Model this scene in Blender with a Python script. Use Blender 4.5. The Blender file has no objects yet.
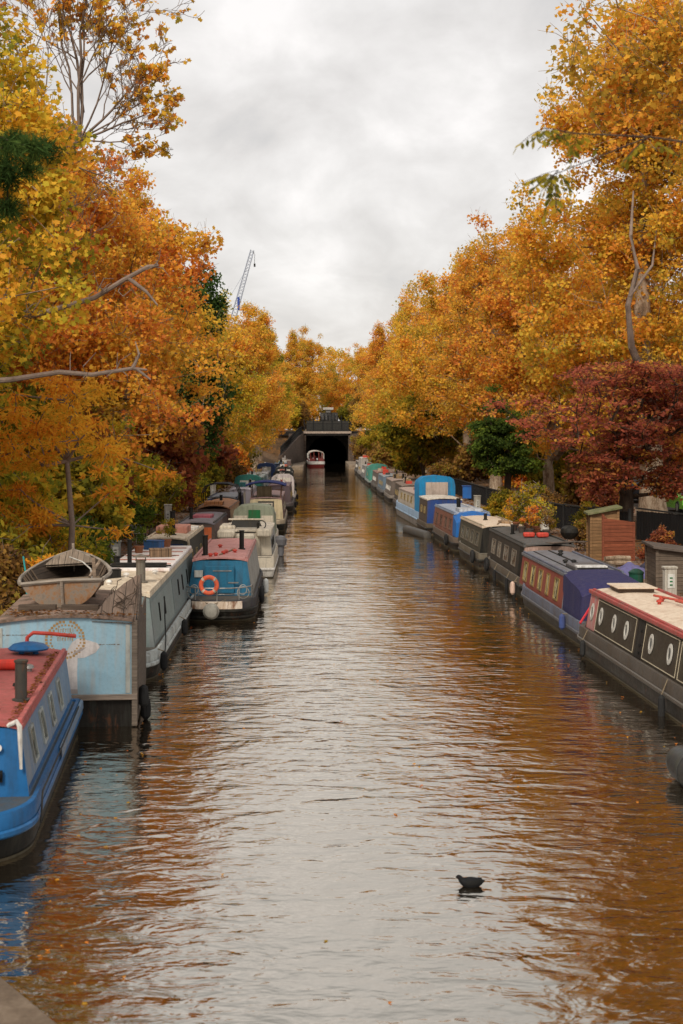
import bpy, math, random
import numpy as np
from mathutils import Vector, Matrix
C = bpy.context.scene.collection
scn = bpy.context.scene
R = math.radians
PI = math.pi

# ------------------------------------------------------------------ materials
MATS = {}
def _new(name):
    m = bpy.data.materials.new(name); m.use_nodes = True
    nt = m.node_tree; nt.nodes.clear()
    out = nt.nodes.new('ShaderNodeOutputMaterial')
    return m, nt, out
def N(nt, typ, **kw):
    n = nt.nodes.new(typ)
    for k, v in kw.items():
        if k.startswith('i_'):
            n.inputs[k[2:].replace('_', ' ')].default_value = v
        else: setattr(n, k, v)
    return n
def mixc(nt, a, b, fac, blend='MIX'):
    n = nt.nodes.new('ShaderNodeMix'); n.data_type = 'RGBA'; n.blend_type = blend
    for sock, v in ((0, fac), (6, a), (7, b)):
        if hasattr(v, 'is_linked') or hasattr(v, 'links'): nt.links.new(v, n.inputs[sock])
        else: n.inputs[sock].default_value = (v if sock == 0 else (tuple(v) + (1,))[:4])
    return n.outputs[2]
def ramp(nt, fac, stops, interp='LINEAR'):
    n = nt.nodes.new('ShaderNodeValToRGB'); n.color_ramp.interpolation = interp
    els = n.color_ramp.elements
    while len(els) < len(stops): els.new(0.5)
    for e, (p, c) in zip(els, stops):
        e.position = p; e.color = (tuple(c) + (1,))[:4] if hasattr(c, '__len__') else (c, c, c, 1)
    nt.links.new(fac, n.inputs[0]); return n.outputs[0]
def math_(nt, op, a, b=None, clamp=False):
    n = nt.nodes.new('ShaderNodeMath'); n.operation = op; n.use_clamp = clamp
    for k, v in ((0, a), (1, b)):
        if v is None: continue
        if hasattr(v, 'links'): nt.links.new(v, n.inputs[k])
        else: n.inputs[k].default_value = v
    return n.outputs[0]
def noise(nt, vec, scale, detail=4, rough=.55, dist=0):
    n = nt.nodes.new('ShaderNodeTexNoise'); n.inputs['Scale'].default_value = scale
    n.inputs['Detail'].default_value = detail; n.inputs['Roughness'].default_value = rough
    n.inputs['Distortion'].default_value = dist
    nt.links.new(vec, n.inputs['Vector']); return n.outputs['Fac']
def mapping(nt, vec, scale=(1, 1, 1), rot=(0, 0, 0), loc=(0, 0, 0)):
    n = nt.nodes.new('ShaderNodeMapping'); n.inputs['Scale'].default_value = scale
    n.inputs['Rotation'].default_value = rot; n.inputs['Location'].default_value = loc
    nt.links.new(vec, n.inputs['Vector']); return n.outputs[0]

def paint(col, rough=.5, grime=.45, dirt=(.09, .065, .045), metal=0.0, spec=.2, fade=.35, rust=0.0, bump=.12):
    """weathered painted surface: blotches, run-down streaks, dirt low and high, optional rust"""
    key = ('p', col, rough, grime, dirt, metal, fade, rust, bump)
    if key in MATS: return MATS[key]
    m, nt, out = _new('weathered_paint')
    tc = nt.nodes.new('ShaderNodeTexCoord'); ob = tc.outputs['Object']
    n1 = noise(nt, ob, 1.3, 5, .6, .4)
    n2 = noise(nt, mapping(nt, ob, (7, 7, .7)), 1.0, 4, .65)
    n3 = noise(nt, ob, 14, 4, .7)
    lighter = tuple(min(1, c * 1.3 + min(.05, .35 * max(col))) for c in col)
    c = mixc(nt, col, lighter, ramp(nt, n1, [(.35, 0), (.75, fade)]))
    c = mixc(nt, c, tuple(x * .62 for x in col), ramp(nt, n3, [(.48, 0), (.8, .55)]))
    c = mixc(nt, c, tuple(min(q, .02 + .75 * (max(col) + .02)) for q in dirt), ramp(nt, n2, [(.46, 0), (.70, min(1, grime * 1.35))]))
    c = mixc(nt, c, tuple(min(q, .02 + .75 * (max(col) + .02)) for q in dirt), ramp(nt, n1, [(.2, grime * .9), (.46, 0)]))
    if rust > 0:
        n4 = noise(nt, mapping(nt, ob, (2.2, 2.2, 1.1), loc=(4, 9, 2)), 1.6, 6, .7, .6)
        c = mixc(nt, c, (.16, .055, .02), ramp(nt, n4, [(.62 - rust * .25, 0), (.75 - rust * .2, .9)]))
    b = N(nt, 'ShaderNodeBsdfPrincipled'); nt.links.new(c, b.inputs['Base Color'])
    rr = math_(nt, 'ADD', math_(nt, 'MULTIPLY', n3, .35), rough - .15, True)
    nt.links.new(rr, b.inputs['Roughness']); b.inputs['Metallic'].default_value = metal
    b.inputs['Specular IOR Level'].default_value = spec
    bp = N(nt, 'ShaderNodeBump'); bp.inputs['Strength'].default_value = bump; bp.inputs['Distance'].default_value = .03
    nt.links.new(math_(nt, 'ADD', n3, math_(nt, 'MULTIPLY', n1, 1.5)), bp.inputs['Height']); nt.links.new(bp.outputs[0], b.inputs['Normal'])
    nt.links.new(b.outputs[0], out.inputs[0]); MATS[key] = m; return m

def glass(col=(.03, .035, .04), curtain=None):
    key = ('g', col, curtain)
    if key in MATS: return MATS[key]
    m, nt, out = _new('window_glass')
    tc = nt.nodes.new('ShaderNodeTexCoord'); ob = tc.outputs['Object']
    n1 = noise(nt, ob, 5, 3)
    c = mixc(nt, col, curtain or tuple(x * 2.2 for x in col), ramp(nt, n1, [(.42, 0), (.58, .9)]))
    b = N(nt, 'ShaderNodeBsdfPrincipled'); nt.links.new(c, b.inputs['Base Color'])
    b.inputs['Roughness'].default_value = .1; b.inputs['Specular IOR Level'].default_value = .4
    nt.links.new(b.outputs[0], out.inputs[0]); MATS[key] = m; return m

def wood(col=(.16, .1, .06), plank=6.0, axis='z', rough=.75, dark=.45, gaps=True):
    key = ('w', col, plank, axis, rough, dark, gaps)
    if key in MATS: return MATS[key]
    m, nt, out = _new('weathered_wood')
    tc = nt.nodes.new('ShaderNodeTexCoord'); ob = tc.outputs['Object']
    st = {'z': (1.2, 1.2, 22), 'x': (22, 1.2, 1.2), 'y': (1.2, 22, 1.2)}[axis]
    gr = noise(nt, mapping(nt, ob, st), 1.6, 5, .65, .3)
    n1 = noise(nt, ob, 2.1, 4)
    c = mixc(nt, tuple(x * dark for x in col), tuple(min(1, x * 1.35) for x in col), ramp(nt, gr, [(.3, 0), (.72, 1)]))
    c = mixc(nt, c, tuple(x * .4 for x in col), ramp(nt, n1, [(.5, 0), (.75, .7)]))
    hgt = gr
    if gaps:
        sep = nt.nodes.new('ShaderNodeSeparateXYZ'); nt.links.new(ob, sep.inputs[0])
        s = math_(nt, 'FRACT', math_(nt, 'MULTIPLY', sep.outputs['XYZ'.index(axis.upper())], plank))
        g = ramp(nt, s, [(0, 1), (.05, 1), (.09, 0), (1, 0)])
        c = mixc(nt, c, (.012, .009, .006), g)
        fl = math_(nt, 'FLOOR', math_(nt, 'MULTIPLY', sep.outputs['XYZ'.index(axis.upper())], plank))
        wn = nt.nodes.new('ShaderNodeTexWhiteNoise'); wn.noise_dimensions = '1D'; nt.links.new(fl, wn.inputs['W'])
        c = mixc(nt, c, tuple(x * .5 for x in col), math_(nt, 'MULTIPLY', wn.outputs['Value'], .5))
        hgt = math_(nt, 'SUBTRACT', gr, math_(nt, 'MULTIPLY', g, 2.5))
    b = N(nt, 'ShaderNodeBsdfPrincipled'); nt.links.new(c, b.inputs['Base Color']); b.inputs['Roughness'].default_value = rough
    b.inputs['Specular IOR Level'].default_value = .25
    bp = N(nt, 'ShaderNodeBump'); bp.inputs['Strength'].default_value = .5; bp.inputs['Distance'].default_value = .012
    nt.links.new(hgt, bp.inputs['Height']); nt.links.new(bp.outputs[0], b.inputs['Normal'])
    nt.links.new(b.outputs[0], out.inputs[0]); MATS[key] = m; return m

def rough_mat(name, stops, scale=3, detail=6, rough=.9, bump=.4, bscale=30, stretch=(1, 1, 1), bdist=.03):
    key = ('r', name)
    if key in MATS: return MATS[key]
    m, nt, out = _new(name)
    tc = nt.nodes.new('ShaderNodeTexCoord'); ob = tc.outputs['Object']
    v = mapping(nt, ob, stretch)
    n1 = noise(nt, v, scale, detail, .62, .3); n2 = noise(nt, v, bscale, 4, .6)
    f = math_(nt, 'ADD', math_(nt, 'MULTIPLY', n1, .7), math_(nt, 'MULTIPLY', n2, .3))
    c = ramp(nt, f, stops)
    b = N(nt, 'ShaderNodeBsdfPrincipled'); nt.links.new(c, b.inputs['Base Color']); b.inputs['Roughness'].default_value = rough
    b.inputs['Specular IOR Level'].default_value = .25
    bp = N(nt, 'ShaderNodeBump'); bp.inputs['Strength'].default_value = bump; bp.inputs['Distance'].default_value = bdist
    nt.links.new(f, bp.inputs['Height']); nt.links.new(bp.outputs[0], b.inputs['Normal'])
    nt.links.new(b.outputs[0], out.inputs[0]); MATS[key] = m; return m

def leaf_mat(name, cols, trans=.5, hue_var=.5, sat=1.0):
    key = ('l', name)
    if key in MATS: return MATS[key]
    m, nt, out = _new(name)
    at = nt.nodes.new('ShaderNodeAttribute'); at.attribute_name = 'lv'
    sep = nt.nodes.new('ShaderNodeSeparateColor'); nt.links.new(at.outputs['Color'], sep.inputs[0])
    oi = nt.nodes.new('ShaderNodeObjectInfo')
    f = math_(nt, 'ADD', math_(nt, 'MULTIPLY', sep.outputs[0], .45), math_(nt, 'MULTIPLY', sep.outputs[1], .55))
    f = math_(nt, 'ADD', f, math_(nt, 'MULTIPLY', math_(nt, 'SUBTRACT', oi.outputs['Random'], .5), .28 * hue_var), True)
    k = len(cols) - 1
    c = ramp(nt, f, [(.12 + .76 * i / k, q) for i, q in enumerate(cols)])
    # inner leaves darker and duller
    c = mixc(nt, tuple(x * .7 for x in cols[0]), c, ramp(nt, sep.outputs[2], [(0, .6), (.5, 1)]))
    d = nt.nodes.new('ShaderNodeBsdfDiffuse'); nt.links.new(c, d.inputs[0])
    t = nt.nodes.new('ShaderNodeBsdfTranslucent'); nt.links.new(c, t.inputs[0])
    mx = nt.nodes.new('ShaderNodeMixShader'); mx.inputs[0].default_value = trans
    nt.links.new(d.outputs[0], mx.inputs[1]); nt.links.new(t.outputs[0], mx.inputs[2])
    nt.links.new(mx.outputs[0], out.inputs[0]); MATS[key] = m; return m

# ------------------------------------------------------------------ mesh builder
class MB:
    def __init__(s): s.v = []; s.f = []; s.mi = []; s.cur = 0
    def add(s, vs, fs, mi=None):
        b = len(s.v); s.v += [tuple(p) for p in vs]
        for f in fs: s.f.append([b + i for i in f]); s.mi.append(s.cur if mi is None else mi)
    def box(s, x0, x1, y0, y1, z0, z1):
        s.add([(x0,y0,z0),(x1,y0,z0),(x1,y1,z0),(x0,y1,z0),(x0,y0,z1),(x1,y0,z1),(x1,y1,z1),(x0,y1,z1)],
              [(0,3,2,1),(4,5,6,7),(0,1,5,4),(1,2,6,5),(2,3,7,6),(3,0,4,7)])
    def obox(s, o, ex, ey, ez, a, b, c):
        """oriented box: centre o, half extents a,b,c along unit vectors ex,ey,ez"""
        o = Vector(o); ex = Vector(ex) * a; ey = Vector(ey) * b; ez = Vector(ez) * c
        s.add([o + i * ex + j * ey + k * ez for k in (-1, 1) for (i, j) in ((-1,-1),(1,-1),(1,1),(-1,1))],
              [(0,3,2,1),(4,5,6,7),(0,1,5,4),(1,2,6,5),(2,3,7,6),(3,0,4,7)])
    def prism(s, pts, y0, y1, axis='y'):
        n = len(pts)
        if axis == 'y': A = [(p[0], y0, p[1]) for p in pts]; B = [(p[0], y1, p[1]) for p in pts]
        elif axis == 'x': A = [(y0, p[0], p[1]) for p in pts]; B = [(y1, p[0], p[1]) for p in pts]
        else: A = [(p[0], p[1], y0) for p in pts]; B = [(p[0], p[1], y1) for p in pts]
        s.add(A + B, [tuple(range(n)), tuple(range(2*n-1, n-1, -1))] + [(i, n+i, n+(i+1)%n, (i+1)%n) for i in range(n)])
    def tube(s, pts, r, n=8, cap=True):
        pts = [Vector(p) for p in pts]; k = len(pts)
        rr = r if hasattr(r, '__len__') else [r] * k
        rings = []; up = Vector((0, 0, 1))
        for i, p in enumerate(pts):
            d = (pts[min(i+1, k-1)] - pts[max(i-1, 0)]).normalized()
            u = d.cross(up)
            if u.length < .05: u = d.cross(Vector((1, 0, 0)))
            u.normalize(); w = d.cross(u)
            rings.append([p + rr[i] * (math.cos(2*PI*j/n) * u + math.sin(2*PI*j/n) * w) for j in range(n)])
        fs = []
        for i in range(k - 1):
            for j in range(n): fs.append((i*n+j, (i+1)*n+j, (i+1)*n+(j+1)%n, i*n+(j+1)%n))
        if cap: fs.append(tuple(range(n))); fs.append(tuple((k-1)*n + j for j in reversed(range(n))))
        s.add([q for r_ in rings for q in r_], fs)
    def lathe(s, prof, c=(0,0,0), n=14, axis='z', sx=1, sy=1):
        vs = []
        for (r, h) in prof:
            for j in range(n):
                a = 2*PI*j/n; p = (r*math.cos(a)*sx, r*math.sin(a)*sy, h)
                if axis == 'y': p = (p[0], p[2], p[1])
                if axis == 'x': p = (p[2], p[0], p[1])
                vs.append((c[0]+p[0], c[1]+p[1], c[2]+p[2]))
        fs = [(i*n+j, i*n+(j+1)%n, (i+1)*n+(j+1)%n, (i+1)*n+j) for i in range(len(prof)-1) for j in range(n)]
        fs += [tuple(reversed(range(n))), tuple((len(prof)-1)*n+j for j in range(n))]
        s.add(vs, fs)
    def torus(s, c, ex, ey, R_, r, n=24, k=8, arc=(0, 2*PI)):
        ex = Vector(ex); ey = Vector(ey); ez = ex.cross(ey); c = Vector(c); vs = []; full = abs(arc[1]-arc[0]-2*PI) < 1e-6
        m = n if full else n + 1
        for i in range(m):
            a = arc[0] + (arc[1]-arc[0]) * i / n; d = math.cos(a)*ex + math.sin(a)*ey
            for j in range(k):
                b = 2*PI*j/k; vs.append(c + d*(R_ + r*math.cos(b)) + ez*r*math.sin(b))
        fs = [(i*k+j, ((i+1)%m)*k+j, ((i+1)%m)*k+(j+1)%k, i*k+(j+1)%k) for i in range(n) for j in range(k)]
        s.add(vs, fs)
    def sheet(s, P):
        """grid of points P[i][j]"""
        a, b = len(P), len(P[0])
        s.add([p for row in P for p in row], [(i*b+j, i*b+j+1, (i+1)*b+j+1, (i+1)*b+j) for i in range(a-1) for j in range(b-1)])
    def build(s, name, mats, parent=None, smooth=30, bevel=0, loc=None):
        used = sorted({i for f in s.f for i in f}); mp = {k: i for i, k in enumerate(used)}
        if len(used) < len(s.v): s.v = [s.v[k] for k in used]; s.f = [[mp[i] for i in f] for f in s.f]
        me = bpy.data.meshes.new(name); me.from_pydata(s.v, [], s.f); me.update()
        ms = mats if isinstance(mats, (list, tuple)) else [mats]
        for m in ms: me.materials.append(m)
        if any(s.mi): me.polygons.foreach_set('material_index', s.mi)
        import bmesh as _b
        bm = _b.new(); bm.from_mesh(me); _b.ops.recalc_face_normals(bm, faces=bm.faces); bm.to_mesh(me); bm.free()
        if smooth:
            me.polygons.foreach_set('use_smooth', [True]*len(me.polygons)); me.set_sharp_from_angle(angle=R(smooth))
        o = bpy.data.objects.new(name, me); C.objects.link(o)
        if parent is not None: o.parent = parent
        if loc: o.location = loc
        if bevel:
            md = o.modifiers.new('bevel', 'BEVEL'); md.width = bevel; md.segments = 2; md.limit_method = 'ANGLE'; md.angle_limit = R(40)
        return o

def tag(o, label=None, cat=None, group=None, kind=None):
    if label: o['label'] = label
    if cat: o['category'] = cat
    if group: o['group'] = group
    if kind: o['kind'] = kind
    return o
def thing(name, label, cat, loc=(0,0,0), rz=0, group=None):
    o = bpy.data.objects.new(name, None); C.objects.link(o); o.empty_display_size = .3
    o.location = loc; o.rotation_euler = (0, 0, rz); return tag(o, label, cat, group)
KIDS = None
def copy_tree(o, parent=None):
    c = o.copy(); C.objects.link(c)
    if parent is not None: c.parent = parent
    for ch in [x for x in bpy.data.objects if x.parent == o and x != c]: copy_tree(ch, c)
    return c

# ------------------------------------------------------------------ camera (level, shifted lens), 50 mm
cam = bpy.data.cameras.new('camera'); camo = bpy.data.objects.new('camera', cam); C.objects.link(camo)
camo.location = (0, 0, 5.3); camo.rotation_euler = (R(90), 0, 0)
cam.sensor_fit = 'VERTICAL'; cam.sensor_height = 36; cam.lens = 50; cam.shift_x = 19.5/1024; cam.shift_y = -77/1024
cam.clip_start = .2; cam.clip_end = 4000
cam.dof.use_dof = True; cam.dof.focus_distance = 42; cam.dof.aperture_fstop = 2.2
scn.camera = camo
scn.view_settings.view_transform = 'Standard'; scn.view_settings.look = 'None'; scn.view_settings.exposure = 0
scn.cycles.use_denoising = True
scn.cycles.max_bounces = 6; scn.cycles.diffuse_bounces = 3; scn.cycles.glossy_bounces = 3; scn.cycles.transmission_bounces = 3

# ------------------------------------------------------------------ sky and sun
SUN_EL, SUN_AZ = R(42), R(200)      # azimuth clockwise from +Y: behind and slightly to the left of the viewer
w = bpy.data.worlds.new('World'); scn.world = w; w.use_nodes = True
nt = w.node_tree; nt.nodes.clear()
wo = nt.nodes.new('ShaderNodeOutputWorld'); bg = nt.nodes.new('ShaderNodeBackground')
sky = nt.nodes.new('ShaderNodeTexSky'); sky.sky_type = 'NISHITA'; sky.sun_disc = False
sky.sun_elevation = SUN_EL; sky.sun_rotation = SUN_AZ; sky.air_density = 1.2; sky.dust_density = 2
tc = nt.nodes.new('ShaderNodeTexCoord')
sp = nt.nodes.new('ShaderNodeSeparateXYZ'); nt.links.new(tc.outputs['Generated'], sp.inputs[0])
zz = math_(nt, 'ADD', math_(nt, 'MAXIMUM', sp.outputs[2], 0.0), .30)
cx = nt.nodes.new('ShaderNodeCombineXYZ')
nt.links.new(math_(nt, 'DIVIDE', sp.outputs[0], zz), cx.inputs[0]); nt.links.new(math_(nt, 'DIVIDE', sp.outputs[1], zz), cx.inputs[1])
v = mapping(nt, cx.outputs[0], (1.9, 1.35, 1), rot=(0, 0, .5), loc=(2.3, 1.1, 0))
n1 = noise(nt, v, 1.15, 7, .55, .5); n2 = noise(nt, mapping(nt, v, loc=(5, 3, 1)), .5, 3, .5, .3); n3 = noise(nt, v, 3.6, 6, .55, .35)
f = math_(nt, 'ADD', math_(nt, 'ADD', math_(nt, 'MULTIPLY', n1, .5), math_(nt, 'MULTIPLY', n2, .22)), math_(nt, 'MULTIPLY', n3, .28))
cl = ramp(nt, f, [(.38, (4.8, 4.65, 4.55)), (.46, (5.75, 5.5, 5.3)), (.53, (6.6, 6.35, 6.15)), (.60, (7.7, 7.4, 7.2))])
# thinner, slightly bluish veil high up
hi = ramp(nt, sp.outputs[2], [(.27, 0), (.5, 1)])
cl = mixc(nt, cl, (5.6, 5.95, 5.95), math_(nt, 'MULTIPLY', hi, .45))
cl = mixc(nt, sky.outputs[0], cl, .93)
nt.links.new(cl, bg.inputs[0]); bg.inputs[1].default_value = .138
nt.links.new(bg.outputs[0], wo.inputs[0])
sl = bpy.data.lights.new('sun', 'SUN'); sl.energy = 2.9; sl.angle = R(14); sl.color = (1, .93, .82)
so = bpy.data.objects.new('sun', sl); C.objects.link(so)
sd = Vector((math.sin(SUN_AZ)*math.cos(SUN_EL), math.cos(SUN_AZ)*math.cos(SUN_EL), math.sin(SUN_EL)))
so.rotation_euler = sd.to_track_quat('Z', 'Y').to_euler()

# ------------------------------------------------------------------ canal edges, ground
def interp(tbl, y):
    return float(np.interp(y, [a for a, b in tbl], [b for a, b in tbl]))
EL = [(0, -6.7), (100, -6.7), (160, -6.9), (215, -5.7), (256, -3.3), (330, -3.3)]
ER = [(0, 8.95), (50, 8.95), (70, 8.55), (90, 8.1), (130, 7.6), (190, 7.1), (240, 5.2), (256, 4.9), (330, 4.9)]
edgeL = lambda y: interp(EL, y)
edgeR = lambda y: interp(ER, y)
def gz(x, y):
    """ground height on the banks"""
    if x < 0:
        d = edgeL(y) - x
        return interp([(0, .52), (2.3, .55), (3.2, .8), (6, 2.0), (10, 3.0), (30, 3.4), (2000, 3.5)], d)
    d = x - edgeR(y)
    return interp([(0, .55), (3.6, .62), (4.6, .8), (5.6, 1.0), (60, 1.3), (2000, 2)], d)
def hill(y): return 0
ground_m = rough_mat('leaf_strewn_earth', [(.3, (.035, .022, .012)), (.45, (.09, .055, .03)), (.55, (.15, .08, .035)), (.62, (.24, .11, .035)), (.75, (.12, .075, .04))], 2.2, 7, .95, .5, 26)
path_m = rough_mat('towpath_gravel', [(.3, (.1, .065, .045)), (.5, (.2, .14, .1)), (.6, (.27, .16, .1)), (.72, (.3, .13, .05))], 1.2, 7, .95, .4, 40)
asphalt_m = rough_mat('road_asphalt', [(.3, (.07, .065, .06)), (.55, (.12, .11, .1)), (.75, (.2, .14, .09))], .8, 6, .9, .3, 50)
stone_m = rough_mat('coping_stone', [(.3, (.09, .065, .045)), (.5, (.2, .15, .105)), (.7, (.32, .25, .18))], 1.7, 7, .85, .45, 22)
YS = [-400, -100, -30, 0, 10, 20, 30, 40, 50, 60, 70, 80, 90, 100, 115, 130, 145, 160, 175, 190, 205, 215, 228, 240, 256, 275, 300, 330, 500, 1500]
def bankgrid(side):
    ds = [0, .5, 1.2, 2.3, 3.2, 4.6, 6, 8, 10, 14, 20, 30, 60, 150, 400, 1500]
    P = []
    for y in YS:
        e = edgeL(y) if side < 0 else edgeR(y)
        row = []
        for d in ds:
            x = e + side * d; row.append((x, y, gz(x, y) + (0.05*math.sin(x*1.7+y*.6) if d > 3 else 0)))
        P.append([(e, y, -1.2)] + row)
    return P
g = MB(); g.sheet(bankgrid(-1)); g.sheet(bankgrid(1))
P = [[(edgeL(y), y, -1.2), (edgeR(y), y, -1.2)] for y in YS]; g.sheet(P)
tag(g.build('ground', ground_m, smooth=60), kind='structure')
def strip(name, d0, d1, side, mat, dz=.006, y0=0, y1=330, step=5):
    m = MB(); P = []; y = y0
    while y <= y1:
        e = edgeL(y) if side < 0 else edgeR(y)
        row = []
        for t in np.linspace(0, 1, 5):
            x = e + side * (d0 + (d1-d0)*t); row.append((x, y, gz(x, y) + dz))
        P.append(row); y += step
    m.sheet(P); return tag(m.build(name, mat, smooth=60), kind='structure')
strip('towpath', .45, 2.25, -1, path_m, .012)
strip('quay_path', .45, 3.4, 1, path_m, .012)
# road and pavement on the right, above the fence
m = MB(); m.box(15.6, 17.6, 20, 250, .9, 1.27); tag(m.build('pavement', rough_mat('paving', [(.3, (.18, .12, .08)), (.5, (.3, .22, .16)), (.7, (.4, .27, .17))], 1.5, 6, .9, .3, 30), smooth=0), kind='structure')
m = MB(); m.box(17.65, 26, 20, 250, .9, 1.17); tag(m.build('road', asphalt_m, smooth=0), kind='structure')
# coping stones along both banks
def coping(side, label):
    m = MB(); rnd = random.Random(5 + side); y = 4.0
    t = thing('canal_wall', label, 'canal wall')
    while y < 255:
        L = rnd.uniform(1.0, 1.7) if y < 100 else 4
        y2 = min(y + L, 256)
        e0, e1 = (edgeL(y), edgeL(y2)) if side < 0 else (edgeR(y), edgeR(y2))
        top = .56 + rnd.uniform(-.012, .012); a = side * .45; o = -side * .06
        q = [(e0+o, y+.012), (e1+o, y2-.012), (e1+a, y2-.012), (e0+a, y+.012)]
        m.add([(p[0], p[1], .32) for p in q] + [(p[0], p[1], top) for p in q], [(0,1,2,3),(4,5,6,7),(0,1,5,4),(1,2,6,5),(2,3,7,6),(3,0,4,7)])
        y = y2
    m.build('coping', stone_m, t, smooth=0, bevel=.015)
    m = MB(); P = []
    for y in range(0, 257, 8):
        e = edgeL(y) if side < 0 else edgeR(y)
        P.append([(e - side*.02, y, -1.0), (e - side*.02, y, .32)])
    m.sheet(P); m.build('brick_face', rough_mat('wet_brick', [(.3, (.02, .015, .01)), (.5, (.07, .045, .03)), (.7, (.13, .09, .06))], 3, 6, .7, .5, 18), t)
coping(-1, 'low stone-topped canal wall along the left towpath behind the boats')
coping(1, 'low stone-topped canal wall along the right bank behind the boats')

# ------------------------------------------------------------------ water
def water():
    m, nt, out = _new('canal_water')
    tc = nt.nodes.new('ShaderNodeTexCoord'); ob = tc.outputs['Object']
    h1 = noise(nt, mapping(nt, ob, (.62, 1, 1)), 1.9, 3, .5, .6)
    h2 = noise(nt, mapping(nt, ob, (.5, 1, 1), rot=(0, 0, .22), loc=(3, 7, 0)), 4.6, 3, .5, .5)
    h3 = noise(nt, mapping(nt, ob, (1, 1, 1), loc=(9, 2, 0)), .35, 2, .5, .3)
    calm = ramp(nt, noise(nt, mapping(nt, ob, (1, .45, 1)), .12, 2, .5, .4), [(.35, .45), (.62, 1.15)])
    h = math_(nt, 'ADD', math_(nt, 'MULTIPLY', h1, .047), math_(nt, 'MULTIPLY', h2, .020))
    sy = nt.nodes.new('ShaderNodeSeparateXYZ'); nt.links.new(ob, sy.inputs[0])
    calm = math_(nt, 'MULTIPLY', calm, ramp(nt, math_(nt, 'DIVIDE', sy.outputs[1], 200.0), [(.15, 1), (.38, .42), (.8, .3)]))
    h = math_(nt, 'ADD', math_(nt, 'MULTIPLY', h, calm), math_(nt, 'MULTIPLY', h3, .05))
    bp = N(nt, 'ShaderNodeBump'); bp.inputs['Strength'].default_value = 1; bp.inputs['Distance'].default_value = 1.0
    nt.links.new(h, bp.inputs['Height'])
    d = nt.nodes.new('ShaderNodeBsdfDiffuse'); d.inputs[0].default_value = (.016, .011, .006, 1)
    gl = nt.nodes.new('ShaderNodeBsdfGlossy'); gl.inputs[0].default_value = (.87, .81, .725, 1); gl.inputs['Roughness'].default_value = .03
    nt.links.new(bp.outputs[0], gl.inputs['Normal'])
    lw = nt.nodes.new('ShaderNodeFresnel'); lw.inputs['IOR'].default_value = 1.9; nt.links.new(bp.outputs[0], lw.inputs['Normal'])
    fac = ramp(nt, lw.outputs[0], [(.08, .2), (.2, .61), (.6, .95)])
    mx = nt.nodes.new('ShaderNodeMixShader'); nt.links.new(fac, mx.inputs[0])
    nt.links.new(d.outputs[0], mx.inputs[1]); nt.links.new(gl.outputs[0], mx.inputs[2]); nt.links.new(mx.outputs[0], out.inputs[0])
    return m
m = MB(); P = []
for y in (-60, 0, 50, 70, 90, 130, 160, 190, 215, 240, 256, 300, 329): P.append([(edgeL(y) - .05, y, 0), (edgeR(y) + .05, y, 0)])
m.sheet(P); tag(m.build('canal_water', water(), smooth=0), kind='structure')
# ------------------------------------------------------------------ vegetation generators
def np_mesh(name, verts, faces_k, nf, mat, face_attr=None, smooth=False):
    """verts (n,3), faces: consecutive runs of faces_k vertices"""
    me = bpy.data.meshes.new(name)
    nv = len(verts); me.vertices.add(nv); me.vertices.foreach_set('co', verts.astype(np.float32).ravel())
    nl = faces_k.size; me.loops.add(nl); me.loops.foreach_set('vertex_index', faces_k.astype(np.int32).ravel())
    me.polygons.add(nf); k = nl // nf
    me.polygons.foreach_set('loop_start', np.arange(nf, dtype=np.int32) * k)
    me.update(calc_edges=True)
    if face_attr is not None:
        a = me.attributes.new('lv', 'FLOAT_COLOR', 'FACE'); a.data.foreach_set('color', face_attr.astype(np.float32).ravel())
    me.materials.append(mat)
    if smooth: me.polygons.foreach_set('use_smooth', np.ones(nf, dtype=bool))
    return me
T_PLANE = np.array([(0,-.5),(.16,-.16),(.5,-.12),(.3,.12),(.34,.42),(0,.5),(-.34,.42),(-.3,.12),(-.5,-.12),(-.16,-.16)])
T_OVAL = np.array([(0,-.5),(.22,-.2),(.24,.15),(0,.5),(-.24,.15),(-.22,-.2)])
T_QUAD = np.array([(0,-.5),(.36,0),(0,.5),(-.36,0)])
T_NEEDLE = np.array([(-.05,-.5),(.05,-.5),(0,.5)])
T_SPRAY = np.array([(0,-.5),(.14,-.1),(.1,.3),(0,.5),(-.1,.3),(-.14,-.1)])
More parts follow.
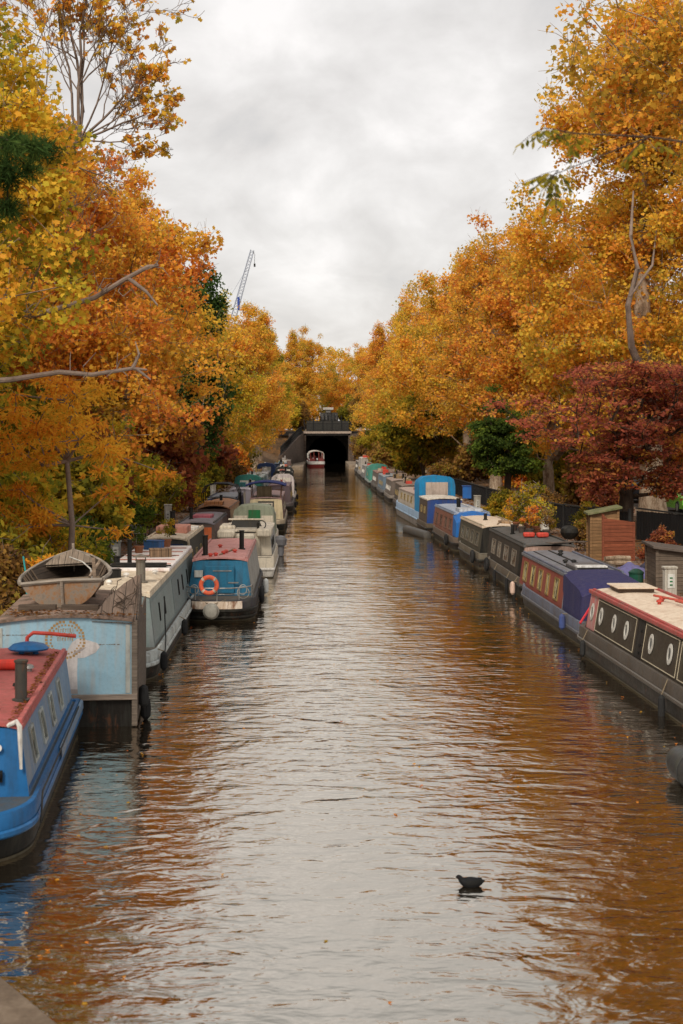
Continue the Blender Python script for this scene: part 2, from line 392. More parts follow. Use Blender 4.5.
def leaves(name, cl, rs, rad, per, size, tmpl, mat, flat=.75, up=.25, cen=None, rmax=1, svar=.35, droop=0):
    """cl (n,3) cluster centres, per leaves in each, gaussian of radius rad"""
    n = len(cl); T = n * per
    c = np.repeat(cl, per, 0)
    d = rs.normal(size=(T, 3)); d /= np.linalg.norm(d, axis=1, keepdims=True)
    r = rs.rand(T, 1) ** .6
    off = d * r * rad * np.array([1, 1, flat]); off[:, 2] -= droop * (off[:, 0]**2 + off[:, 1]**2)
    pos = c + off
    nrm = rs.normal(size=(T, 3)) + np.array([0, -.15, up * 3]) + d * .5; nrm /= np.linalg.norm(nrm, axis=1, keepdims=True)
    a = rs.normal(size=(T, 3)); a -= nrm * (a * nrm).sum(1, keepdims=True)
    if tmpl is T_NEEDLE or tmpl is T_SPRAY:
        a = d + rs.normal(size=(T, 3)) * .45 - np.array([0, 0, droop * .5])
        nrm = np.cross(a, rs.normal(size=(T, 3))); nrm /= np.linalg.norm(nrm, axis=1, keepdims=True)
    a /= np.linalg.norm(a, axis=1, keepdims=True); b = np.cross(nrm, a)
    s = size * (1 + svar * (rs.rand(T, 1) * 2 - 1))
    k = len(tmpl)
    V = pos[:, None, :] + s[:, None, :] * (tmpl[None, :, 0:1] * b[:, None, :] + tmpl[None, :, 1:2] * a[:, None, :])
    # slight cupping
    V += nrm[:, None, :] * (np.abs(tmpl[None, :, 0:1]) * s[:, None, :] * .35)
    F = np.arange(T * k)
    cr = np.repeat(rs.rand(n), per); lr = rs.rand(T)
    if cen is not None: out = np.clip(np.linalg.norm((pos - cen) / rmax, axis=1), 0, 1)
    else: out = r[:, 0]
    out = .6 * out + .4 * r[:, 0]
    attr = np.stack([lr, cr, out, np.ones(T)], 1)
    return np_mesh(name, V.reshape(-1, 3), F, T, mat, attr)

def sample_blobs(rs, blobs, n, gap=.35, seed=0, shell=2.6):
    vol = np.array([(b[3]*b[4]*b[5])**.8 for b in blobs]); pr = vol / vol.sum(); out = []
    ph = rs.rand(6) * 6.28
    while len(out) < n:
        b = blobs[rs.choice(len(blobs), p=pr)]
        d = rs.normal(size=3); d /= np.linalg.norm(d); q = d * rs.rand() ** (1/shell)
        p = np.array([b[0] + q[0]*b[3], b[1] + q[1]*b[4], b[2] + q[2]*b[5]])
        g = math.sin(p[0]*.9+ph[0]) + math.sin(p[1]*.8+ph[1]) + math.sin(p[2]*1.1+ph[2]) + .6*math.sin(p[0]*2.1+p[2]*1.7+ph[3])
        if g < -1.6 + gap * 2 and rs.rand() < .85: continue
        out.append(p)
    return np.array(out)

def skeleton(rs, trunk, cl, seg=1.3, bf=.28):
    """trunk [(x,y,z,r)], attach clusters; returns nodes, parent, radius"""
    nodes = [np.array(t[:3], float) for t in trunk]; par = [-1] + list(range(len(trunk)-1)); path = [0.0]
    for i in range(1, len(nodes)): path.append(path[-1])
    nt_ = len(nodes); fork = nodes[-1]
    order = np.argsort([min(np.linalg.norm(c - nodes[j]) for j in range(max(1, nt_//2), nt_)) for c in cl])
    arr = np.array(nodes); pl = np.array(path); allow = np.array([1e3 if i < max(1, nt_//3) else 0 for i in range(nt_)], float)
    tips = []
    for ci in order:
        c = cl[ci]; dd = np.linalg.norm(arr - c, axis=1)
        low = np.maximum(arr[:, 2] - c[2], 0) * .8      # branches rise
        j = int(np.argmin(dd + bf * pl + allow + low))
        L = dd[j]; k = max(1, int(L / seg)); prev = j; p0 = arr[j].copy(); new = []; npl = []
        for s in range(1, k + 1):
            t = s / k; p = p0 + (c - p0) * t
            if s < k: p = p + rs.normal(size=3) * .1 * min(L, 3) * .6 + np.array([0, 0, -.10 * L * math.sin(PI*t) * (.5 if c[2] > p0[2] else -.6)])
            new.append(p); npl.append(pl[j] + L * t); par.append(prev); prev = len(arr) + len(new) - 1
        arr = np.vstack([arr, new]); pl = np.concatenate([pl, npl]); allow = np.concatenate([allow, np.zeros(len(new))])
        tips.append(prev)
    n = len(arr); w = np.zeros(n)
    for t in tips: w[t] += 1
    for i in range(n-1, 0, -1):
        if par[i] >= 0: w[par[i]] += w[i]
    rt = trunk[-1][3]; wt = max(w[nt_-1], 1)
    rad = np.maximum(rt * (w / wt) ** .46, .014)
    for i in range(nt_): rad[i] = trunk[i][3]
    return arr, par, rad, tips

def branch_mesh(name, arr, par, rad, mat, minr=0.0, skip=0, extra=None):
    V = []; F = []
    def seg(a, b, ra, rb, n):
        d = b - a; L = np.linalg.norm(d)
        if L < 1e-5: return
        d = d / L; u = np.cross(d, [0, 0, 1.0])
        if np.linalg.norm(u) < .1: u = np.cross(d, [1.0, 0, 0])
        u /= np.linalg.norm(u); w_ = np.cross(d, u); base = len(V)
        for (p, r_) in ((a, ra), (b, rb)):
            for j in range(n):
                an = 2*PI*j/n; V.append(p + r_*(math.cos(an)*u + math.sin(an)*w_))
        for j in range(n): F.append((base+j, base+n+j, base+n+(j+1) % n, base+(j+1) % n))
    for i in range(skip + 1, len(arr)):
        p = par[i]
        if p < 0 or rad[i] < minr: continue
        n = 12 if rad[p] > .3 else 8 if rad[p] > .12 else 5 if rad[p] > .04 else 3
        seg(arr[p], arr[i], min(rad[p], rad[i]*1.6 if i > skip else rad[p]), rad[i], n)
    if extra is not None:
        for a, b, ra, rb in extra: seg(a, b, ra, rb, 3)
    me = bpy.data.meshes.new(name); me.from_pydata([tuple(v) for v in V], [], F)
    me.polygons.foreach_set('use_smooth', [True]*len(F)); me.materials.append(mat); me.update(); return me
def trunk_mesh(name, pts, mat):
    m = MB(); n = 14; rings = []
    P = []; rr = []
    for a, b in zip(pts[:-1], pts[1:]):
        for k in range(4):
            t = k/4; P.append(tuple(a[i]+(b[i]-a[i])*t for i in range(3))); rr.append(a[3]+(b[3]-a[3])*t)
    P.append(pts[-1][:3]); rr.append(pts[-1][3])
    rr[0] *= 1.35; rr[1] *= 1.1
    rn = random.Random(int(pts[0][3]*1e4))
    rr = [r_ * (1 + rn.uniform(-.04, .04)) for r_ in rr]
    m.tube(P, rr, n); me_o = m.build(name, mat); me_o.data.name = name; return me_o

bark_pale = rough_mat('plane_bark', [(.3, (.07, .045, .028)), (.46, (.2, .135, .085)), (.52, (.3, .22, .15)), (.7, (.42, .34, .25))], 2.2, 5, .9, .5, 12, (1.6, 1.6, .7))
bark_dark = rough_mat('dark_bark', [(.3, (.02, .013, .009)), (.5, (.06, .04, .028)), (.7, (.13, .09, .06))], 3, 6, .95, .6, 20, (2, 2, .5))
twig_m = rough_mat('twig_bark', [(.3, (.12, .085, .065)), (.6, (.27, .2, .16)), (.75, (.38, .3, .25))], 2, 4, .9, .3, 20)
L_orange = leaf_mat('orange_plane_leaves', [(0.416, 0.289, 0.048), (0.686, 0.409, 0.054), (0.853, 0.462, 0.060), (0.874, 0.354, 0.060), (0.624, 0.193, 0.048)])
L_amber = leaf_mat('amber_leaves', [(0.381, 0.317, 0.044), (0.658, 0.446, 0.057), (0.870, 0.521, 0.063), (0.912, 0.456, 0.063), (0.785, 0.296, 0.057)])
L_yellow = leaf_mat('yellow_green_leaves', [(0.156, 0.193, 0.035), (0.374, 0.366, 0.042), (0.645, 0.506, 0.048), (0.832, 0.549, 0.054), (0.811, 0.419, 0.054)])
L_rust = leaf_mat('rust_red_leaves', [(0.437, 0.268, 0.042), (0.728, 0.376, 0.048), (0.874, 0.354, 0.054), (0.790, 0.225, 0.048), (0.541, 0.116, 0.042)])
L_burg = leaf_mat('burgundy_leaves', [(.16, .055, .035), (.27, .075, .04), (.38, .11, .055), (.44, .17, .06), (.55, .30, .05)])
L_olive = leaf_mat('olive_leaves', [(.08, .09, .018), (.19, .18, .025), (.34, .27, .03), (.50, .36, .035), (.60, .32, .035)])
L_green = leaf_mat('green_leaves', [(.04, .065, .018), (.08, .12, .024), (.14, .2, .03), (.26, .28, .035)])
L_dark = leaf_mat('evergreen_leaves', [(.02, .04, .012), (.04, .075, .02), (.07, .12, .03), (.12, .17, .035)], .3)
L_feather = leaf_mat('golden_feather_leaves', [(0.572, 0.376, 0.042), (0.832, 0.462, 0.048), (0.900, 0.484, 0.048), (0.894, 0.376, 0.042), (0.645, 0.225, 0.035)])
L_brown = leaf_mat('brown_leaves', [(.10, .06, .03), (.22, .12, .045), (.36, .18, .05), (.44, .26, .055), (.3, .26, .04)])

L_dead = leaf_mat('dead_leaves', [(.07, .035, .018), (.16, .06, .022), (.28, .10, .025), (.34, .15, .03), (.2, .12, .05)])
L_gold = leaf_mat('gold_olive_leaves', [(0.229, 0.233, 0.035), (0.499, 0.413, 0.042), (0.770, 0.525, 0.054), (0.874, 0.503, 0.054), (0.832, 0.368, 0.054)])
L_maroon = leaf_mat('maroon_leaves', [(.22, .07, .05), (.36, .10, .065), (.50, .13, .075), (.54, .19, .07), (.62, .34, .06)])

def spires(blobs, n, seed, r=(.55, 1.0), h=(1.0, 2.0), zmin=.1):
    """small upright lobes pushed out of the crown's surface, for an uneven outline"""
    rs = np.random.RandomState(seed); out = list(blobs)
    for k in range(n):
        b = blobs[rs.randint(len(blobs))]; d = rs.normal(size=3); d /= np.linalg.norm(d)
        if d[2] < zmin - .6: d[2] = -d[2]
        rr = rs.uniform(*r); hh = rs.uniform(*h)
        out.append((b[0]+d[0]*b[3]*1.02, b[1]+d[1]*b[4]*1.02, b[2]+d[2]*b[5]*1.0+hh*.35, rr, rr, hh))
    return out
ARCH = {}
def tree_data(key, seed, trunk, blobs, ncl, per, lsize, crad, tmpl, leafm, barkm, gap=.35, flat=.75, twigs=0, shell=2.6, droop=0, up=.25, seg=1.3, spire=0):
    rs = np.random.RandomState(seed)
    main = blobs
    if spire: blobs = spires(blobs, spire, seed + 1)
    cl = sample_blobs(rs, blobs, ncl, gap, seed, shell)
    arr, par, rad, tips = skeleton(rs, trunk, cl, seg)
    ex = []
    if twigs:
        for c in cl:
            for q in range(twigs):
                d = rs.normal(size=3) * .5 + np.array([0, 0, .35]); d *= 1.25 * crad / np.linalg.norm(d)
                m_ = c + d*.5 + rs.normal(size=3)*.06*crad
                ex.append((c, m_, .010, .008)); ex.append((m_, c + d, .008, .005))
    bm_ = branch_mesh(key + '_branches', arr, par, rad, barkm, skip=len(trunk)-1, extra=ex)
    B = np.array(main); cen = (B[:, :3] * (B[:, 3:4])).sum(0) / B[:, 3].sum(); rmax = np.maximum((np.abs(B[:, :3]-cen) + B[:, 3:6]).max(0), .5)
    lm = leaves(key + '_leaves', cl, rs, crad, per, lsize, tmpl, leafm, flat, up, cen, rmax, droop=droop)
    ARCH[key] = dict(trunk=trunk, bark=barkm, br=bm_, lv=lm, tm=None); return ARCH[key]
def place_tree(key, name, label, cat, loc, rz=0, s=1, sz=None, leaf=None, group=None, trunk=True):
    A = ARCH[key]; t = thing(name, label, cat, loc, rz, group); t.scale = (s, s, sz or s)
    if trunk:
        if A['tm'] is None: A['tm'] = trunk_mesh('trunk', A['trunk'], A['bark']); o = A['tm']; o.parent = t
        else: o = A['tm'].copy(); C.objects.link(o); o.parent = t
    b = bpy.data.objects.new('branches' if trunk else 'stems', A['br']); C.objects.link(b); b.parent = t
    l = bpy.data.objects.new('crown' if trunk else 'foliage', A['lv']); C.objects.link(l); l.parent = t
    if leaf:
        l.material_slots[0].link = 'OBJECT'; l.material_slots[0].material = leaf
    return t
# ------------------------------------------------------------------ trees
def gzz(x, y): return gz(x, y) - .05
tree_data('a', 11, [(0,0,-.3,.46),(.15,.1,3,.36),(.1,.3,6,.3),(.3,.2,9,.2)],
          [(0,0,11.5,5.2,5.2,5.5),(-3,.5,7.5,3.6,4.2,3.2),(3,-1,8,3.8,3.8,3.6),(.5,0,15.5,3,3,2.9)], 740, 68, .185, .82, T_PLANE, L_orange, bark_pale, gap=1.0, spire=32, twigs=3)
tree_data('b', 23, [(0,0,-.3,.42),(-.2,.1,2.5,.34),(-.1,-.2,5,.28),(.2,0,8,.18)],
          [(-.5,0,10,5.6,5.4,5),(-4,0,6,3.4,4,2.6),(3.5,1,6.5,3.6,4,2.8),(-1.5,1,13.6,3.2,3.2,3),(1.8,-1,14.5,2.3,2.3,2.2)], 760, 68, .185, .82, T_PLANE, L_amber, bark_pale, gap=1.05, spire=34, twigs=3)
tree_data('c', 37, [(0,0,-.3,.5),(.1,-.1,4,.4),(.4,0,8,.3),(.1,.2,12,.18)],
          [(0,0,13,4.6,4.6,6.5),(-2.5,0,8.5,3.6,3.8,3.6),(2.5,.5,9,3.6,3.6,4),(0,0,18,2.6,2.6,2.6)], 760, 68, .185, .82, T_PLANE, L_orange, bark_pale, gap=1.05, spire=34, twigs=3)
# the great plane on the right
tree_data('great', 41, [(0,0,-.3,.68),(-.1,.1,4,.6),(-.5,.2,9,.48),(-.4,.5,15,.32),(-.2,.3,20,.18)],
          [(-1,0,15,6.0,6,6.5),(-2.2,0,10.5,5,5,4.5),(-.2,0,21.5,5.2,5,4.4),(3,0,18,5,5,7),(-2.4,-1,19.5,3.4,3.6,3.2),(-3.2,-1,6.8,3.4,3,2.2),(2.5,0,24,4.5,4.5,3.2)], 1250, 78, .185, .88, T_PLANE, L_amber, bark_pale, gap=1.1, twigs=3, spire=44)
place_tree('great', 'plane_tree', 'tallest orange plane tree with thick pale trunk behind the wooden shed', 'tree', (17.0, 73, .9), 0.2, 1.0)
tree_data('nearright', 43, [(0,0,-.3,.4),(.1,.1,4,.34),(-.3,0,9,.26),(-.5,0,13,.16)],
          [(-2.2,0,13.5,3.6,3.6,2.8),(-.6,0,11,3.2,3,3),(-3.2,-.5,11.5,2.2,2.2,1.6),(0,0,16,2.4,2.4,2)], 330, 60, .145, .75, T_PLANE, L_orange, bark_pale, gap=.8, twigs=3, spire=14)
place_tree('nearright', 'plane_tree', 'orange plane tree reaching in at the right edge with largest leaves', 'tree', (15.3, 47, .9), 0.3, 1.3)

RIGHT = [
 ('b', 13.8, 86, 1.2, .93, L_orange, 'orange plane tree with forked pale limbs left of the tallest plane'),
 ('c', 12.6, 103, 2.4, .93, None, 'high pointed amber plane tree behind the dark evergreen'),
 ('a', 12.4, 122, .4, 1.05, L_amber, 'broad golden plane tree above the blue canopied boat'),
 ('b', 12.0, 142, 3.3, 1.14, None, 'round orange plane tree fourth from the tallest plane'),
 ('c', 11.8, 165, 5.0, 1.0, L_amber, 'golden plane tree above the teal boat'),
 ('a', 10.4, 192, 2.0, 1.02, None, 'orange plane tree leaning over the far right boats'),
 ('b', 9.6, 222, 4.1, 1.02, L_amber, 'amber plane tree right of the tunnel mouth'),
 ('a', 22, 100, .9, 1.15, None, 'orange plane tree beyond the road behind the burgundy tree'),
 ('b', 24, 130, 1.9, 1.15, L_amber, 'amber plane tree beyond the road in the second row'),
 ('c', 25, 72, 2.9, 1.1, None, 'orange plane tree beyond the road behind the green car'),
]
for k, x, y, rz, s, lf, lab in RIGHT:
    place_tree(k, 'plane_tree', lab, 'tree', (x, y, gzz(x, y)), rz, s, leaf=lf, group='plane trees lining the right bank')
LEFT = [
 ('b', -10.4, 59, 2.2, .93, L_orange, 'deep orange plane tree rising highest over the left towpath'),
 ('a', -10.6, 76, .3, .92, L_amber, 'orange plane tree just behind the deep orange one'),
 ('c', -12.5, 98, 1.3, .82, L_amber, 'orange plane tree behind the dark ivy-clad tree'),
 ('a', -9.8, 112, 2.6, .86, L_yellow, 'yellow-green plane tree below the crane'),
 ('b', -9.4, 136, 3.9, .95, L_amber, 'golden plane tree right of the crane'),
 ('a', -9.2, 162, 5.4, .98, L_amber, 'golden plane tree overhanging the far left boats'),
 ('c', -9.0, 190, .8, .92, L_yellow, 'tall yellow plane tree before the tunnel wing wall'),
 ('b', -9.5, 222, 1.7, .98, L_amber, 'amber plane tree left of the tunnel mouth'),
 ('b', -17, 70, 4.6, 1.05, None, 'orange plane tree behind the left bank in the second row'),
 ('a', -17, 46, 3.0, .95, L_amber, 'amber plane tree behind the golden feathery tree'),
 ('c', -19, 120, 3.0, .9, None, 'orange plane tree far back above the left bank'),
]
for k, x, y, rz, s, lf, lab in LEFT:
    place_tree(k, 'plane_tree', lab, 'tree', (x, y, gzz(x, y)), rz, s, leaf=lf, group='plane trees lining the left bank')
BEYOND = [('a', -14, 278, 0, 1.0, L_yellow), ('b', -6.5, 284, 1, .93, L_amber), ('a', -3.0, 281, 2, 1.05, L_amber), ('b', 7.6, 284, 3, 1.0, None), ('a', 16, 290, 4, 1.05, None), ('c', 2.2, 330, 5, .72, L_olive)]
BL = ['amber tree beyond the tunnel, farthest left', 'golden tree above the left end of the tunnel railing', 'small golden tree behind the terrace railing over the tunnel',
      'orange tree above the right end of the tunnel railing', 'orange tree beyond the tunnel, farthest right', 'distant olive tree in the gap above the tunnel']
for (k, x, y, rz, s, lf), lab in zip(BEYOND, BL):
    place_tree(k, 'plane_tree', lab, 'tree', (x, y, 5.6), rz, s, leaf=lf, group='trees beyond the tunnel')

# near left yellow plane, larger leaves
tree_data('nearleft', 51, [(0,0,-.3,.36),(.2,0,3,.3),(.5,0,7,.22),(.9,0,10,.14)],
          [(.6,0,10.2,3.6,3.4,3.2),(2.0,-.5,7.3,3.0,3,2.6),(.4,0,5.4,2.8,3,1.8)], 400, 92, .138, .65, T_PLANE, L_gold, bark_pale, gap=.7, twigs=2, spire=12)
place_tree('nearleft', 'plane_tree', 'yellow-orange plane tree at the left edge with large near leaves', 'tree', (-11.0, 35, gzz(-12, 35)), 0, 1.08)
NL = bpy.data.objects.get('plane_tree.001')
def limb(parent, loc, pts, r, nm='broken_limb'):
    m = MB(); m.tube([(p[0]-loc[0], p[1]-loc[1], p[2]-loc[2]) for p in pts], r, 8); return m.build(nm, twig_m, parent)
nlt = [o for o in bpy.data.objects if o.get('label', '').startswith('yellow-orange plane tree at the left edge')][0]; q = nlt.location
limb(nlt, q, [(-11.8,35,5.6),(-9.5,34.2,6.15),(-7.7,34,6.25),(-6.6,34,6.42),(-5.9,34,6.36),(-5.0,34,6.5),(-4.68,34,6.47)], [.1,.075,.062,.055,.05,.04,.02])
limb(nlt, q, [(-5.0,34,6.5),(-4.85,34,6.8),(-4.95,34.1,7.1)], [.05,.03,.012]); limb(nlt, q, [(-4.9,34,6.48),(-4.6,34,6.25)], [.04,.02])
limb(nlt, q, [(-11.6,35.4,7.0),(-8.0,35.2,7.6),(-5.9,34.4,8.1),(-5.2,34,8.45),(-4.65,34,8.75),(-4.42,34,8.78)], [.09,.065,.058,.055,.045,.02])
limb(nlt, q, [(-5.1,34,8.5),(-4.7,34,8.2),(-4.45,34,7.9)], [.05,.035,.02])
rq = np.random.RandomState(31)
for (bx, by, bz, n_) in ((-6.2,34,6.4,7),(-5.2,34,6.45,5),(-5.6,34.1,8.2,6),(-4.6,34,8.75,5),(-7.4,34.4,7.8,5)):
    for k_ in range(n_):
        d_ = np.array([rq.uniform(-.3,.9), rq.uniform(-.3,.3), rq.uniform(-.3,.8)]); L_ = rq.uniform(.3,.9); p_ = np.array([bx+rq.uniform(-.3,.3), by, bz]); m1 = p_+d_*L_*.5+rq.normal(size=3)*.05; e_ = p_+d_*L_+rq.normal(size=3)*.06
        limb(nlt, q, [tuple(p_), tuple(m1), tuple(e_)], [.014,.010,.005], 'twig')
# sparse, nearly bare crown top left: limb with a fan of upright twigs
rs = np.random.RandomState(7)
tr = [(0,0,-.3,.42),(0,0,4,.34),(.2,0,8,.25),(1.2,0,11.2,.16),(3.3,.1,13.0,.115),(4.0,0,13.55,.085)]
ex = []; lc = []; nodes = []
def grow(p, d, L, r, depth, wild=.12):
    n = 6; q = np.array(p, float); d = np.array(d, float)
    for k in range(n):
        d = d + rs.normal(size=3)*wild*np.array([1,.6,.8]) + np.array([0,0,.05]); d /= np.linalg.norm(d)
        q2 = q + d*L/n; r2 = r*(1-.10*(1 if depth < 3 else 1.4)); ex.append((q, q2, max(r,.009), max(r2,.007))); q, r = q2, r2
        if depth < 4 and k > 0 and rs.rand() < (.8 if depth < 2 else .62):
            a = rs.uniform(.35,.8)*rs.choice((-1,1)); dd = np.array([d[0]*math.cos(a)-d[2]*math.sin(a), d[1]+rs.normal()*.25, d[0]*math.sin(a)+d[2]*math.cos(a)]); dd[2] += .12
            grow(q, dd/np.linalg.norm(dd), L*rs.uniform(.4,.62), r*.6, depth+1, .14)
        if depth >= 2 and rs.rand() < (.04 if (q[0] > 5.6 or q[2] > 16.2) else .015): lc.append(q + rs.normal(size=3)*.05)
    if depth >= 2 and rs.rand() < (.2 if (q[0] > 5.6 or q[2] > 16.4) else .07): lc.append(q)
f0 = np.array([4.0,0,13.55]); f1 = np.array([3.4,0,13.1])
for p, d, L, r in ((f0,(-.25,0,1),4.6,.06),(f0,(.05,.1,1),4.9,.06),(f0,(.3,0,1),3.6,.055),(f0,(.75,.1,.75),2.6,.05),(f0,(1,0,.35),2.0,.045),(f0,(1,0,.0),1.7,.03),(f0,(-.5,0,1),4.2,.05),(f1,(-.65,.1,1),4.8,.05),(f1,(-.3,-.1,1),4.8,.05),(f0,(.55,-.1,1),3.4,.04),(f0,(.95,.1,.6),2.1,.035)):
    grow(p, np.array(d)/np.linalg.norm(d), L, r, 0)
for p, d, L in (((1.6,0,11.5),(1,.1,.05),2.6),((1.0,0,10.6),(1,0,.35),2.8),((3.4,0,13.05),(1,0,-.15),1.4)): grow(np.array(p), np.array(d)/np.linalg.norm(d), L, .035, 1, .18)
bmx = branch_mesh('sparse_branches', np.array([t_[:3] for t_ in tr]), [-1]+list(range(len(tr)-1)), np.array([t_[3] for t_ in tr]), twig_m, skip=len(tr)-1, extra=ex)
lmx = leaves('sparse_leaves', np.array(lc), rs, .13, 4, .15, T_PLANE, L_amber)
ARCH['sparse'] = dict(trunk=tr, bark=twig_m, br=bmx, lv=lmx, tm=None)
place_tree('sparse', 'plane_tree', 'nearly bare tree at top left, upright twigs with few leaves', 'tree', (-10.9, 40.5, 0.15), 0, 1.0)
# ivy-clad dark tree
tree_data('ivy', 61, [(0,0,-.3,.35),(0,0,6,.25),(.2,0,11,.14)], [(0,0,9,2.0,2,6),(.5,0,13.2,1.5,1.5,2.6),(.9,0,8,1.6,1.6,3.4)], 260, 60, .25, .7, T_OVAL, L_dark, bark_dark, gap=.3, flat=.9)
place_tree('ivy', 'ivy_clad_tree', 'dark green ivy-clad tree showing between the left orange crowns', 'tree', (-8.2, 92, gzz(-8.2, 92)), 0, 1.0)
# dark evergreen on the right, layered
tree_data('holly', 67, [(0,0,-.3,.2),(.05,0,2.5,.16),(0,0,5,.09)], [(0,0,5.3,1.2,1.2,1.5),(-.2,0,3.8,1.75,1.7,1.0),(.2,0,2.7,1.6,1.6,.6),(-.7,0,4.6,1.2,1.2,.5),(.9,0,4.2,1.2,1.2,.5)], 170, 90, .16, .5, T_OVAL, L_green, bark_dark, gap=.5, flat=.45, droop=.25)
place_tree('holly', 'evergreen_tree', 'dark green layered evergreen beside the burgundy tree', 'tree', (10.35, 79.5, gzz(10.35, 79.5) + .1), .4, 1.12, 1.12)
# burgundy spreading tree with horizontal limbs
tree_data('burg', 71, [(0,0,-.3,.3),(.1,0,1.8,.26),(-.1,.1,3.4,.2)],
          [(-1,0,5.6,4.6,4,1.0),(.5,0,6.9,3.8,3.4,.8),(-2.6,-.5,4.6,2.8,2.6,.6),(2.4,0,5.2,3.2,3,.9),(-.5,0,4.0,2.4,2.2,.8),(-1.5,-.6,2.9,1.2,1.2,1.0),(1.2,-1,2.5,1.0,1.0,.8)], 520, 40, .16, .6, T_OVAL, L_maroon, bark_dark, gap=1.15, flat=.3, twigs=2, up=.5)
place_tree('burg', 'burgundy_tree', 'burgundy leaved tree with spreading layered limbs behind the shed', 'tree', (13.4, 63, gzz(13.4, 63)), .5, 1.22, 1.0)
# olive low crown overhanging boats
tree_data('olive', 73, [(0,0,-.3,.18),(-.3,0,1.6,.15),(-.8,0,3,.1)], [(-1.2,0,5.2,2.9,3,2.3),(.6,0,4.6,2.4,2.6,2.2),(-.4,0,7,1.8,2,1.4)], 260, 60, .26, .75, T_PLANE, L_olive, bark_dark, gap=.4)
place_tree('olive', 'olive_tree', 'olive green low tree overhanging the teal boat', 'tree', (9.4, 128, gzz(9.4, 128)), 0, 1.05)
place_tree('olive', 'olive_tree', 'small olive green tree near the right tunnel corner', 'tree', (8.0, 205, gzz(8.0, 205)), 2.2, .9)
# golden feathery tree left (slender trunk, drooping sprays)
tree_data('feather', 79, [(0,0,-.2,.085),(.07,0,1.5,.07),(-.05,0,3,.055),(.02,0,4.4,.04)],
          [(0,0,4.0,1.5,1.4,1.1),(-1.2,0,3.1,1.2,1.1,.7),(1.3,0,2.7,1.1,1.1,.9),(.8,.2,1.7,1.2,1,.8),(-1.0,0,1.8,1.0,1,.7)], 80, 85, .15, .46, T_SPRAY, L_feather, twig_m, gap=.8, flat=.45, droop=.6, seg=.7)
place_tree('feather', 'feathery_tree', 'slender tree with golden feathery sprays behind the wooden dinghy', 'tree', (-7.2, 40.5, .9), 0, 1.22, 1.22)
tree_data('featherbush', 80, [(0,0,-.2,.05),(.05,0,.6,.04)], [(0,0,1.1,.9,.8,.4),(.3,0,.7,.9,.8,.4)], 26, 110, .14, .36, T_SPRAY, L_feather, bark_dark, gap=.2, flat=.45, droop=.6, seg=.5)
place_tree('featherbush', 'golden_shrub', 'golden feathery shrub just above the bow of the wooden dinghy', 'shrub', (-6.55, 34.5, 1.15), 0, 1.0, trunk=False)

# conifer bough, near left
tree_data('pine', 83, [(0,0,-.3,.26),(0,0,4,.2),(.3,0,7,.14),(.6,0,9,.08)], [(3.6,0,7.4,1.0,1.1,.55),(2.2,.2,7.9,1.3,1.2,.7),(1,0,8.8,1.5,1.3,.8),(3.0,0,6.7,.9,1,.35),(0,0,6,2,1.6,1)], 200, 420, .15, .24, T_NEEDLE, L_dark, bark_dark, gap=.1, flat=.8, seg=.8)
# widen needles a little for visibility
place_tree('pine', 'pine_tree', 'dark pine bough reaching in at the left edge', 'tree', (-7.75, 17, 1.1), 0, 1.0)
# overhanging ash twig, near right: compound leaves
def ash():
    rs = np.random.RandomState(5); t = thing('ash_tree', 'green ash branch hanging out over the canal at upper right', 'tree', (9.35, 13.5, -.05))
    tp = [(0,0,-.2,.2),(0,0,3,.16),(-.4,-.2,5,.12)]
    tm = trunk_mesh('trunk', tp, bark_dark); tm.parent = t
    m = MB()
    limb = [(-.4,-.2,5),(-2.4,-.6,6.6),(-4.8,-.9,7.75),(-6.5,-1.1,7.95),(-7.35,-1.2,7.6)]
    m.tube(limb, [.07,.035,.016,.009,.004], 6)
    spots = []
    for i in range(3):
        a, b = Vector(limb[i+1]), Vector(limb[i+2])
        for k in range(4):
            spots.append((a.lerp(b, k/4), i))
    twigs = [(limb[2],(-5.4,-.9,7.15),(-5.6,-.9,6.8)), (limb[3],(-7.1,-1,8.0),(-7.4,-1,8.05)), (limb[2],(-4.5,-.6,7.2),(-4.9,-.5,6.6)), (limb[1],(-3.4,-.8,6.3),(-3.9,-.9,5.9)), (limb[1],(-3.2,-1,7.3),(-3.6,-1,7.7))]
    V = []; nf = 0; att = []
    ends = [Vector(limb[4]), Vector((-7.3,-1.15,7.65))]
    for tw in twigs: m.tube(tw, [.01,.006,.003], 5); ends += [Vector(tw[2]), Vector(tw[1])]
    for e in ends + [Vector(limb[3]), Vector((-6.0,-1,7.6)), Vector(limb[2])]:
        for q in range(5):
            d = Vector(rs.normal(size=3)); d.z = -abs(d.z) * .5 - .25; d.x -= .35; d.normalize()
            L = rs.uniform(.28, .4); side = d.cross(Vector((0, 0, 1))).normalized()
            m.tube([e, e + d*L*.5 + Vector((0,0,.02)), e + d*L], .003, 3)
            for k in range(9):
                tt = .25 + .75 * (k//2) / 4; s_ = 0 if k == 8 else (1 if k % 2 else -1)
                base = e + d*L*tt; ld = (d*.55 + side*s_*.9 + Vector((0,0,-.45))).normalized(); w_ = ld.cross(Vector(rs.normal(size=3))).normalized()
                LL = rs.uniform(.07, .10)
                for (u, v) in ((0,0),(.17,.3),(.19,.6),(0,1),(-.19,.6),(-.17,.3)): V.append(tuple(base + ld*v*LL + w_*u*LL))
                nf += 1; att.append((rs.rand(), rs.rand(), 1, 1))
    m.build('branches', bark_dark, t)
    me = np_mesh('ash_leaves', np.array(V), np.arange(len(V)), nf, L_olive, np.array(att))
    o = bpy.data.objects.new('crown', me); C.objects.link(o); o.parent = t
ash()

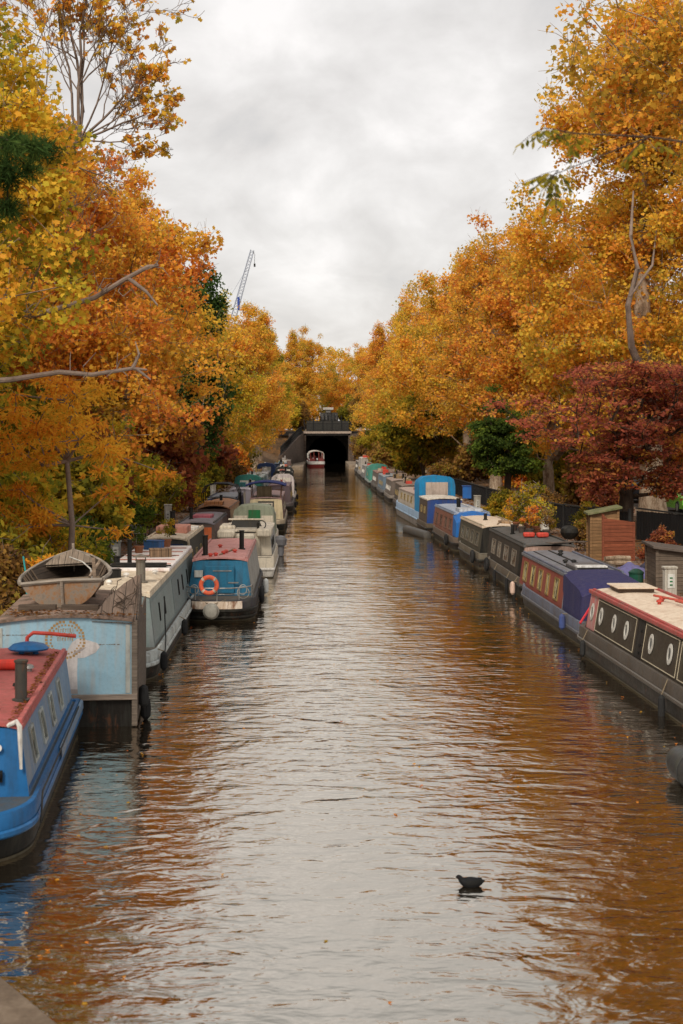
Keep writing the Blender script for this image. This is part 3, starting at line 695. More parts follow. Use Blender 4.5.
# ------------------------------------------------------------------ shrubs
tree_data('s1', 91, [(0,0,-.2,.04),(0,0,.5,.03)], [(0,0,1.0,1.3,1.2,.9),(.7,0,.8,1,.9,.7),(-.5,.2,1.5,.8,.8,.6)], 90, 64, .13, .38, T_OVAL, L_olive, twig_m, gap=.4, flat=.8, seg=.6, twigs=1)
tree_data('s2', 92, [(0,0,-.2,.04),(0,0,.5,.03)], [(0,0,1.2,1.1,1.1,1.1),(.3,.2,2.0,.8,.8,.8),(-.8,0,.7,.9,.9,.6)], 90, 64, .15, .38, T_PLANE, L_brown, twig_m, gap=.4, flat=.8, seg=.6, twigs=2)
tree_data('s3', 93, [(0,0,-.2,.06),(0,0,1.2,.05)], [(0,0,2.2,1.7,1.6,1.6),(.6,0,3.4,1.2,1.2,1.0),(-1,0,1.4,1.2,1.2,.9)], 150, 64, .18, .5, T_PLANE, L_yellow, twig_m, gap=.5, flat=.8, seg=.7, twigs=1)
SH = [
 ('s1',-7.9,29.5,.5,L_olive,'olive green shrub behind the wooden dinghy at the left edge'),
 ('s2',-7.5,33,.9,L_brown,'brown tangled shrub directly behind the wooden dinghy'),
 ('s3',-9.8,33,1.0,L_olive,'olive shrub under the yellow-orange plane at the left edge'),
 ('s1',-9.0,37.5,1.5,L_olive,'olive brown bush left of the golden feathery tree'),
 ('s1',-8.0,41.5,1.3,L_yellow,'bright yellow-green bush at the foot of the feathery tree'),
 ('s3',-10.3,43,1.15,L_yellow,'tall yellow-green bush behind the feathery tree'),
 ('s1',-7.7,46,1.0,L_green,'green leafy bush beside the grey service pillar'),
 ('s2',-9.3,50,1.7,L_olive,'yellow olive bush between the feathery tree and the bicycles'),
 ('s3',-10.0,54,1.3,L_yellow,'yellow-green bush above the bicycles'),
 ('s2',-10.6,60,2.0,L_burg,'burgundy bush on the left bank above the towpath'),
 ('s1',-9.5,62,1.4,L_green,'green bush at the towpath edge beyond the bicycles'),
 ('s3',-9.9,68,1.2,L_yellow,'golden green bush behind the white service pillar'),
 ('s1',-9.0,73,1.5,L_olive,'olive bush by the brown narrowboat'),
 ('s2',-9.2,80,2.2,L_burg,'dark red bush behind the black canopy frame'),
 ('s1',-8.9,88,1.6,L_yellow,'yellow-green bush beyond the blue narrowboat'),
 ('s3',-9.6,95,1.3,L_olive,'tall olive bush far along the left bank'),
 ('s2',-9.4,104,2.4,L_burg,'purple-brown bush behind the green canopied boat'),
 ('s1',-8.8,116,1.9,L_brown,'brown bush behind the pale blue boat'),
 ('s3',-9.3,128,1.3,L_rust,'orange bush near the far left boats'),
 ('s1',-8.8,145,2.0,L_olive,'olive bush before the tunnel wing wall'),
 ('s2',-12.5,39,2.6,L_yellow,'high yellow bush under the amber plane'),
 ('s3',-13.0,52,1.7,L_olive,'high olive bush on the left slope'),
 ('s3',-13.0,64,1.8,L_olive,'high yellow-brown bush on the left slope'),
 ('s3',-12.6,80,1.9,L_rust,'rust-red bush high on the left slope'),
 ('s3',-12.6,96,1.9,L_burg,'burgundy bush high on the left slope'),
 ('s3',-12.2,118,2.0,L_olive,'olive bush high on the far left slope'),
]
for i, (k, x, y, s, lf, lab) in enumerate(SH):
    place_tree(k, 'shrub', lab, 'shrub', (x, y, gzz(x, y)), i*1.9, s, leaf=lf, group='shrubs on the left bank', trunk=False)
for k_, (x_, y_, s_, lf_, lab_) in enumerate(((-10,262,2.0,L_olive,'olive bush left of the bridge railing'),(-6.5,264,1.6,L_yellow,'yellow bush at the left end of the bridge railing'),(8,262,1.9,L_brown,'brown bush at the right end of the bridge railing'),(13,262,2.0,L_amber,'amber bush right of the bridge'),(-4.6,268,1.5,L_brown,'brown bush behind the left bridge railing'),(5.8,266,1.6,L_olive,'olive bush behind the right bridge railing'))): place_tree('s3', 'shrub', lab_, 'shrub', (x_, y_, 5.8), k_, s_, leaf=lf_, group='shrubs around the bridge', trunk=False)
SHR = [
 ('s1',10.1,67,.7,L_olive,'olive shrub on the right bank behind the kettle barbecue'),
 ('s2',10.9,57.5,.55,L_brown,'dry brown shrub between the barbecue and the shed'),
 ('s2',12.4,52.5,.5,L_burg,'dark red leaved shrub right of the shed door'),
 ('s1',13.9,49.5,.7,L_yellow,'yellow-green shrub above the weathered shed roof'),
 ('s1',9.7,72,.6,L_olive,'olive shrub behind the cream roofed boat'),
 ('s2',9.9,79,.7,L_olive,'brown green shrub beside the blue bin'),
 ('s1',10.0,118,1.3,L_brown,'brown shrub under the golden plane'),
 ('s3',9.4,150,1.3,L_olive,'olive shrub behind the far right boats'),
 ('s3',9.0,178,1.4,L_brown,'brown shrub behind the last right boats'),
 ('s2',7.0,238,1.9,L_brown,'bare brown shrub at the right corner of the tunnel mouth'),
 ('s1',12.6,67,.7,L_olive,'olive shrub in front of the long black fence'),
 ('s2',11.9,74,.7,L_brown,'brown shrub against the long black fence'),
 ('s1',11.0,82,.7,L_olive,'small olive shrub against the black fence behind the pale blue roof'),
 ('s3',15.6,80,1.0,L_brown,'brown shrub beyond the black fence under the burgundy tree'),
 ('s3',14.8,92,1.1,L_olive,'olive shrub beyond the black fence by the evergreen'),
 ('s2',14.4,104,1.6,L_rust,'rust-red shrub beyond the black fence'),
 ('s3',13.6,116,1.3,L_brown,'brown shrub under the amber planes by the road'),
 ('s2',14.4,73,1.0,L_burg,'burgundy shrub left of the thick plane trunk'),
 ('s3',23.5,84,1.5,L_rust,'rust-red shrub across the road behind the pale car'),
 ('s3',24.5,95,1.6,L_burg,'burgundy shrub across the road in front of the houses'),
 ('s3',25.0,106,1.6,L_olive,'olive shrub across the road in front of the houses'),
 ('s3',24.5,118,1.8,L_amber,'golden shrub across the road before the houses'),
 ('s3',24.0,132,1.9,L_brown,'brown shrub far across the road'),
 ('s3',12.0,136,1.6,L_brown,'brown shrub between the far plane trunks'),
]
for i, (k, x, y, s, lf, lab) in enumerate(SHR):
    place_tree(k, 'shrub', lab, 'shrub', (x, y, gzz(x, y)), i*2.3+.7, s, leaf=lf, group='shrubs on the right bank', trunk=False)
# loose leaves on the ground
def litter(name, n, fn, seed, size, mat, z=.02):
    rs = np.random.RandomState(seed); P = np.array([fn(rs) for _ in range(n)])
    me = leaves(name, P, rs, .01, 1, size, T_PLANE, mat, up=3)
    o = bpy.data.objects.new(name, me); C.objects.link(o); return tag(o, kind='stuff')
def fl(rs):
    y = 8 + 110 * rs.rand()**1.6; x = edgeL(y) - rs.rand()**.8 * 4.2 - .05; return (x, y, gz(x, y) + (.06 if x > edgeL(y)-.5 else .04))
litter('fallen_leaves', 7000, fl, 3, .15, L_dead)
def fr(rs):
    y = 20 + 110 * rs.rand()**1.3; x = edgeR(y) + rs.rand() * 5.5 + .05; return (x, y, gz(x, y) + .05)
litter('fallen_leaves', 7000, fr, 4, .15, L_dead)
def fw(rs):
    y = 11 + 60 * rs.rand()**1.3; x = rs.uniform(-3.3, 7) if rs.rand() < .3 else rs.choice((-3.3, -3.6, 5.9)) + rs.normal()*.5; return (x, y, .006)
litter('floating_leaves', 320, fw, 6, .055, L_rust)

# the far wood beyond the tunnel closes the view
rs = np.random.RandomState(77); P = []
for k in range(2600):
    x = rs.uniform(-75, 75); P.append((x, rs.uniform(335, 352), 5.5 + rs.rand()**.8 * (18 + 3*math.sin(x*.21) + 2*math.sin(x*.53+1))))
me = leaves('far_wood', np.array(P), rs, 1.7, 60, .5, T_QUAD, L_amber); o = bpy.data.objects.new('far_wood', me); C.objects.link(o); tag(o, 'golden wood closing the view beyond the tunnel', kind='stuff')

gt = [o for o in bpy.data.objects if o.get('label', '').startswith('tallest orange plane')][0]
m = MB(); m.tube([(-.1,-.1,4.5),(-1.8,-3.2,6.8),(-3.3,-4.8,8.6),(-3.75,-5.4,10.5),(-3.35,-5.6,12.2),(-3.6,-5.4,13.8),(-3.2,-4.8,16)], [.4,.26,.17,.135,.115,.085,.04], 9); m.tube([(-3.7,-5.5,10.9),(-2.6,-5.6,12.4),(-2.2,-5.2,14.2)], [.08,.06,.025], 7); m.build('pale_limb', twig_m, gt)
ft = [o for o in bpy.data.objects if o.get('label', '').startswith('orange plane tree with forked pale')][0]
a = -ft.rotation_euler.z; cs, sn = math.cos(a), math.sin(a)
W = [(13.9,85,4),(15.3,82,6.2),(15.9,80,8.0),(15.6,79.6,9.6),(15.2,79.5,11.2)]; W2 = [(15.7,80,8.9),(16.2,79.6,10.2),(16.3,79.5,11.8)]
tl = lambda p: ((cs*(p[0]-ft.location.x) - sn*(p[1]-ft.location.y))/ft.scale.x, (sn*(p[0]-ft.location.x) + cs*(p[1]-ft.location.y))/ft.scale.x, (p[2]-ft.location.z)/ft.scale.x)
m = MB(); m.tube([tl(p) for p in W], [.32,.26,.22,.17,.1], 9); m.tube([tl(p) for p in W2], [.15,.12,.07], 8); m.build('pale_limb', bark_pale, ft)
# ------------------------------------------------------------------ boats
black = paint((.011, .010, .009), .55, .5, (.05, .038, .028), fade=.15)
tar = paint((.018, .014, .011), .7, .7, (.09, .06, .04), fade=.3, rust=.25)
brass = paint((.5, .36, .14), .35, .3, metal=.8)
steel = paint((.35, .34, .32), .4, .4, metal=.7)
white = paint((.72, .68, .62), .5, .5)
cream = paint((.62, .54, .42), .55, .5)
rubber = paint((.015, .014, .014), .8, .4, fade=.2)
redp = paint((.5, .05, .03), .45, .3)
rope_m = paint((.22, .17, .11), .9, .4)
DARKGL = glass((.02, .022, .025)); CURT = glass((.04, .038, .035), (.42, .38, .3)); CREAMGL = glass((.35, .3, .22), (.62, .56, .45))
BLK = (.018, .016, .015)

def outline(L, W, near='round', far='bow', n=9, bowl=3.2):
    """half outline [(y, halfwidth)] from near tip to far tip"""
    pts = []
    def end(kind, ln):
        if kind == 'round': return [(ln * (1 - math.cos(a)), (W/2) * (.30 + .70 * math.sin(a))) for a in [PI/2 * i / n for i in range(n + 1)]]
        if kind == 'bow': return [(ln * t, (W/2) * (.06 + .94 * math.sin(PI/2 * min(1, t) ** .8))) for t in [i / n for i in range(n + 1)]]
        return [(0, W/2 * .96), (.06, W/2)]
    A = end(near, bowl if near == 'bow' else 1.0); B = end(far, bowl if far == 'bow' else 1.0)
    pts = A + [(L * .5, W/2)] + [(L - y, w_) for y, w_ in reversed(B)]
    return pts
def hull_mesh(L, W, near, far, levels, sheer=.3, bowl=3.2):
    """levels: [(z, widthscale)] bottom to top -> closed loft"""
    o = outline(L, W, near, far, bowl=bowl); loops = []
    for z, s in levels:
        lp = []
        tz = max(0, min(1, z / .55))
        for sd, seq in ((1, o), (-1, list(reversed(o)))):
            for y, w_ in seq:
                rise = 0
                if near == 'bow': rise += max(0, 1 - y/bowl) ** 2 * sheer
                if far == 'bow': rise += max(0, 1 - (L - y)/bowl) ** 2 * sheer
                yy = L/2 + (y - L/2) * (1 - (1 - s) * .5)
                lp.append((sd * w_ * s, yy, z + rise * tz))
        loops.append(lp)
    return loops
def loft(loops, cap_top=False, cap_bot=False):
    m = MB(); n = len(loops[0]); vs = [p for lp in loops for p in lp]
    fs = [(i*n+j, i*n+(j+1) % n, (i+1)*n+(j+1) % n, (i+1)*n+j) for i in range(len(loops)-1) for j in range(n)]
    m.add(vs, fs)
    for fl_, k in ((cap_top, len(loops)-1), (cap_bot, 0)):
        if fl_:
            h = n // 2; b = k * n
            m.f += [[b+j, b+j+1, b+n-2-j, b+n-1-j] for j in range(h-1)]; m.mi += [0]*(h-1)
    return m

class Boat:
    def __init__(s, name, label, cat, x, y, rot, L, W=2.08, near='round', far='bow', hull=None, band=None, strake=None, deck=None, zd=.55, sheer=.3, group=None, bowl=3.2, bandz=.32):
        s.t = thing(name, label, cat, (x, y, 0), R(rot), group); s.L, s.W, s.zd = L, W, zd
        hull = hull or black
        loft(hull_mesh(L, W, near, far, [(-.3, .86), (-.02, .93), (.08, .97), (bandz, 1.0)], sheer, bowl)).build('hull', hull, s.t)
        loft(hull_mesh(L, W, near, far, [(bandz-.03, 1.012), (bandz, 1.03), (bandz+.05, 1.03), (bandz+.07, 1.008)], sheer, bowl)).build('rubbing_strake', strake or hull, s.t)
        up = [(bandz+.06, 1.0), (zd, 1.0), (zd+.06, .985), (zd+.06, .93), (zd+.02, .92)]
        loft(hull_mesh(L, W, near, far, up, sheer, bowl)).build('gunwale', band or hull, s.t)
        loft(hull_mesh(L, W*.94, near, far, [(zd+.015, 1), (zd+.03, 1)], sheer, bowl), cap_top=True).build('deck', deck or paint((.1, .085, .07), .8, .6), s.t)
        # wet, slimy waterline
        loft(hull_mesh(L, W, near, far, [(-.05, .936), (.03, .962), (.045, .966)], 0, bowl)).build('waterline_stain', paint((.10, .085, .055), .6, .6), s.t)
    def cabin(s, y0, y1, zr, side, face=None, roof=None, inset=.16, tumble=.1, rake0=.0, rake1=.0, camber=.07, rail=None, over=.03, name='cabin'):
        zd = s.zd; wb = s.W/2 - inset; wt = wb - tumble; z0 = zd + .02
        s.cb = (y0, y1, zr, wb, wt, z0)
        m = MB()
        v = [(-wb,y0,z0),(wb,y0,z0),(wb,y1,z0),(-wb,y1,z0),(-wt,y0+rake0,zr),(wt,y0+rake0,zr),(wt,y1-rake1,zr),(-wt,y1-rake1,zr)]
        m.add(v, [(1,2,6,5),(3,0,4,7)]); m.add(v, [(0,1,5,4),(2,3,7,6)], 1)
        o = m.build(name, [side, face or side], s.t, smooth=0); s.cab = o
        # cambered roof
        m = MB(); K = 8; P = []; Q = []
        for (yy, ) in ((y0+rake0-over,), (y1-rake1+over,)):
            row = [(-wt-over + (2*wt+2*over)*k/K, yy, zr + camber * (1 - ((k - K/2)/(K/2))**2) + .035) for k in range(K+1)]
            P.append(row); Q.append([(a, b, c - .05 if i not in (0, K) else c-.07) for i, (a, b, c) in enumerate(row)])
        n = K + 1; vs = P[0] + P[1] + Q[0] + Q[1]
        fs = [(i, i+1, n+i+1, n+i) for i in range(K)] + [(2*n+i, 3*n+i, 3*n+i+1, 2*n+i+1) for i in range(K)]
        fs += [(i, 2*n+i, 2*n+i+1, i+1) for i in range(K)] + [(n+i, n+i+1, 3*n+i+1, 3*n+i) for i in range(K)] + [(0, n, 3*n, 2*n), (K, 2*n+K, 3*n+K, n+K)]
        m.add(vs, fs); s.roof = m.build('roof', roof or side, s.t, smooth=40)
        if rail:
            for sx in (-1, 1):
                m = MB(); m.box(sx*(wt-.02)-.035, sx*(wt-.02)+.035, y0+rake0+.1, y1-rake1-.1, zr+.03, zr+.10); m.build('handrail', rail, s.t, smooth=0, bevel=.015)
        return s
    def rz(s, x=0):   # roof height at x
        y0, y1, zr, wb, wt, z0 = s.cb; return zr + .035 + .07 * (1 - (x/wt)**2)
    def basis(s, sx):
        y0, y1, zr, wb, wt, z0 = s.cb
        up = Vector((sx*(wt-wb), 0, zr - z0)); H = up.length; up.normalize(); n = Vector((sx*up.z, 0, -sx*up.x)) if True else None
        n = Vector((0, sx, 0)).cross(up) if False else Vector((sx * up.z, 0, abs(up.x)))
        return up, n.normalized(), H
    def sp(s, sx, y, h, off=0):
        y0, y1, zr, wb, wt, z0 = s.cb; up, n, H = s.basis(sx)
        return Vector((sx*wb, y, z0)) + up * h + n * off
    def panel(s, sx, ya, yb, ha, hb, mat, th=.006, name='side_panel', parent=None):
        up, n, H = s.basis(sx); m = MB()
        m.obox(s.sp(sx, (ya+yb)/2, (ha+hb)/2, th/2+.002), (0,1,0), up, n, (yb-ya)/2, (hb-ha)/2, th/2)
        return m.build(name, mat, parent or s.t, smooth=0)
    def frame_line(s, sx, ya, yb, ha, hb, mat, wd=.018, name='coach_line'):
        up, n, H = s.basis(sx); m = MB()
        for (a, b, c, d) in ((ya,yb,ha,ha+wd),(ya,yb,hb-wd,hb),(ya,ya+wd,ha+wd,hb-wd),(yb-wd,yb,ha+wd,hb-wd)):
            m.obox(s.sp(sx, (a+b)/2, (c+d)/2, .012), (0,1,0), up, n, (b-a)/2, (d-c)/2, .004)
        return m.build(name, mat, s.t, smooth=0)
    def window(s, sx, y, h, wd, ht, frame, pane, fw=.035, slant=0):
        up, n, H = s.basis(sx); f = MB(); up2 = (up + Vector((0, slant, 0))); c = s.sp(sx, y, h, 0)
        for a, b, c_, d in ((-wd/2, wd/2, ht/2-fw, ht/2), (-wd/2, wd/2, -ht/2, -ht/2+fw), (-wd/2, -wd/2+fw, -ht/2+fw, ht/2-fw), (wd/2-fw, wd/2, -ht/2+fw, ht/2-fw)):
            o = c + Vector((0, 1, 0)) * (a+b)/2 + up2 * (c_+d)/2 + n * .014
            f.obox(o, (0,1,0), up, n, (b-a)/2, (d-c_)/2, .014) if not slant else f.add([o + Vector((0,1,0))*i*(b-a)/2 + up2*j*(d-c_)/2 + n*k*.014 for k in (-1,1) for i,j in ((-1,-1),(1,-1),(1,1),(-1,1))], [(0,3,2,1),(4,5,6,7),(0,1,5,4),(1,2,6,5),(2,3,7,6),(3,0,4,7)])
        fo = f.build('window', frame, s.t, smooth=0)
        p = MB(); hw, hh = wd/2 - fw*.7, ht/2 - fw*.7
        p.add([c + Vector((0,1,0))*i*hw + up2*j*hh + n*.009 for i, j in ((-1,-1),(1,-1),(1,1),(-1,1))], [(0,1,2,3)])
        p.build('pane', pane, fo, smooth=0); return fo
    def porthole(s, sx, y, h, r, frame, pane, el=1.0):
        up, n, H = s.basis(sx); c = s.sp(sx, y, h, .012); m = MB(); K = 22
        for ra, rb, z0_, z1_ in ((r*.62, r, 0, .022),):
            vs = []
            for k in range(K):
                a = 2*PI*k/K; d = Vector((0,1,0))*math.cos(a) + up*math.sin(a)*el
                vs += [c + d*ra, c + d*rb, c + d*ra + n*z1_, c + d*rb + n*z1_*.6]
            m.add(vs, [f_ for k in range(K) for f_ in ((4*k+2, 4*k+3, 4*((k+1)%K)+3, 4*((k+1)%K)+2), (4*k+1, 4*((k+1)%K)+1, 4*((k+1)%K)+3, 4*k+3), (4*k, 4*k+2, 4*((k+1)%K)+2, 4*((k+1)%K)))])
        fo = m.build('porthole', frame, s.t)
        p = MB(); p.add([c + (Vector((0,1,0))*math.cos(2*PI*k/K) + up*math.sin(2*PI*k/K)*el)*r*.64 + n*.002 for k in range(K)], [tuple(range(K))])
        p.build('pane', pane, fo, smooth=0); return fo
    def part(s, name, mb, mat, smooth=35, bevel=0, parent=None): return mb.build(name, mat, parent or s.t, smooth, bevel)
    def chimney(s, x, y, h=.55, r=.07, col=None, cowl=False):
        z = s.rz(x) - .02; m = MB(); m.lathe([(r*1.5, 0), (r*1.5, .05), (r, .06), (r, h-.03), (r*1.18, h-.03), (r*1.18, h)], (x, y, z), 12)
        o = m.build('chimney', col or black, s.t)
        if cowl:
            m = MB(); m.lathe([(r*.2, h+.14), (r*1.7, h+.09), (r*1.8, h+.07)], (x, y, z), 12); m.tube([(x-r, y, z+h), (x-r, y, z+h+.09)], .012, 4); m.tube([(x+r, y, z+h), (x+r, y, z+h+.09)], .012, 4); m.build('cowl', col or black, o)
        return o
    def vent(s, x, y, mat=None, r=.1):
        z = s.rz(x) - .02; m = MB(); m.lathe([(r*.6, 0), (r*.6, .06), (r, .07), (r*.85, .11), (r*.3, .13)], (x, y, z), 12); return m.build('mushroom_vent', mat or brass, s.t)
    def fender(s, sx, y, z=.25, r=.09, h=.45, mat=None):
        x = sx * (s.W/2 + r + .03); m = MB(); m.lathe([(r*.3, -h/2), (r*.9, -h/2+.06), (r, 0), (r*.9, h/2-.06), (r*.3, h/2)], (x, y, z), 10)
        o = m.build('fender', mat or rubber, s.t); m = MB(); m.tube([(x, y, z+h/2), (sx*(s.W/2-.02), y, s.zd+.07)], .012, 5); m.build('fender_rope', rope_m, o); return o
    def hatch(s, x0, x1, y0, y1, mat, h=.08, name='hatch'):
        m = MB(); z = s.rz(0) - .06; m.box(x0, x1, y0, y1, z, z+.06+h); return m.build(name, mat, s.t, smooth=0, bevel=.015)
    def face_box(s, x0, x1, z0, z1, mat, name='door', th=.012, y=None, extra=0):
        y0 = s.cb[0] if y is None else y; m = MB(); m.box(x0, x1, y0-th-.003-extra, y0-.003-extra, z0, z1); return m.build(name, mat, s.t, smooth=0)
    def canopy(s, y0, y1, z1, mat, w=None, inset=.12, sag=.03, front=.25, name='canopy', open_near=False):
        """fabric cover on hoops"""
        w = w or s.W/2 - inset; prof = [(-w, s.zd+.05), (-w*1.0, z1-.55), (-w*.92, z1-.2), (-w*.7, z1-.05), (0, z1+.03), (w*.7, z1-.05), (w*.92, z1-.2), (w*1.0, z1-.55), (w, s.zd+.05)]
        P = []; K = 8
        for i in range(K+1):
            t = i/K; y = y0 + (y1-y0)*t; sg = sag * math.sin(PI*((t*3) % 1)); sl = 0
            if t > .75: sl = (t-.75)/.25*front
            P.append([(x*(1-.01*(i%2)), y, (z - sg if z > z1-.3 else z) - (sl if z > z1-.3 else 0)) for x, z in prof])
        m = MB(); m.sheet(P)
        if not open_near: m.add(P[0], [tuple(range(len(prof)))])
        m.add(P[-1], [tuple(reversed(range(len(prof))))])
        return m.build(name, mat, s.t, smooth=50)

def fabric(col): return paint(col, .9, .35, fade=.3, bump=.25)

# ======== left row ========
# L1: blue narrowboat with red roof, nearest left
blue_b = paint((.012, .105, .27), .35, .3, (.03, .04, .05), fade=.25)
blue_f = paint((.12, .18, .27), .5, .65, (.33, .32, .33), fade=.6)
red_r = paint((.36, .085, .075), .6, .5, (.2, .08, .06), fade=.3)
b = Boat('narrowboat', 'blue narrowboat with red roof and black stovepipe, nearest on the left', 'boat', -4.62, 17.35, 5.0, 7.95, 2.04, 'round', 'square', hull=black, band=blue_b, strake=blue_b, deck=paint((.05,.07,.09),.7), bandz=.34, group='boats moored on the left')
L1 = b
m = loft(hull_mesh(7.95, 2.04, 'round', 'square', [(.42, 1.035), (.44, 1.04), (.56, 1.035), (.6, 1.0)], 0)); kp = [i for i, f in enumerate(m.f) if all(m.v[j][1] > 1.2 for j in f)]; m.f = [m.f[i] for i in kp]; m.mi = [0]*len(kp); m.build('upper_band', blue_f, b.t)
b.cabin(1.15, 7.6, 1.47, blue_f, blue_b, red_r, inset=.12, tumble=.12, rake0=.06, rail=paint((.42,.1,.09),.5,.4))
for y in (1.9, 3.1, 4.35, 5.6): b.window(1, y+.25, .5, .42, .52, paint((.36,.38,.36),.5,.5), glass((.03,.035,.03),(.3,.29,.22)), .045, slant=-.35)
b.panel(1, 1.25, 7.5, .06, .12, blue_b, name='trim_line'); b.panel(1, 1.25, 7.5, .84, .88, blue_b, name='trim_line')
m = MB(); m.lathe([(.02, -.012), (.05, -.012), (.052, 0)], (.5, 1.14, 1.22), 14, 'y'); b.part('face_light', m, white)
m = MB(); m.box(.5, .56, 1.10, 1.14, .78, .93); m.tube([(.53,1.09,.9),(.53,1.05,.86),(.53,1.09,.81)], .012, 6); b.part('door_handle', m, black)
m = MB(); m.box(-.3, .3, 1.12, 1.146, .66, 1.40); b.part('door', m, blue_b, 0, .008)
m = MB(); m.tube([(.62,1.2,1.50),(.74,1.14,1.56),(.78,1.12,1.50),(.79,1.1,1.30),(.8,1.1,.95)], [.03,.034,.034,.03,.02], 8); b.part('grab_rail', m, white)
b.chimney(.6, 2.75, .6, .085, paint((.045,.042,.036), .45, .5, rust=.15))
m = MB(); m.tube([(.36,2.0,1.55),(.36,2.0,1.72)], .01, 5); m.lathe([(.05,0),(.05,.02)], (.36,2.0,1.55), 8); b.part('aerial', m, black)
b.vent(.45, 3.6, black, .08); b.vent(.42, 5.2, steel, .09)
m = MB(); m.tube([(.12,7.4,1.5),(.14,7.4,1.78),(.24,7.4,1.86),(.55,7.4,1.84),(.98,7.4,1.79)], .034, 8); b.part('tiller', m, redp)
m = MB(); m.tube([(1.04,7.2,.6),(1.08,3.5,.66),(1.07,1.2,.64),(1.08,.9,.3)], .014, 5); b.part('mooring_line', m, black)
# things standing on its roof
def roof_world(b, x, y, dz=0):
    a = b.t.rotation_euler.z; l = b.t.location
    return (l.x + x*math.cos(a) - y*math.sin(a), l.y + x*math.sin(a) + y*math.cos(a), b.rz(x) + dz)
m = MB(); m.lathe([(.03,.0),(.27,-.03),(.29,.0),(.22,.07),(.1,.10),(.02,.11)], (0,0,.10), 20, sx=1.2); m.lathe([(.05,0),(.05,.11)], (.12,0,0), 8); m.lathe([(.05,0),(.05,.11)], (-.12,0,0), 8)
tag(m.build('upturned_basin', blue_b), 'blue upturned basin lying on the red boat roof', 'basin').location = roof_world(L1, .22, 6.9, 0)
m = MB(); m.tube([(-.9,0,.09),(.0,.02,.085),(.42,.05,.09)], .085, 12)
o = tag(m.build('rolled_mat', paint((.7,.05,.03), .6, .2)), 'bright red rolled mat behind the stovepipe on the red boat roof', 'mat'); o.location = roof_world(L1, -.18, 5.2, 0)
def leafpile(label, pts, n, rad, seed, mat=None, size=.07, flat=.25):
    rs = np.random.RandomState(seed); P = np.array(pts)[rs.randint(0, len(pts), n)] + rs.normal(size=(n,3))*np.array([rad, rad, 0]); P[:, 2] = np.array(pts)[0][2] + rs.rand(n)*.02
    me = leaves('fallen_leaves', P, rs, .02, 1, size, T_PLANE, mat or L_dead, up=3); o = bpy.data.objects.new('fallen_leaves', me); C.objects.link(o); tag(o, kind='stuff'); return o
pts = [roof_world(L1, .66, 1.3 + k*.12, .02) for k in range(50)]
rs_ = np.random.RandomState(2); leafpile('', pts, 230, .035, 2, size=.055)

# L2: pale blue square-ended houseboat with painted emblem
pale = paint((.30, .47, .56), .6, .4, (.42, .38, .33), fade=.35)
t = thing('houseboat', 'pale blue square houseboat with painted emblem and wooden board roof', 'boat', (-4.62, 25.72, 0), R(5), 'boats moored on the left')
oldw = wood((.2,.14,.10), 5, 'z', gaps=False); plank_g = wood((.27,.215,.175), 7, 'x', gaps=True)
m = MB(); m.box(-1.27, 1.22, .06, 4.3, -.35, .50); m.build('hull', tar, t, 0)
m = MB(); m.box(-1.3, 1.27, -.05, .1, .50, .60); m.build('rail_plank', wood((.3,.23,.18), 4, 'z', gaps=False), t, 0, .01)
K = 12; top = lambda x: 1.90 + .10*(1 - (x/1.25)**2)
m = MB(); xs = [-1.25 + 2.42*k/K for k in range(K+1)]
vs = [(x, .0, .60) for x in xs] + [(x, .0, top(x)) for x in xs] + [(x, 4.2, .60) for x in xs] + [(x, 4.2, top(x)) for x in xs]; n = K+1
m.add(vs, [(i, i+1, n+i+1, n+i) for i in range(K)] + [(2*n+i, 3*n+i, 3*n+i+1, 2*n+i+1) for i in range(K)] + [(0, n, 3*n, 2*n), (K, 2*n+K, 3*n+K, n+K)])
m.build('cabin', pale, t, 0)
m = MB(); vs = [(x*1.02, y, top(x)+d) for y in (-.06, 4.25) for d in (.0, .05) for x in xs]
m.add(vs, [(n+i, n+i+1, 3*n+i+1, 3*n+i) for i in range(K)] + [(i, n+i, n+i+1, i+1) for i in range(K)] + [(i, i+1, 2*n+i+1, 2*n+i) for i in range(K)] + [(K, 2*n+K, 3*n+K, n+K), (0, n, 3*n, 2*n)])
m.build('roof', rough_mat('mossy_roof', [(.3, (.08,.06,.035)), (.45, (.16,.11,.08)), (.58, (.3,.2,.15)), (.7, (.28,.12,.06))], 2.5, 7, .95, .5, 25), t, 0)
m = MB(); m.box(1.17, 1.27, -.03, .12, .02, 1.93); m.build('corner_post', wood((.22,.17,.13), 3, 'z', gaps=False), t, 0, .012)
for q_ in ((1.06, 1.14, -.015, -.002, .62, 1.86),(-1.2,-1.14,-.012,-.002,.62,1.82)): m = MB(); m.box(*q_); m.build('batten', paint((.42,.42,.38),.7,.6,rust=.3), t, 0)
# sloping board roof panel and its side
m = MB(); A = [(.45,-.02,1.97),(1.24,-.04,1.92),(1.18,4.1,2.42),(.55,4.1,2.30)]
m.add([A[0],A[1],(1.25,1.75,2.58),(1.18,1.8,2.58),(.95,1.35,2.46),(.68,.7,2.26)] , [(0,1,2,3,4,5)])
m.add([(p[0],p[1],p[2]-.05) for p in [A[0],A[1],(1.25,1.75,2.58),(1.18,1.8,2.58),(.95,1.35,2.46),(.68,.7,2.26)]], [(5,4,3,2,1,0)])
m.build('board_panel', wood((.22,.15,.11), 5, 'x'), t, 0)
m = MB(); m.prism([(.13,.1),(.13,1.95),(1.72,2.60),(1.80,2.60),(1.80,1.9),(4.2,1.9),(4.2,.1)], 1.25, 1.28, 'x'); m.build('side_board', wood((.11,.08,.06), 3, 'z', gaps=False), t, 0)
m = MB(); rv = random.Random(8)
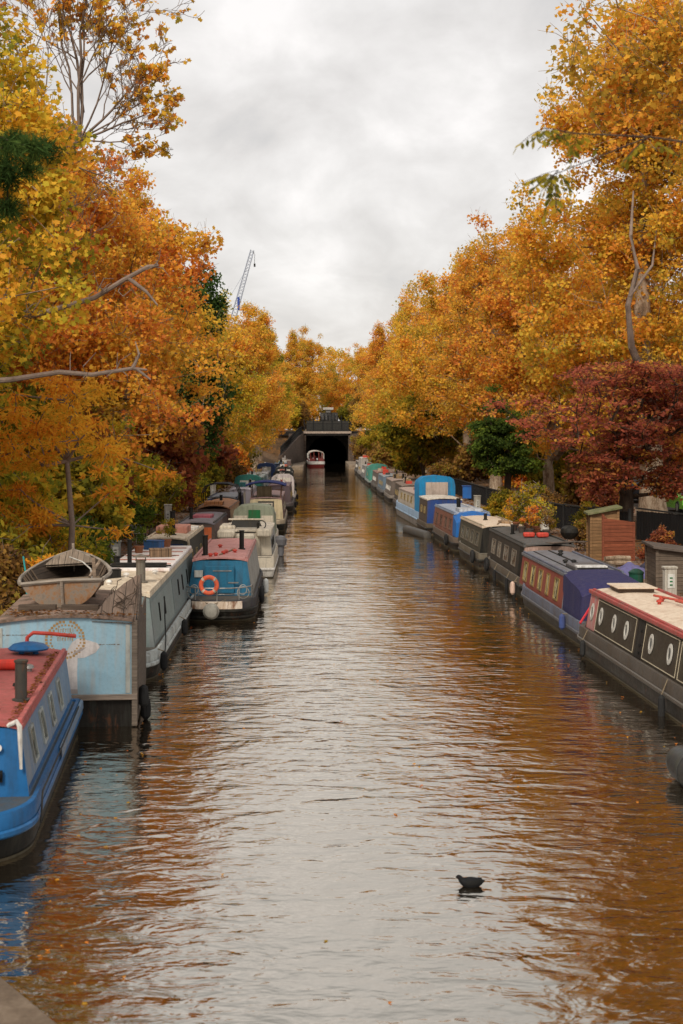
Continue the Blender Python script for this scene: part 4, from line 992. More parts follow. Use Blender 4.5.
for q in range(9):
    x, y = rv.uniform(.6,1.15), rv.uniform(.1,.5); P = []
    for k in range(8): P.append((x, y, 1.98 + (y)*.33 + max(0,(x-.7))*.08 + rv.uniform(.0,.03))); x = min(1.22, max(.5 + y*.25, x + rv.uniform(-.16,.16))); y = min(1.6, y + rv.uniform(.02,.24))
    m.tube(P, .008, 4)
m.build('dead_vine', bark_dark, t)
# emblem: dotted gold ring with lettering-like strokes, white hand and column (painted)
gold = paint((.42,.25,.09), .7, .3); 
m = MB(); rnd = random.Random(4)
for ring, nn in ((.335, 34), (.27, 28)):
    for k in range(nn):
        a = 2*PI*k/nn; r_ = ring + rnd.uniform(-.012,.012); x, z = -.02 + r_*math.cos(a)*1.0, 1.60 + r_*math.sin(a)*.98
        if z > 1.93: continue
        q = .022 if ring > .3 else .016; m.box(x-q, x+q, -.006, -.002, z-q, z+q)
for row, (zz_, x0_, x1_) in enumerate(((1.77,-.15,.13),(1.69,-.18,.16),(1.61,-.16,.14))):
    x = x0_
    while x < x1_:
        w_ = rnd.uniform(.018,.035); h_ = rnd.uniform(.025,.04); m.box(x, x+w_*.5, -.006, -.002, zz_-h_, zz_+h_)
        if rnd.random() < .6: m.box(x, x+w_, -.0065, -.0022, zz_+h_-.012, zz_+h_)
        x += w_ + .018
em = m.build('painted_emblem', gold, t, 0)
m = MB()
m.prism([(-.02,.62),(.2,.62),(.19,1.0),(.2,1.26),(.33,1.27),(.52,1.36),(.6,1.46),(.55,1.53),(.40,1.58),(.2,1.62),(.1,1.55),(.02,1.42),(-.04,1.2)], -.0055, -.002, 'y'); m.build('painted_wing', paint((.62,.56,.53), .7, .3), em, 0)
m = MB(); m.prism([(.12,1.33),(.28,1.4),(.36,1.46),(.24,1.43),(.14,1.38)], -.009, -.006, 'y'); m.prism([(-.02,.62),(.2,.62),(.2,.70),(-.02,.70)], -.009, -.006, 'y'); m.build('painted_shading', paint((.4,.34,.31), .7, .3), em, 0)
m = MB(); rnd = random.Random(9)
for (xa, xb, zl) in ((.18,.95,1.50),(-1.15,-.6,1.69)):
    x = xa
    while x < xb:
        w_ = rnd.uniform(.012,.05); m.box(x, x+w_, -.005, -.002, zl+rnd.uniform(-.008,.0), zl+rnd.uniform(.004,.014)); x += w_ + rnd.choice((.008,.01,.03))
    
m.build('painted_script', paint((.2,.17,.14), .7, .3), t, 0)
for q, (x, z) in enumerate(((1.37,.5),(1.4,.22))):
    m = MB(); m.lathe([(.03,-.22),(.09,-.15),(.1,0),(.08,.16),(.03,.2)], (x, .35+.3*q, z), 10); m.build('fender', rubber, t)
P0 = [(-4.6 + rnd.uniform(-1.1,1.2), 25.75 + abs(rnd.gauss(0,.5)) , 2.03) for _ in range(60)]
leafpile('', P0, 420, .12, 5, size=.06)
P0 = [(-4.6 + 1.3*math.sqrt(rnd.random())*rnd.choice((-.9,1)), 25.72, 1.99) for _ in range(40)]

# wooden dinghy propped on the houseboat roof, transom towards the viewer, bow tilted up
def dinghy():
    t = thing('wooden_dinghy', 'weathered wooden dinghy propped on the houseboat roof', 'dinghy', (-4.87, 26.75, 2.06)); t.rotation_euler = (R(2), R(-3), R(5))
    L = 2.75; stn = 12; K = 9; rings = []
    for i in range(stn+1):
        u = i/stn; y = L*u; hw = .84*(1 - max(0, u-.35)/.65*.0) * (math.cos(max(0, (u-.3)/.7)*PI/2)**.75 if u > .3 else .9+.1*math.sin(u/.3*PI/2)); hw = max(hw, .02)
        z0 = .0 + .28*max(0, u-.4)**1.6*2.2; zt = .46 + .05*abs(u-.4) + .24*u**2
        ring = []
        for j in range(-K, K+1):
            a = j/K; x = hw*math.copysign(abs(a)**.8, a); z = z0 + (zt - z0)*abs(a)**2.4; ring.append((x, y, z))
        rings.append(ring)
    w1 = wood((.25,.175,.12), 14, 'z'); w2 = rough_mat('worn_dinghy_paint', [(.3,(.13,.1,.075)),(.46,(.25,.2,.155)),(.55,(.3,.16,.08)),(.65,(.2,.085,.035)),(.75,(.34,.29,.23))], 3.2, 6, .9, .5, 24)
    m = MB(); m.sheet(rings); m.build('hull', w2, t, 60); m = MB(); m.sheet([[(x*.94, y, z+.045) for x, y, z in r_] for r_ in rings]); m.build('inner_planking', wood((.075,.052,.036), 9, 'z'), t, 60)
    m = MB(); r0 = rings[0]; m.add([(x, -.02, z) for x, y, z in r0], [tuple(range(len(r0)))]); m.add([(x, .05, z) for x, y, z in r0], [tuple(reversed(range(len(r0))))])
    m.build('transom', w2, t, 0)
    m = MB()
    for sd in (0, -1):
        m.tube([(r_[sd][0]*1.02, r_[sd][1], r_[sd][2]+.01) for r_ in rings], .042, 6)
    m.tube([(r0[0][0], -.02, r0[0][2]), (0, -.03, r0[0][2]+.03), (r0[-1][0], -.02, r0[-1][2])], .04, 6)
    m.build('gunwale', wood((.30,.25,.2), 3, 'z', gaps=False), t)
    m = MB(); m.tube([(0,-.05,.0),(0,-.05,.5)], .03, 6); m.tube([(0, 0.0, -.02)] + [(0, r_[K][1], r_[K][2]-.03) for r_ in rings[1:]] + [(0, 2.8, .9)], .03, 6); m.build('keel', wood((.28,.22,.17), 3, 'z', gaps=False), t)
    # foredeck with a round opening behind it: bow bulkhead ring
    m = MB(); y = 1.95; ri = rings[8]; m.add([(ri[0][0]*.93, y, ri[0][2]), (ri[-1][0]*.93, y, ri[-1][2]), (0, 2.73, .80)], [(0,1,2)]); m.add([(ri[0][0]*.93, y, ri[0][2]-.04), (ri[-1][0]*.93, y, ri[-1][2]-.04), (0, 2.73, .76)], [(2,1,0)]); m.build('foredeck', wood((.24,.18,.13), 8, 'x'), t, 0)
    for k, y in enumerate((.45, 1.25)):
        m = MB(); hw = .74; m.box(-hw, hw, y, y+.2, .30+.03*k, .335+.03*k); m.build('thwart', wood((.2,.14,.09), 3, 'y', gaps=False), t, 0)
    for k in range(5):
        rr = rings[2+k*1]; m = MB(); m.tube([(x*.93, y_, z+.06) for x, y_, z in rr[::2]], .017, 4); m.build('rib', wood((.13,.09,.06), 3, 'y', gaps=False), t)
    m = MB(); m.tube([(.0,1.9,.72),(.3,1.3,.68),(.5,.7,.6),(.55,.3,.4)], .014, 5); m.build('rope', paint((.5,.47,.42),.9), t)
    m = MB(); m.box(.56,.62,.3,.36,.42,.86); m.tube([(.5,.3,.5),(.68,.7,.75)], .03, 6); m.build('rowlock_post', wood((.28,.2,.14), 3, 'z', gaps=False), t, 0)
dinghy()
# trestle logs carrying the dinghy
for k, (x, y, h) in enumerate(((-5.3,26.5,.12),(-4.5,26.5,.12),(-4.9,28.6,.3))):
    m = MB()
    if h < .5: m.box(-.35,.35,-.06,.06,0,h)
    else: m.tube([(-.35,0,0),(0,0,h)], .035, 6); m.tube([(.35,0,0),(0,0,h)], .035, 6); m.box(-.5,.5,-.05,.05,h,h+.07)
    o = m.build('wooden_prop', wood((.1,.07,.05), 3, 'z', gaps=False), None, 0, .01); o.location = (x, y, 2.02)
    tag(o, ['left wooden chock under the dinghy stern', 'right wooden chock under the dinghy stern', 'A-shaped prop under the raised dinghy bow'][k], 'prop')

# L3: pale grey-green narrowboat, cream roof
gg = paint((.17,.205,.195), .6, .6, (.3,.28,.25), fade=.5); rimg = paint((.42,.44,.42), .6, .5, fade=.3)
crm = paint((.60,.50,.37), .65, .55, (.3,.2,.13)); 
L3 = b = Boat('narrowboat', 'long pale grey-green narrowboat with cream and white roof behind the houseboat', 'boat', -4.62, 30.2, .9, 16.2, 2.12, 'round', 'bow', hull=tar, band=rimg, strake=rimg, bandz=.34, group='boats moored on the left')
b.cabin(1.4, 14.0, 1.72, gg, gg, crm, inset=.14, tumble=.13, rail=crm)
b.panel(1, 1.5, 6.6, .1, 1.0, paint((.2,.235,.22), .6, .5, (.3,.28,.25), fade=.4)); b.panel(1, 6.7, 13.8, .1, 1.0, paint((.15,.185,.18), .6, .6, (.3,.28,.25), fade=.4))
for y in (3.1, 4.4): b.window(1, y, .6, .14, .42, black, DARKGL, .02)
for y in (8.3, 9.6, 11.2): b.window(1, y, .62, .22, .42, black, DARKGL, .03)
m = MB(); m.box(-.82,.82,6.2,13.6,b.rz(0)-.03,b.rz(0)+.07); b.part('raised_roof', m, paint((.75,.70,.66), .6, .4, (.45,.25,.2)), 0, .03)
m = MB(); m.box(-.7,.7,6.4,6.7,b.rz(0)+.06,b.rz(0)+.17); m.box(-.8,.85,6.28,6.35,b.rz(0)+.1,b.rz(0)+.14); b.part('roof_rack', m, black, 0)
m = MB(); 
for q in range(5): m.tube([(-.75,7.2+q*1.3,b.rz(0)+.09),(.75,7.25+q*1.3,b.rz(0)+.085)], .018, 5)
b.part('roof_batten', m, paint((.5,.25,.2), .6, .4))
b.chimney(.38, 3.5, .55, .11, paint((.16,.14,.11), .5, .6, rust=.5, metal=.3), cowl=True)
b.chimney(-.35, 7.4, .75, .06, black); b.chimney(-.62, 6.9, .38, .08, black)
for x, y in ((-.3,3.0),(-.1,4.6),(.5,5.6)): b.vent(x, y, white, .08)
for y, z in ((.9,.36),(6.5,.34)): b.fender(1, y, z, .085, .42)
m = MB(); m.tube([(.97,3.2,1.5),(1.0,3.0,1.0),(1.08,2.4,.6),(1.15,1.2,.2)], .016, 5); b.part('mooring_line', m, black)
m = MB(); m.prism([(12.6,.68),(14.6,.66),(14.2,1.15),(12.9,1.1)], 1.0, 1.03, 'x'); b.part('pink_board', m, paint((.5,.3,.26),.7,.4), 0)

# L4: stern-on narrowboat, blue end, life ring
blue_e = paint((.02,.15,.26), .5, .4, (.05,.06,.07), fade=.3); pinkr = paint((.50,.235,.21), .65, .5, (.3,.12,.1), fade=.4)
L4 = b = Boat('narrowboat', 'narrowboat with blue stern cabin wall, pink roof and orange life ring', 'boat', -2.98, 40.3, .8, 11.4, 2.16, 'round', 'bow', hull=tar, band=paint((.04,.035,.04),.6,.5), strake=black, bandz=.3, group='boats moored on the left')
b.cabin(1.5, 9.3, 1.6, paint((.33,.32,.29), .6, .6, fade=.4), blue_e, pinkr, inset=.13, tumble=.16, rake0=.12, rail=paint((.42,.2,.18),.6))
m = loft(hull_mesh(11.4, 2.16, 'round', 'bow', [(.37, 1.015), (.37, 1.022), (.585, 1.022), (.585, 1.015)], 0))
loft(hull_mesh(11.4, 2.16, 'round', 'bow', [(.1, 1.0), (.12, 1.02), (.15, 1.02), (.17, 1.0)], 0)).build('hull_strake', black, b.t)
K_ = [f for f in range(len(m.f)) if all(m.v[i][1] < .62 and abs(m.v[i][0]) < .82 for i in m.f[f])]
m.f = [m.f[i] for i in K_]; m.mi = [0]*len(m.f); b.part('stern_band', m, paint((.66,.56,.46), .6, .5, (.35,.2,.1), rust=.5), 40)
m = MB()
for sx in (-1, 1): m.tube([(0,.02,.95)] + [(sx*x, y, .95) for x, y in ((.35,.03),(.7,.22),(.93,.6),(.97,1.3))], .02, 6); m.tube([(0,.03,.78)] + [(sx*x, y, .78) for x, y in ((.35,.04),(.7,.23),(.93,.6),(.97,1.3))], .012, 6)
for x, y in ((.0,.03),(.62,.17),(-.62,.17),(.95,.7),(-.95,.7),(.97,1.35),(-.97,1.35)): m.tube([(x,y,.58),(x,y,.95)], .02, 6)
b.part('stern_rail', m, steel)
m = MB(); m.box(-.42,.42,1.42,1.56,.66,1.45); d = b.part('cabin_door', m, blue_e, 0, .01)
m = MB(); m.box(-.75,-.5,1.5,1.565,1.12,1.32); b.part('notice', m, paint((.5,.5,.46),.6), 0)
m = MB(); m.box(-.2,.35,1.40,1.44,1.30,1.33); m.box(.25,.55,1.40,1.44,.95,.985); b.part('hinge', m, steel, 0)
for k, (x, y) in enumerate(((-.42,2.1),(-.3,3.2))): pass
b.chimney(-.5, 2.6, .62, .075, black); b.chimney(.5, 4.8, .62, .075, black)
for x, y in ((-.3,1.9),(-.15,2.0),(.1,3.0),(.35,3.4),(-.2,5.2),(.05,2.6)): b.vent(x, y, redp, .08)
m = MB(); m.tube([(-.05,2.2,b.rz(0)+.02),(.3,4.3,b.rz(0)+.03)], .025, 5); b.part('boat_pole', m, wood((.3,.2,.12), 3, 'y', gaps=False))
m = MB(); m.lathe([(.05,-.16),(.17,-.11),(.235,0),(.17,.11),(.05,.16)], (-.15,-.2,.33), 16, 'y'); b.part('round_fender', m, paint((.3,.28,.24),.8,.5))
m = MB(); m.tube([(-.5,.1,.62),(-.15,-.2,.5),(.25,.1,.62)], .014, 5); b.part('fender_rope', m, rope_m)
b.fender(1, 6.8, .3, .1, .5, paint((.5,.5,.48),.6))
for sx in (-1, 1):
    m = MB(); m.torus((sx*.72,.5,.78), (1,0,0), (0,0,1), .17, .012, 18, 5); m.torus((sx*.70,.62,.85), (.8,.6,0), (0,0,1), .14, .012, 18, 5)
    o = m.build('rope_coil', paint((.4,.38,.34),.9)); o.location = (0,0,0); tag(o, ['coiled pale rope on the left of the stern rail', 'coiled pale rope on the right of the stern rail'][(sx+1)//2], 'rope'); o.location = (-2.98, 40.3, 0)
def lifering(loc, lab, r=.25):
    t = thing('life_ring', lab, 'life ring', loc); m = MB(); m.torus((0,0,0), (1,0,0), (0,0,1), r, .062, 28, 10); m.build('ring', paint((.72,.12,.05),.6,.3), t)
    for k in range(4):
        a = PI/4 + k*PI/2; m = MB(); m.torus((0,0,0), (1,0,0), (0,0,1), r, .066, 3, 10, (a-.13, a+.13)); m.build('band', paint((.55,.42,.33),.7), t)
lifering((-3.2, 40.24, 1.05), 'orange life ring hung on the stern rail of the blue-ended boat', .225)
# ---- further left boats
GL = 'boats moored on the left'; GR = 'boats moored on the right'
greyp = paint((.19,.19,.185), .6, .6, fade=.4); navy = paint((.02,.035,.09), .45, .4, fade=.3); brownp = paint((.17,.09,.05), .6, .6, fade=.4)
green = paint((.015,.14,.045), .5, .35, fade=.3); tan = paint((.42,.34,.24), .6, .5); dgrey = paint((.05,.048,.045), .6, .5, fade=.4)
def small_windows(b, sx, ys, h=.5, w=.6, ht=.36, fr=None, pn=None): 
    for y in ys: b.window(sx, y, h, w, ht, fr or brass, pn or CURT, .035)
# inner row
b = Boat('narrowboat', 'cream roofed narrowboat with dark end and blue door, inside the pink-roofed boat', 'boat', -5.3, 47.1, 0, 9.2, 2.0, 'round', 'bow', hull=tar, band=black, group=GL)
b.cabin(1.2, 8, 1.72, dgrey, dgrey, crm, tumble=.14, rail=crm); b.face_box(.1, .6, .6, 1.6, navy, 'door'); b.chimney(.1, 2.4, .85, .09, black)
m = MB(); m.tube([(.78,1.0,1.75),(.95,.3,.6)], .04, 6); b.part('pale_post', m, tan)
m = MB(); m.box(-.6,.5,3.4,5.0,b.rz(0)-.03,b.rz(0)+.22); b.part('roof_box', m, paint((.5,.22,.16),.7,.5), 0, .03)
small_windows(b, 1, (2.4, 4.2, 6)); b.hatch(.2,.7,5.4,6.2,white)
b = Boat('narrowboat', 'grey roofed narrowboat with orange red end door', 'boat', -5.1, 56.8, 0, 9.6, 2.0, 'round', 'bow', hull=tar, band=dgrey, group=GL)
b.cabin(.9, 8.4, 1.68, paint((.2,.13,.12),.6,.5), paint((.1,.07,.06),.6), paint((.19,.17,.19),.7,.5), tumble=.12, rail=dgrey); b.face_box(-.1, .62, .6, 1.55, paint((.5,.11,.03), .6, .4), 'door')
small_windows(b, 1, (2.4, 4.2, 6)); b.chimney(-.4, 3, .5); b.hatch(-.4,.4,3.6,5,paint((.4,.1,.13),.6),.1)
m = MB(); m.box(.02,.07,.873,.888,.65,1.5); m.box(.28,.31,.873,.888,.65,1.5); b.part('door_panel_line', m, black, 0)
b = Boat('narrowboat', 'brown narrowboat with curved rust coloured roof', 'boat', -5.15, 66.8, 0, 9.4, 2.05, 'round', 'bow', hull=tar, band=brownp, group=GL)
b.cabin(.9, 8.2, 1.78, paint((.34,.22,.12),.65,.6), paint((.10,.06,.05),.6), paint((.34,.16,.08),.75,.6), tumble=.1, camber=.16, rail=brownp); small_windows(b, 1, (2, 3.4, 4.8, 6.2), fr=white); b.chimney(.2, 3, .5)
m = MB(); m.box(-.5,.4,1.2,2.3,1.95,2.12); b.part('roof_crate', m, wood((.45,.2,.08),5,'x'), 0, .02)
b = Boat('narrowboat', 'dark blue narrowboat with pale door under the black canopy frame', 'boat', -5.55, 77.2, 0, 9.8, 2.1, 'round', 'bow', hull=black, band=navy, group=GL)
b.cabin(1.8, 8.6, 1.75, navy, paint((.02,.05,.15),.5,.4), paint((.25,.25,.27),.6), tumble=.1, rail=navy); b.face_box(.15,.42,.6,1.55,tan,'door')
m = MB(); m.box(-.7,.7,.25,1.8,1.55,1.62); b.part('hood', m, paint((.33,.24,.2),.8), 0, .03)
m = MB(); w_ = 1.0
for y in (.4, 1.5, 2.6): m.tube([(-w_,y,.6),(-w_,y,2.15),(-w_*.85,y,2.5),(-w_*.4,y,2.62),(w_*.4,y,2.62),(w_*.85,y,2.5),(w_,y,2.15),(w_,y,.6)], .035, 6)
for x, z in ((-w_,2.15),(-w_*.4,2.62),(w_*.4,2.62),(w_,2.15)): m.tube([(x,.4,z),(x,2.6,z)], .03, 6)
b.part('canopy_frame', m, black)
P = [[(x*1.0, y, z) for x, z in ((-w_*.9,2.46),(-w_*.4,2.66),(w_*.4,2.66),(w_*.9,2.46))] for y in (.3, 2.7)]; m = MB(); m.sheet(P); m.sheet([[(x,y,z-.02) for x,y,z in r_] for r_ in P]); b.part('canopy', m, fabric((.02,.02,.025)))
# outer row
b = L5 = Boat('cabin_cruiser', 'cream cabin cruiser with padded deck right behind the pink-roofed boat', 'boat', -2.9, 52.6, .3, 8.6, 2.25, 'square', 'bow', hull=white, band=cream, group=GL, zd=.75)
b.cabin(.8, 6.4, 1.62, paint((.36,.36,.34),.6,.6), cream, cream, tumble=.08, inset=.1); small_windows(b, 1, (2, 3.5), .4, 1.0, .3, dgrey, DARKGL)
m = MB()
for x0, x1, y0, y1, z0, z1 in ((-1.0,-.35,.3,1.4,1.45,1.75),(.45,1.02,.3,2.0,1.5,1.8),(-.3,.4,.1,.6,1.4,1.62),(-1.0,-.4,1.5,3.2,1.6,1.85)): m.box(x0,x1,y0,y1,z0,z1)
b.part('cushion', m, cream, 40, .07)
m = MB(); m.prism([(-.62,1.76),(.62,1.76),(.5,2.04),(-.5,2.04)], 1.9, 1.96, 'y'); wsc = b.part('windscreen', m, dgrey, 0)
m = MB(); m.box(-.68,.68,1.86,1.98,2.04,2.10); b.part('windscreen_top', m, cream, 0, .02)
m = MB(); m.tube([(.5,.9,1.6),(.5,.9,2.0)], .05, 8); m.torus((.62,.95,1.92),(1,0,0),(0,.4,.9),.17,.02,16,6); b.part('steering_wheel', m, black)
b = L6 = Boat('cabin_cruiser', 'small cream cruiser with green stern panels and pale green hood', 'boat', -3.02, 62.4, .4, 8.8, 1.95, 'square', 'bow', hull=dgrey, band=cream, strake=green, group=GL, zd=.7)
b.cabin(1.5, 6.2, 1.55, paint((.45,.43,.34),.6,.5), cream, cream, tumble=.08, inset=.08)
b.canopy(.25, 3.6, 2.2, fabric((.27,.29,.21)), inset=.06, front=.5)
m = MB(); m.box(-.22,.30,.215,.245,1.0,2.0); b.part('green_flap', m, green, 0)
m = MB(); m.box(-.86,-.26,.2,.24,.95,1.75); m.box(.34,.88,.2,.24,.95,1.75); b.part('rear_curtain', m, cream, 0)
m = MB(); m.box(.1,.96,-.02,.05,.35,.85); b.part('transom_board', m, green, 0)
m = MB(); m.box(-.9,.1,-.02,.05,.4,.9); b.part('transom_board', m, cream, 0)
for x in (-.7,-.45,.5,.72): pass
m = MB(); m.tube([(-.62,.18,1.0),(-.62,.18,1.3),(-.4,.18,1.3),(-.4,.18,1.0)], .02, 5); m.tube([(.45,.18,1.0),(.45,.18,1.3),(.75,.18,1.3),(.75,.18,1.0)], .02, 5); b.part('grab_rail', m, black)
m = MB(); m.lathe([(.05,-.5),(.14,-.42),(.16,0),(.26,.05),(.28,.3),(.2,.42),(.05,.46)], (1.2,-.25,.45), 12); b.part('outboard_motor', m, paint((.12,.12,.13),.4,.3))
b = L7 = Boat('narrowboat', 'cream fronted boat with dark blue canopy top, outer left row', 'boat', -3.12, 78.2, .6, 13.5, 2.15, 'round', 'bow', hull=black, band=tan, group=GL)
b.cabin(1.4, 11.5, 1.72, paint((.17,.09,.085),.6,.5), paint((.55,.45,.28),.6,.3), paint((.3,.19,.18),.7), tumble=.1, inset=.1); b.face_box(-.45,.45,1.05,1.6,dgrey,'door'); b.face_box(-.36,.36,.62,1.5,cream,'door_panel',.02)
m = MB(); m.box(-.3,.3,1.36,1.385,1.1,1.45); b.part('front_window', m, DARKGL, 0)
for sx in (-1, 1):
    for y in (1.6, 3.6): m = MB(); m.tube([(sx*.8,y,1.7),(sx*.85,y,2.45)], .03, 6); b.part('canopy_post', m, paint((.2,.1,.07),.6))
m = MB(); K = 8; P = [[(-1.12+2.24*k/K, y, 2.5+.2*(1-((k-K/2)/(K/2))**2)) for k in range(K+1)] for y in (.9, 2.5, 4.6)]; m.sheet(P); m.sheet([[(x,y,z-.07) for x,y,z in r_] for r_ in P]); m.tube([P[0][k] for k in range(K+1)], .05, 6); b.part('canopy', m, fabric((.02,.03,.12)))
m = MB(); m.box(-.55,.3,2.2,2.4,1.75,2.4); b.part('pale_screen', m, paint((.42,.33,.2),.7), 0, .02)
b.face_box(.1,.3,.65,.8,redp,'red_light',.03,y=1.3); small_windows(b, 1, (5,7,9), fr=cream)

FAR = [ # side, x, y, L, kind, colours...
 ('narrowboat',-5.35,92.5,10,'c',(.42,.38,.42),(.5,.45,.48),(.25,.22,.25),'pale mauve flat-topped boat in the inner left row'),
 ('narrowboat',-3.0,98.0,11,'c',(.13,.09,.10),(.2,.13,.14),(.1,.08,.08),'purple brown narrowboat beyond the blue canopy'),
 ('cabin_cruiser',-5.5,104.5,12,'g',(.03,.16,.13),(.03,.17,.12),(.4,.4,.38),'boat with dark green canopy in the inner left row'),
 ('cabin_cruiser',-3.1,111,10,'w',(.5,.42,.40),(.62,.45,.42),(.6,.55,.5),'white and pink topped cruiser in the outer left row'),
 ('narrowboat',-5.7,118,12,'c',(.2,.33,.34),(.5,.55,.52),(.3,.3,.3),'pale teal narrowboat with white roof clutter, inner left row'),
 ('narrowboat',-3.4,123,13,'k',(.10,.09,.085),(.14,.12,.11),(.1,.09,.08),'dark narrowboat with pale cloth hood, outer left row'),
 ('narrowboat',-5.8,132,14,'c',(.14,.16,.18),(.28,.28,.28),(.1,.1,.1),'grey narrowboat in the far inner left row'),
 ('narrowboat',-3.7,138,13,'k',(.16,.12,.10),(.2,.15,.13),(.1,.08,.07),'brown narrowboat with white hood, far outer left row'),
 ('narrowboat',-5.9,149,14,'g',(.03,.06,.16),(.04,.07,.17),(.1,.1,.12),'navy canopied boat in the far inner left row'),
 ('narrowboat',-4.2,154,14,'c',(.09,.08,.08),(.16,.15,.15),(.1,.09,.09),'black narrowboat far along the outer left row'),
 ('narrowboat',-5.1,172,14,'c',(.05,.09,.18),(.13,.17,.22),(.1,.1,.1),'blue narrowboat at the far end of the left row'),
 ('narrowboat',-5.0,190,13,'c',(.14,.08,.07),(.3,.24,.2),(.1,.1,.1),'last brown narrowboat of the left row before the wing wall'),
]
for i, (nm, x, y, L, kd, sc, rc, bc, lab) in enumerate(FAR):
    b = Boat(nm, lab, 'boat', x, y, .6 if y > 120 else .2, L, 2.0, 'round', 'bow', hull=tar, band=paint(bc,.6,.5), group=GL)
    b.cabin(1.5, L-2.2, 1.65 + .07*(i % 3), paint(sc,.6,.5), paint(tuple(q*.8 for q in sc),.6,.5), paint(rc,.65,.5), tumble=.1, rail=paint(tuple(q*.7 for q in rc),.6))
    small_windows(b, 1, [2.6+1.7*k for k in range(4)], fr=brass if i % 2 else white); b.face_box(-.3,.3,.62,1.5,paint((.1,.05,.03) if i % 2 else (.45,.4,.33),.6),'door')
    if kd == 'g': b.canopy(.4, 3.4, 2.35, fabric(sc), inset=.03); m = MB(); m.box(-.55,.55,.36,.39,1.25,1.95); b.part('canopy_window', m, paint((.5,.48,.42),.4), 0)
    if kd in 'kw': b.canopy(.5, 2.9, 2.2, fabric((.03,.03,.03) if kd == 'k' else (.55,.48,.46)), inset=.1); m = MB(); m.box(-.6,.6,.46,.49,1.3,1.95); b.part('canopy_window', m, paint((.62,.56,.48),.5), 0)
    rr = random.Random(i)
    for q in range(3): b.chimney(rr.uniform(-.5,.5), rr.uniform(3, L-3), rr.uniform(.3,.6), .08, rr.choice((black, white, brass)))
    for q in range(3):
        yq = rr.uniform(3, L-3.5); xq = rr.uniform(-.5,.2); b.hatch(xq, xq+rr.uniform(.3,.5), yq, yq+rr.uniform(.5,1.1), rr.choice((white, paint((.4,.1,.07),.6), paint((.05,.2,.2),.6), wood((.3,.2,.1),5,'x'), tan)), rr.uniform(.12,.3), 'roof_box')
    b.fender(1, 4, .3)

# ======== right row ========
# R1 dark portholed narrowboat, nearest right
side_k = paint((.042,.031,.023), .33, .45, (.09,.06,.04), fade=.6); hull_k = paint((.020,.016,.013), .45, .8, (.07,.055,.04), fade=.4, rust=.1)
ln = paint((.5,.42,.3), .5, .3); redt = paint((.34,.055,.045), .55, .6, (.2,.12,.1), fade=.5); cr2 = paint((.62,.50,.38), .65, .4, (.35,.2,.12))
R1 = b = Boat('narrowboat', 'dark narrowboat with oval portholes, cream roof and red roof edge, nearest on the right', 'boat', 7.87, 18.5, 2.05, 16.9, 2.12, 'bow', 'round', hull=hull_k, band=paint((.075,.062,.052),.5,.7,fade=.7), strake=paint((.10,.085,.07),.45,.5), bandz=.36, zd=.62, sheer=.45, group=GR)
b.cabin(4.2, 15.95, 1.52, side_k, side_k, cr2, inset=.13, tumble=.14, rake0=.1, rake1=.15, rail=redt, over=.05)
for sx in (-1, 1):
    m = MB(); y0, y1, zr, wb, wt, z0 = b.cb; m.box(sx*wt-.07, sx*wt+.07, 4.2, 15.9, zr-.03, zr+.065); b.part('roof_edge', m, redt, 0, .02)
b.panel(-1, 15.05, 15.85, .03, .86, paint((.38,.11,.10), .55, .6, (.35,.3,.27), fade=.5))
b.frame_line(-1, 11.5, 15.0, .07, .80, ln); b.frame_line(-1, 8.35, 10.75, .07, .80, ln); b.frame_line(-1, 4.6, 8.2, .07, .80, ln)
b.panel(-1, 10.85, 11.4, .02, .86, paint((.02,.016,.014),.5), name='side_door')
m = MB(); up, n, H = b.basis(-1)
for h in (.15, .3, .6): m.obox(b.sp(-1, 11.0, h, .02), (0,1,0), up, n, .03, .025, .014)
b.part('hinge', m, black, 0)
for y in (15.45, 14.55, 13.3, 12.2, 10.2, 8.85, 7.0, 5.4): b.porthole(-1, y, .45, .165, paint((.5,.47,.42),.4,.3), DARKGL, 1.25)
m = MB(); m.box(-.42,.42,14.7,15.6,b.rz(0)+.0,b.rz(0)+.09); b.part('hatch', m, paint((.1,.07,.05),.6), 0, .02)
m = MB(); m.box(-.47,.47,14.6,15.7,b.rz(0)+.09,b.rz(0)+.12); b.part('hatch_lid', m, cr2, 0, .01)
for x, y in ((.0,10.4),(.25,9.6),(-.3,7.4)): b.vent(x, y, steel, .1)
for x, y in ((.1,12.9),(.5,12.0),(-.1,12.4),(.3,11.0),(.55,10.2),(-.2,8.4)): b.vent(x, y, redp, .07)
m = MB(); m.tube([(.0,13.2,b.rz(0)+.1),(.55,11.5,b.rz(.5)+.12)], .028, 6); m.tube([(.2,12.2,b.rz(0)+.1),(.7,9.9,b.rz(.6)+.1)], .028, 6); b.part('boat_pole', m, paint((.5,.08,.05),.5,.4))
m = MB(); m.tube([(.35,9.2,b.rz(.3)+.06),(.75,6.5,b.rz(.6)+.07)], .035, 6); b.part('boat_pole', m, paint((.03,.3,.38),.5))
m = MB(); m.box(.15,.75,7.0,7.7,b.rz(.4)-.03,b.rz(.4)+.3); b.part('roof_box', m, black, 0, .02)
b.chimney(-.45, 6.0, .6, .08, black)
m = loft(hull_mesh(16.9, 2.12, 'bow', 'round', [(.50, 1.012), (.505, 1.018), (.535, 1.018), (.54, 1.01)], .45)); 
kp = [i for i, f in enumerate(m.f) if all(m.v[j][1] < 5.2 for j in f)]; m.f = [m.f[i] for i in kp]; m.mi = [0]*len(kp); b.part('bow_line', m, paint((.5,.13,.1),.5))
b.fender(-1, 8.4, .15, .07, .5); b.fender(-1, 15.2, .25, .07, .4)
m = MB(); m.tube([(-.98,16.3,.7),(-.6,16.7,1.1),(-.58,16.75,1.15)], .03, 6); b.part('tiller', m, paint((.5,.02,.03),.5))
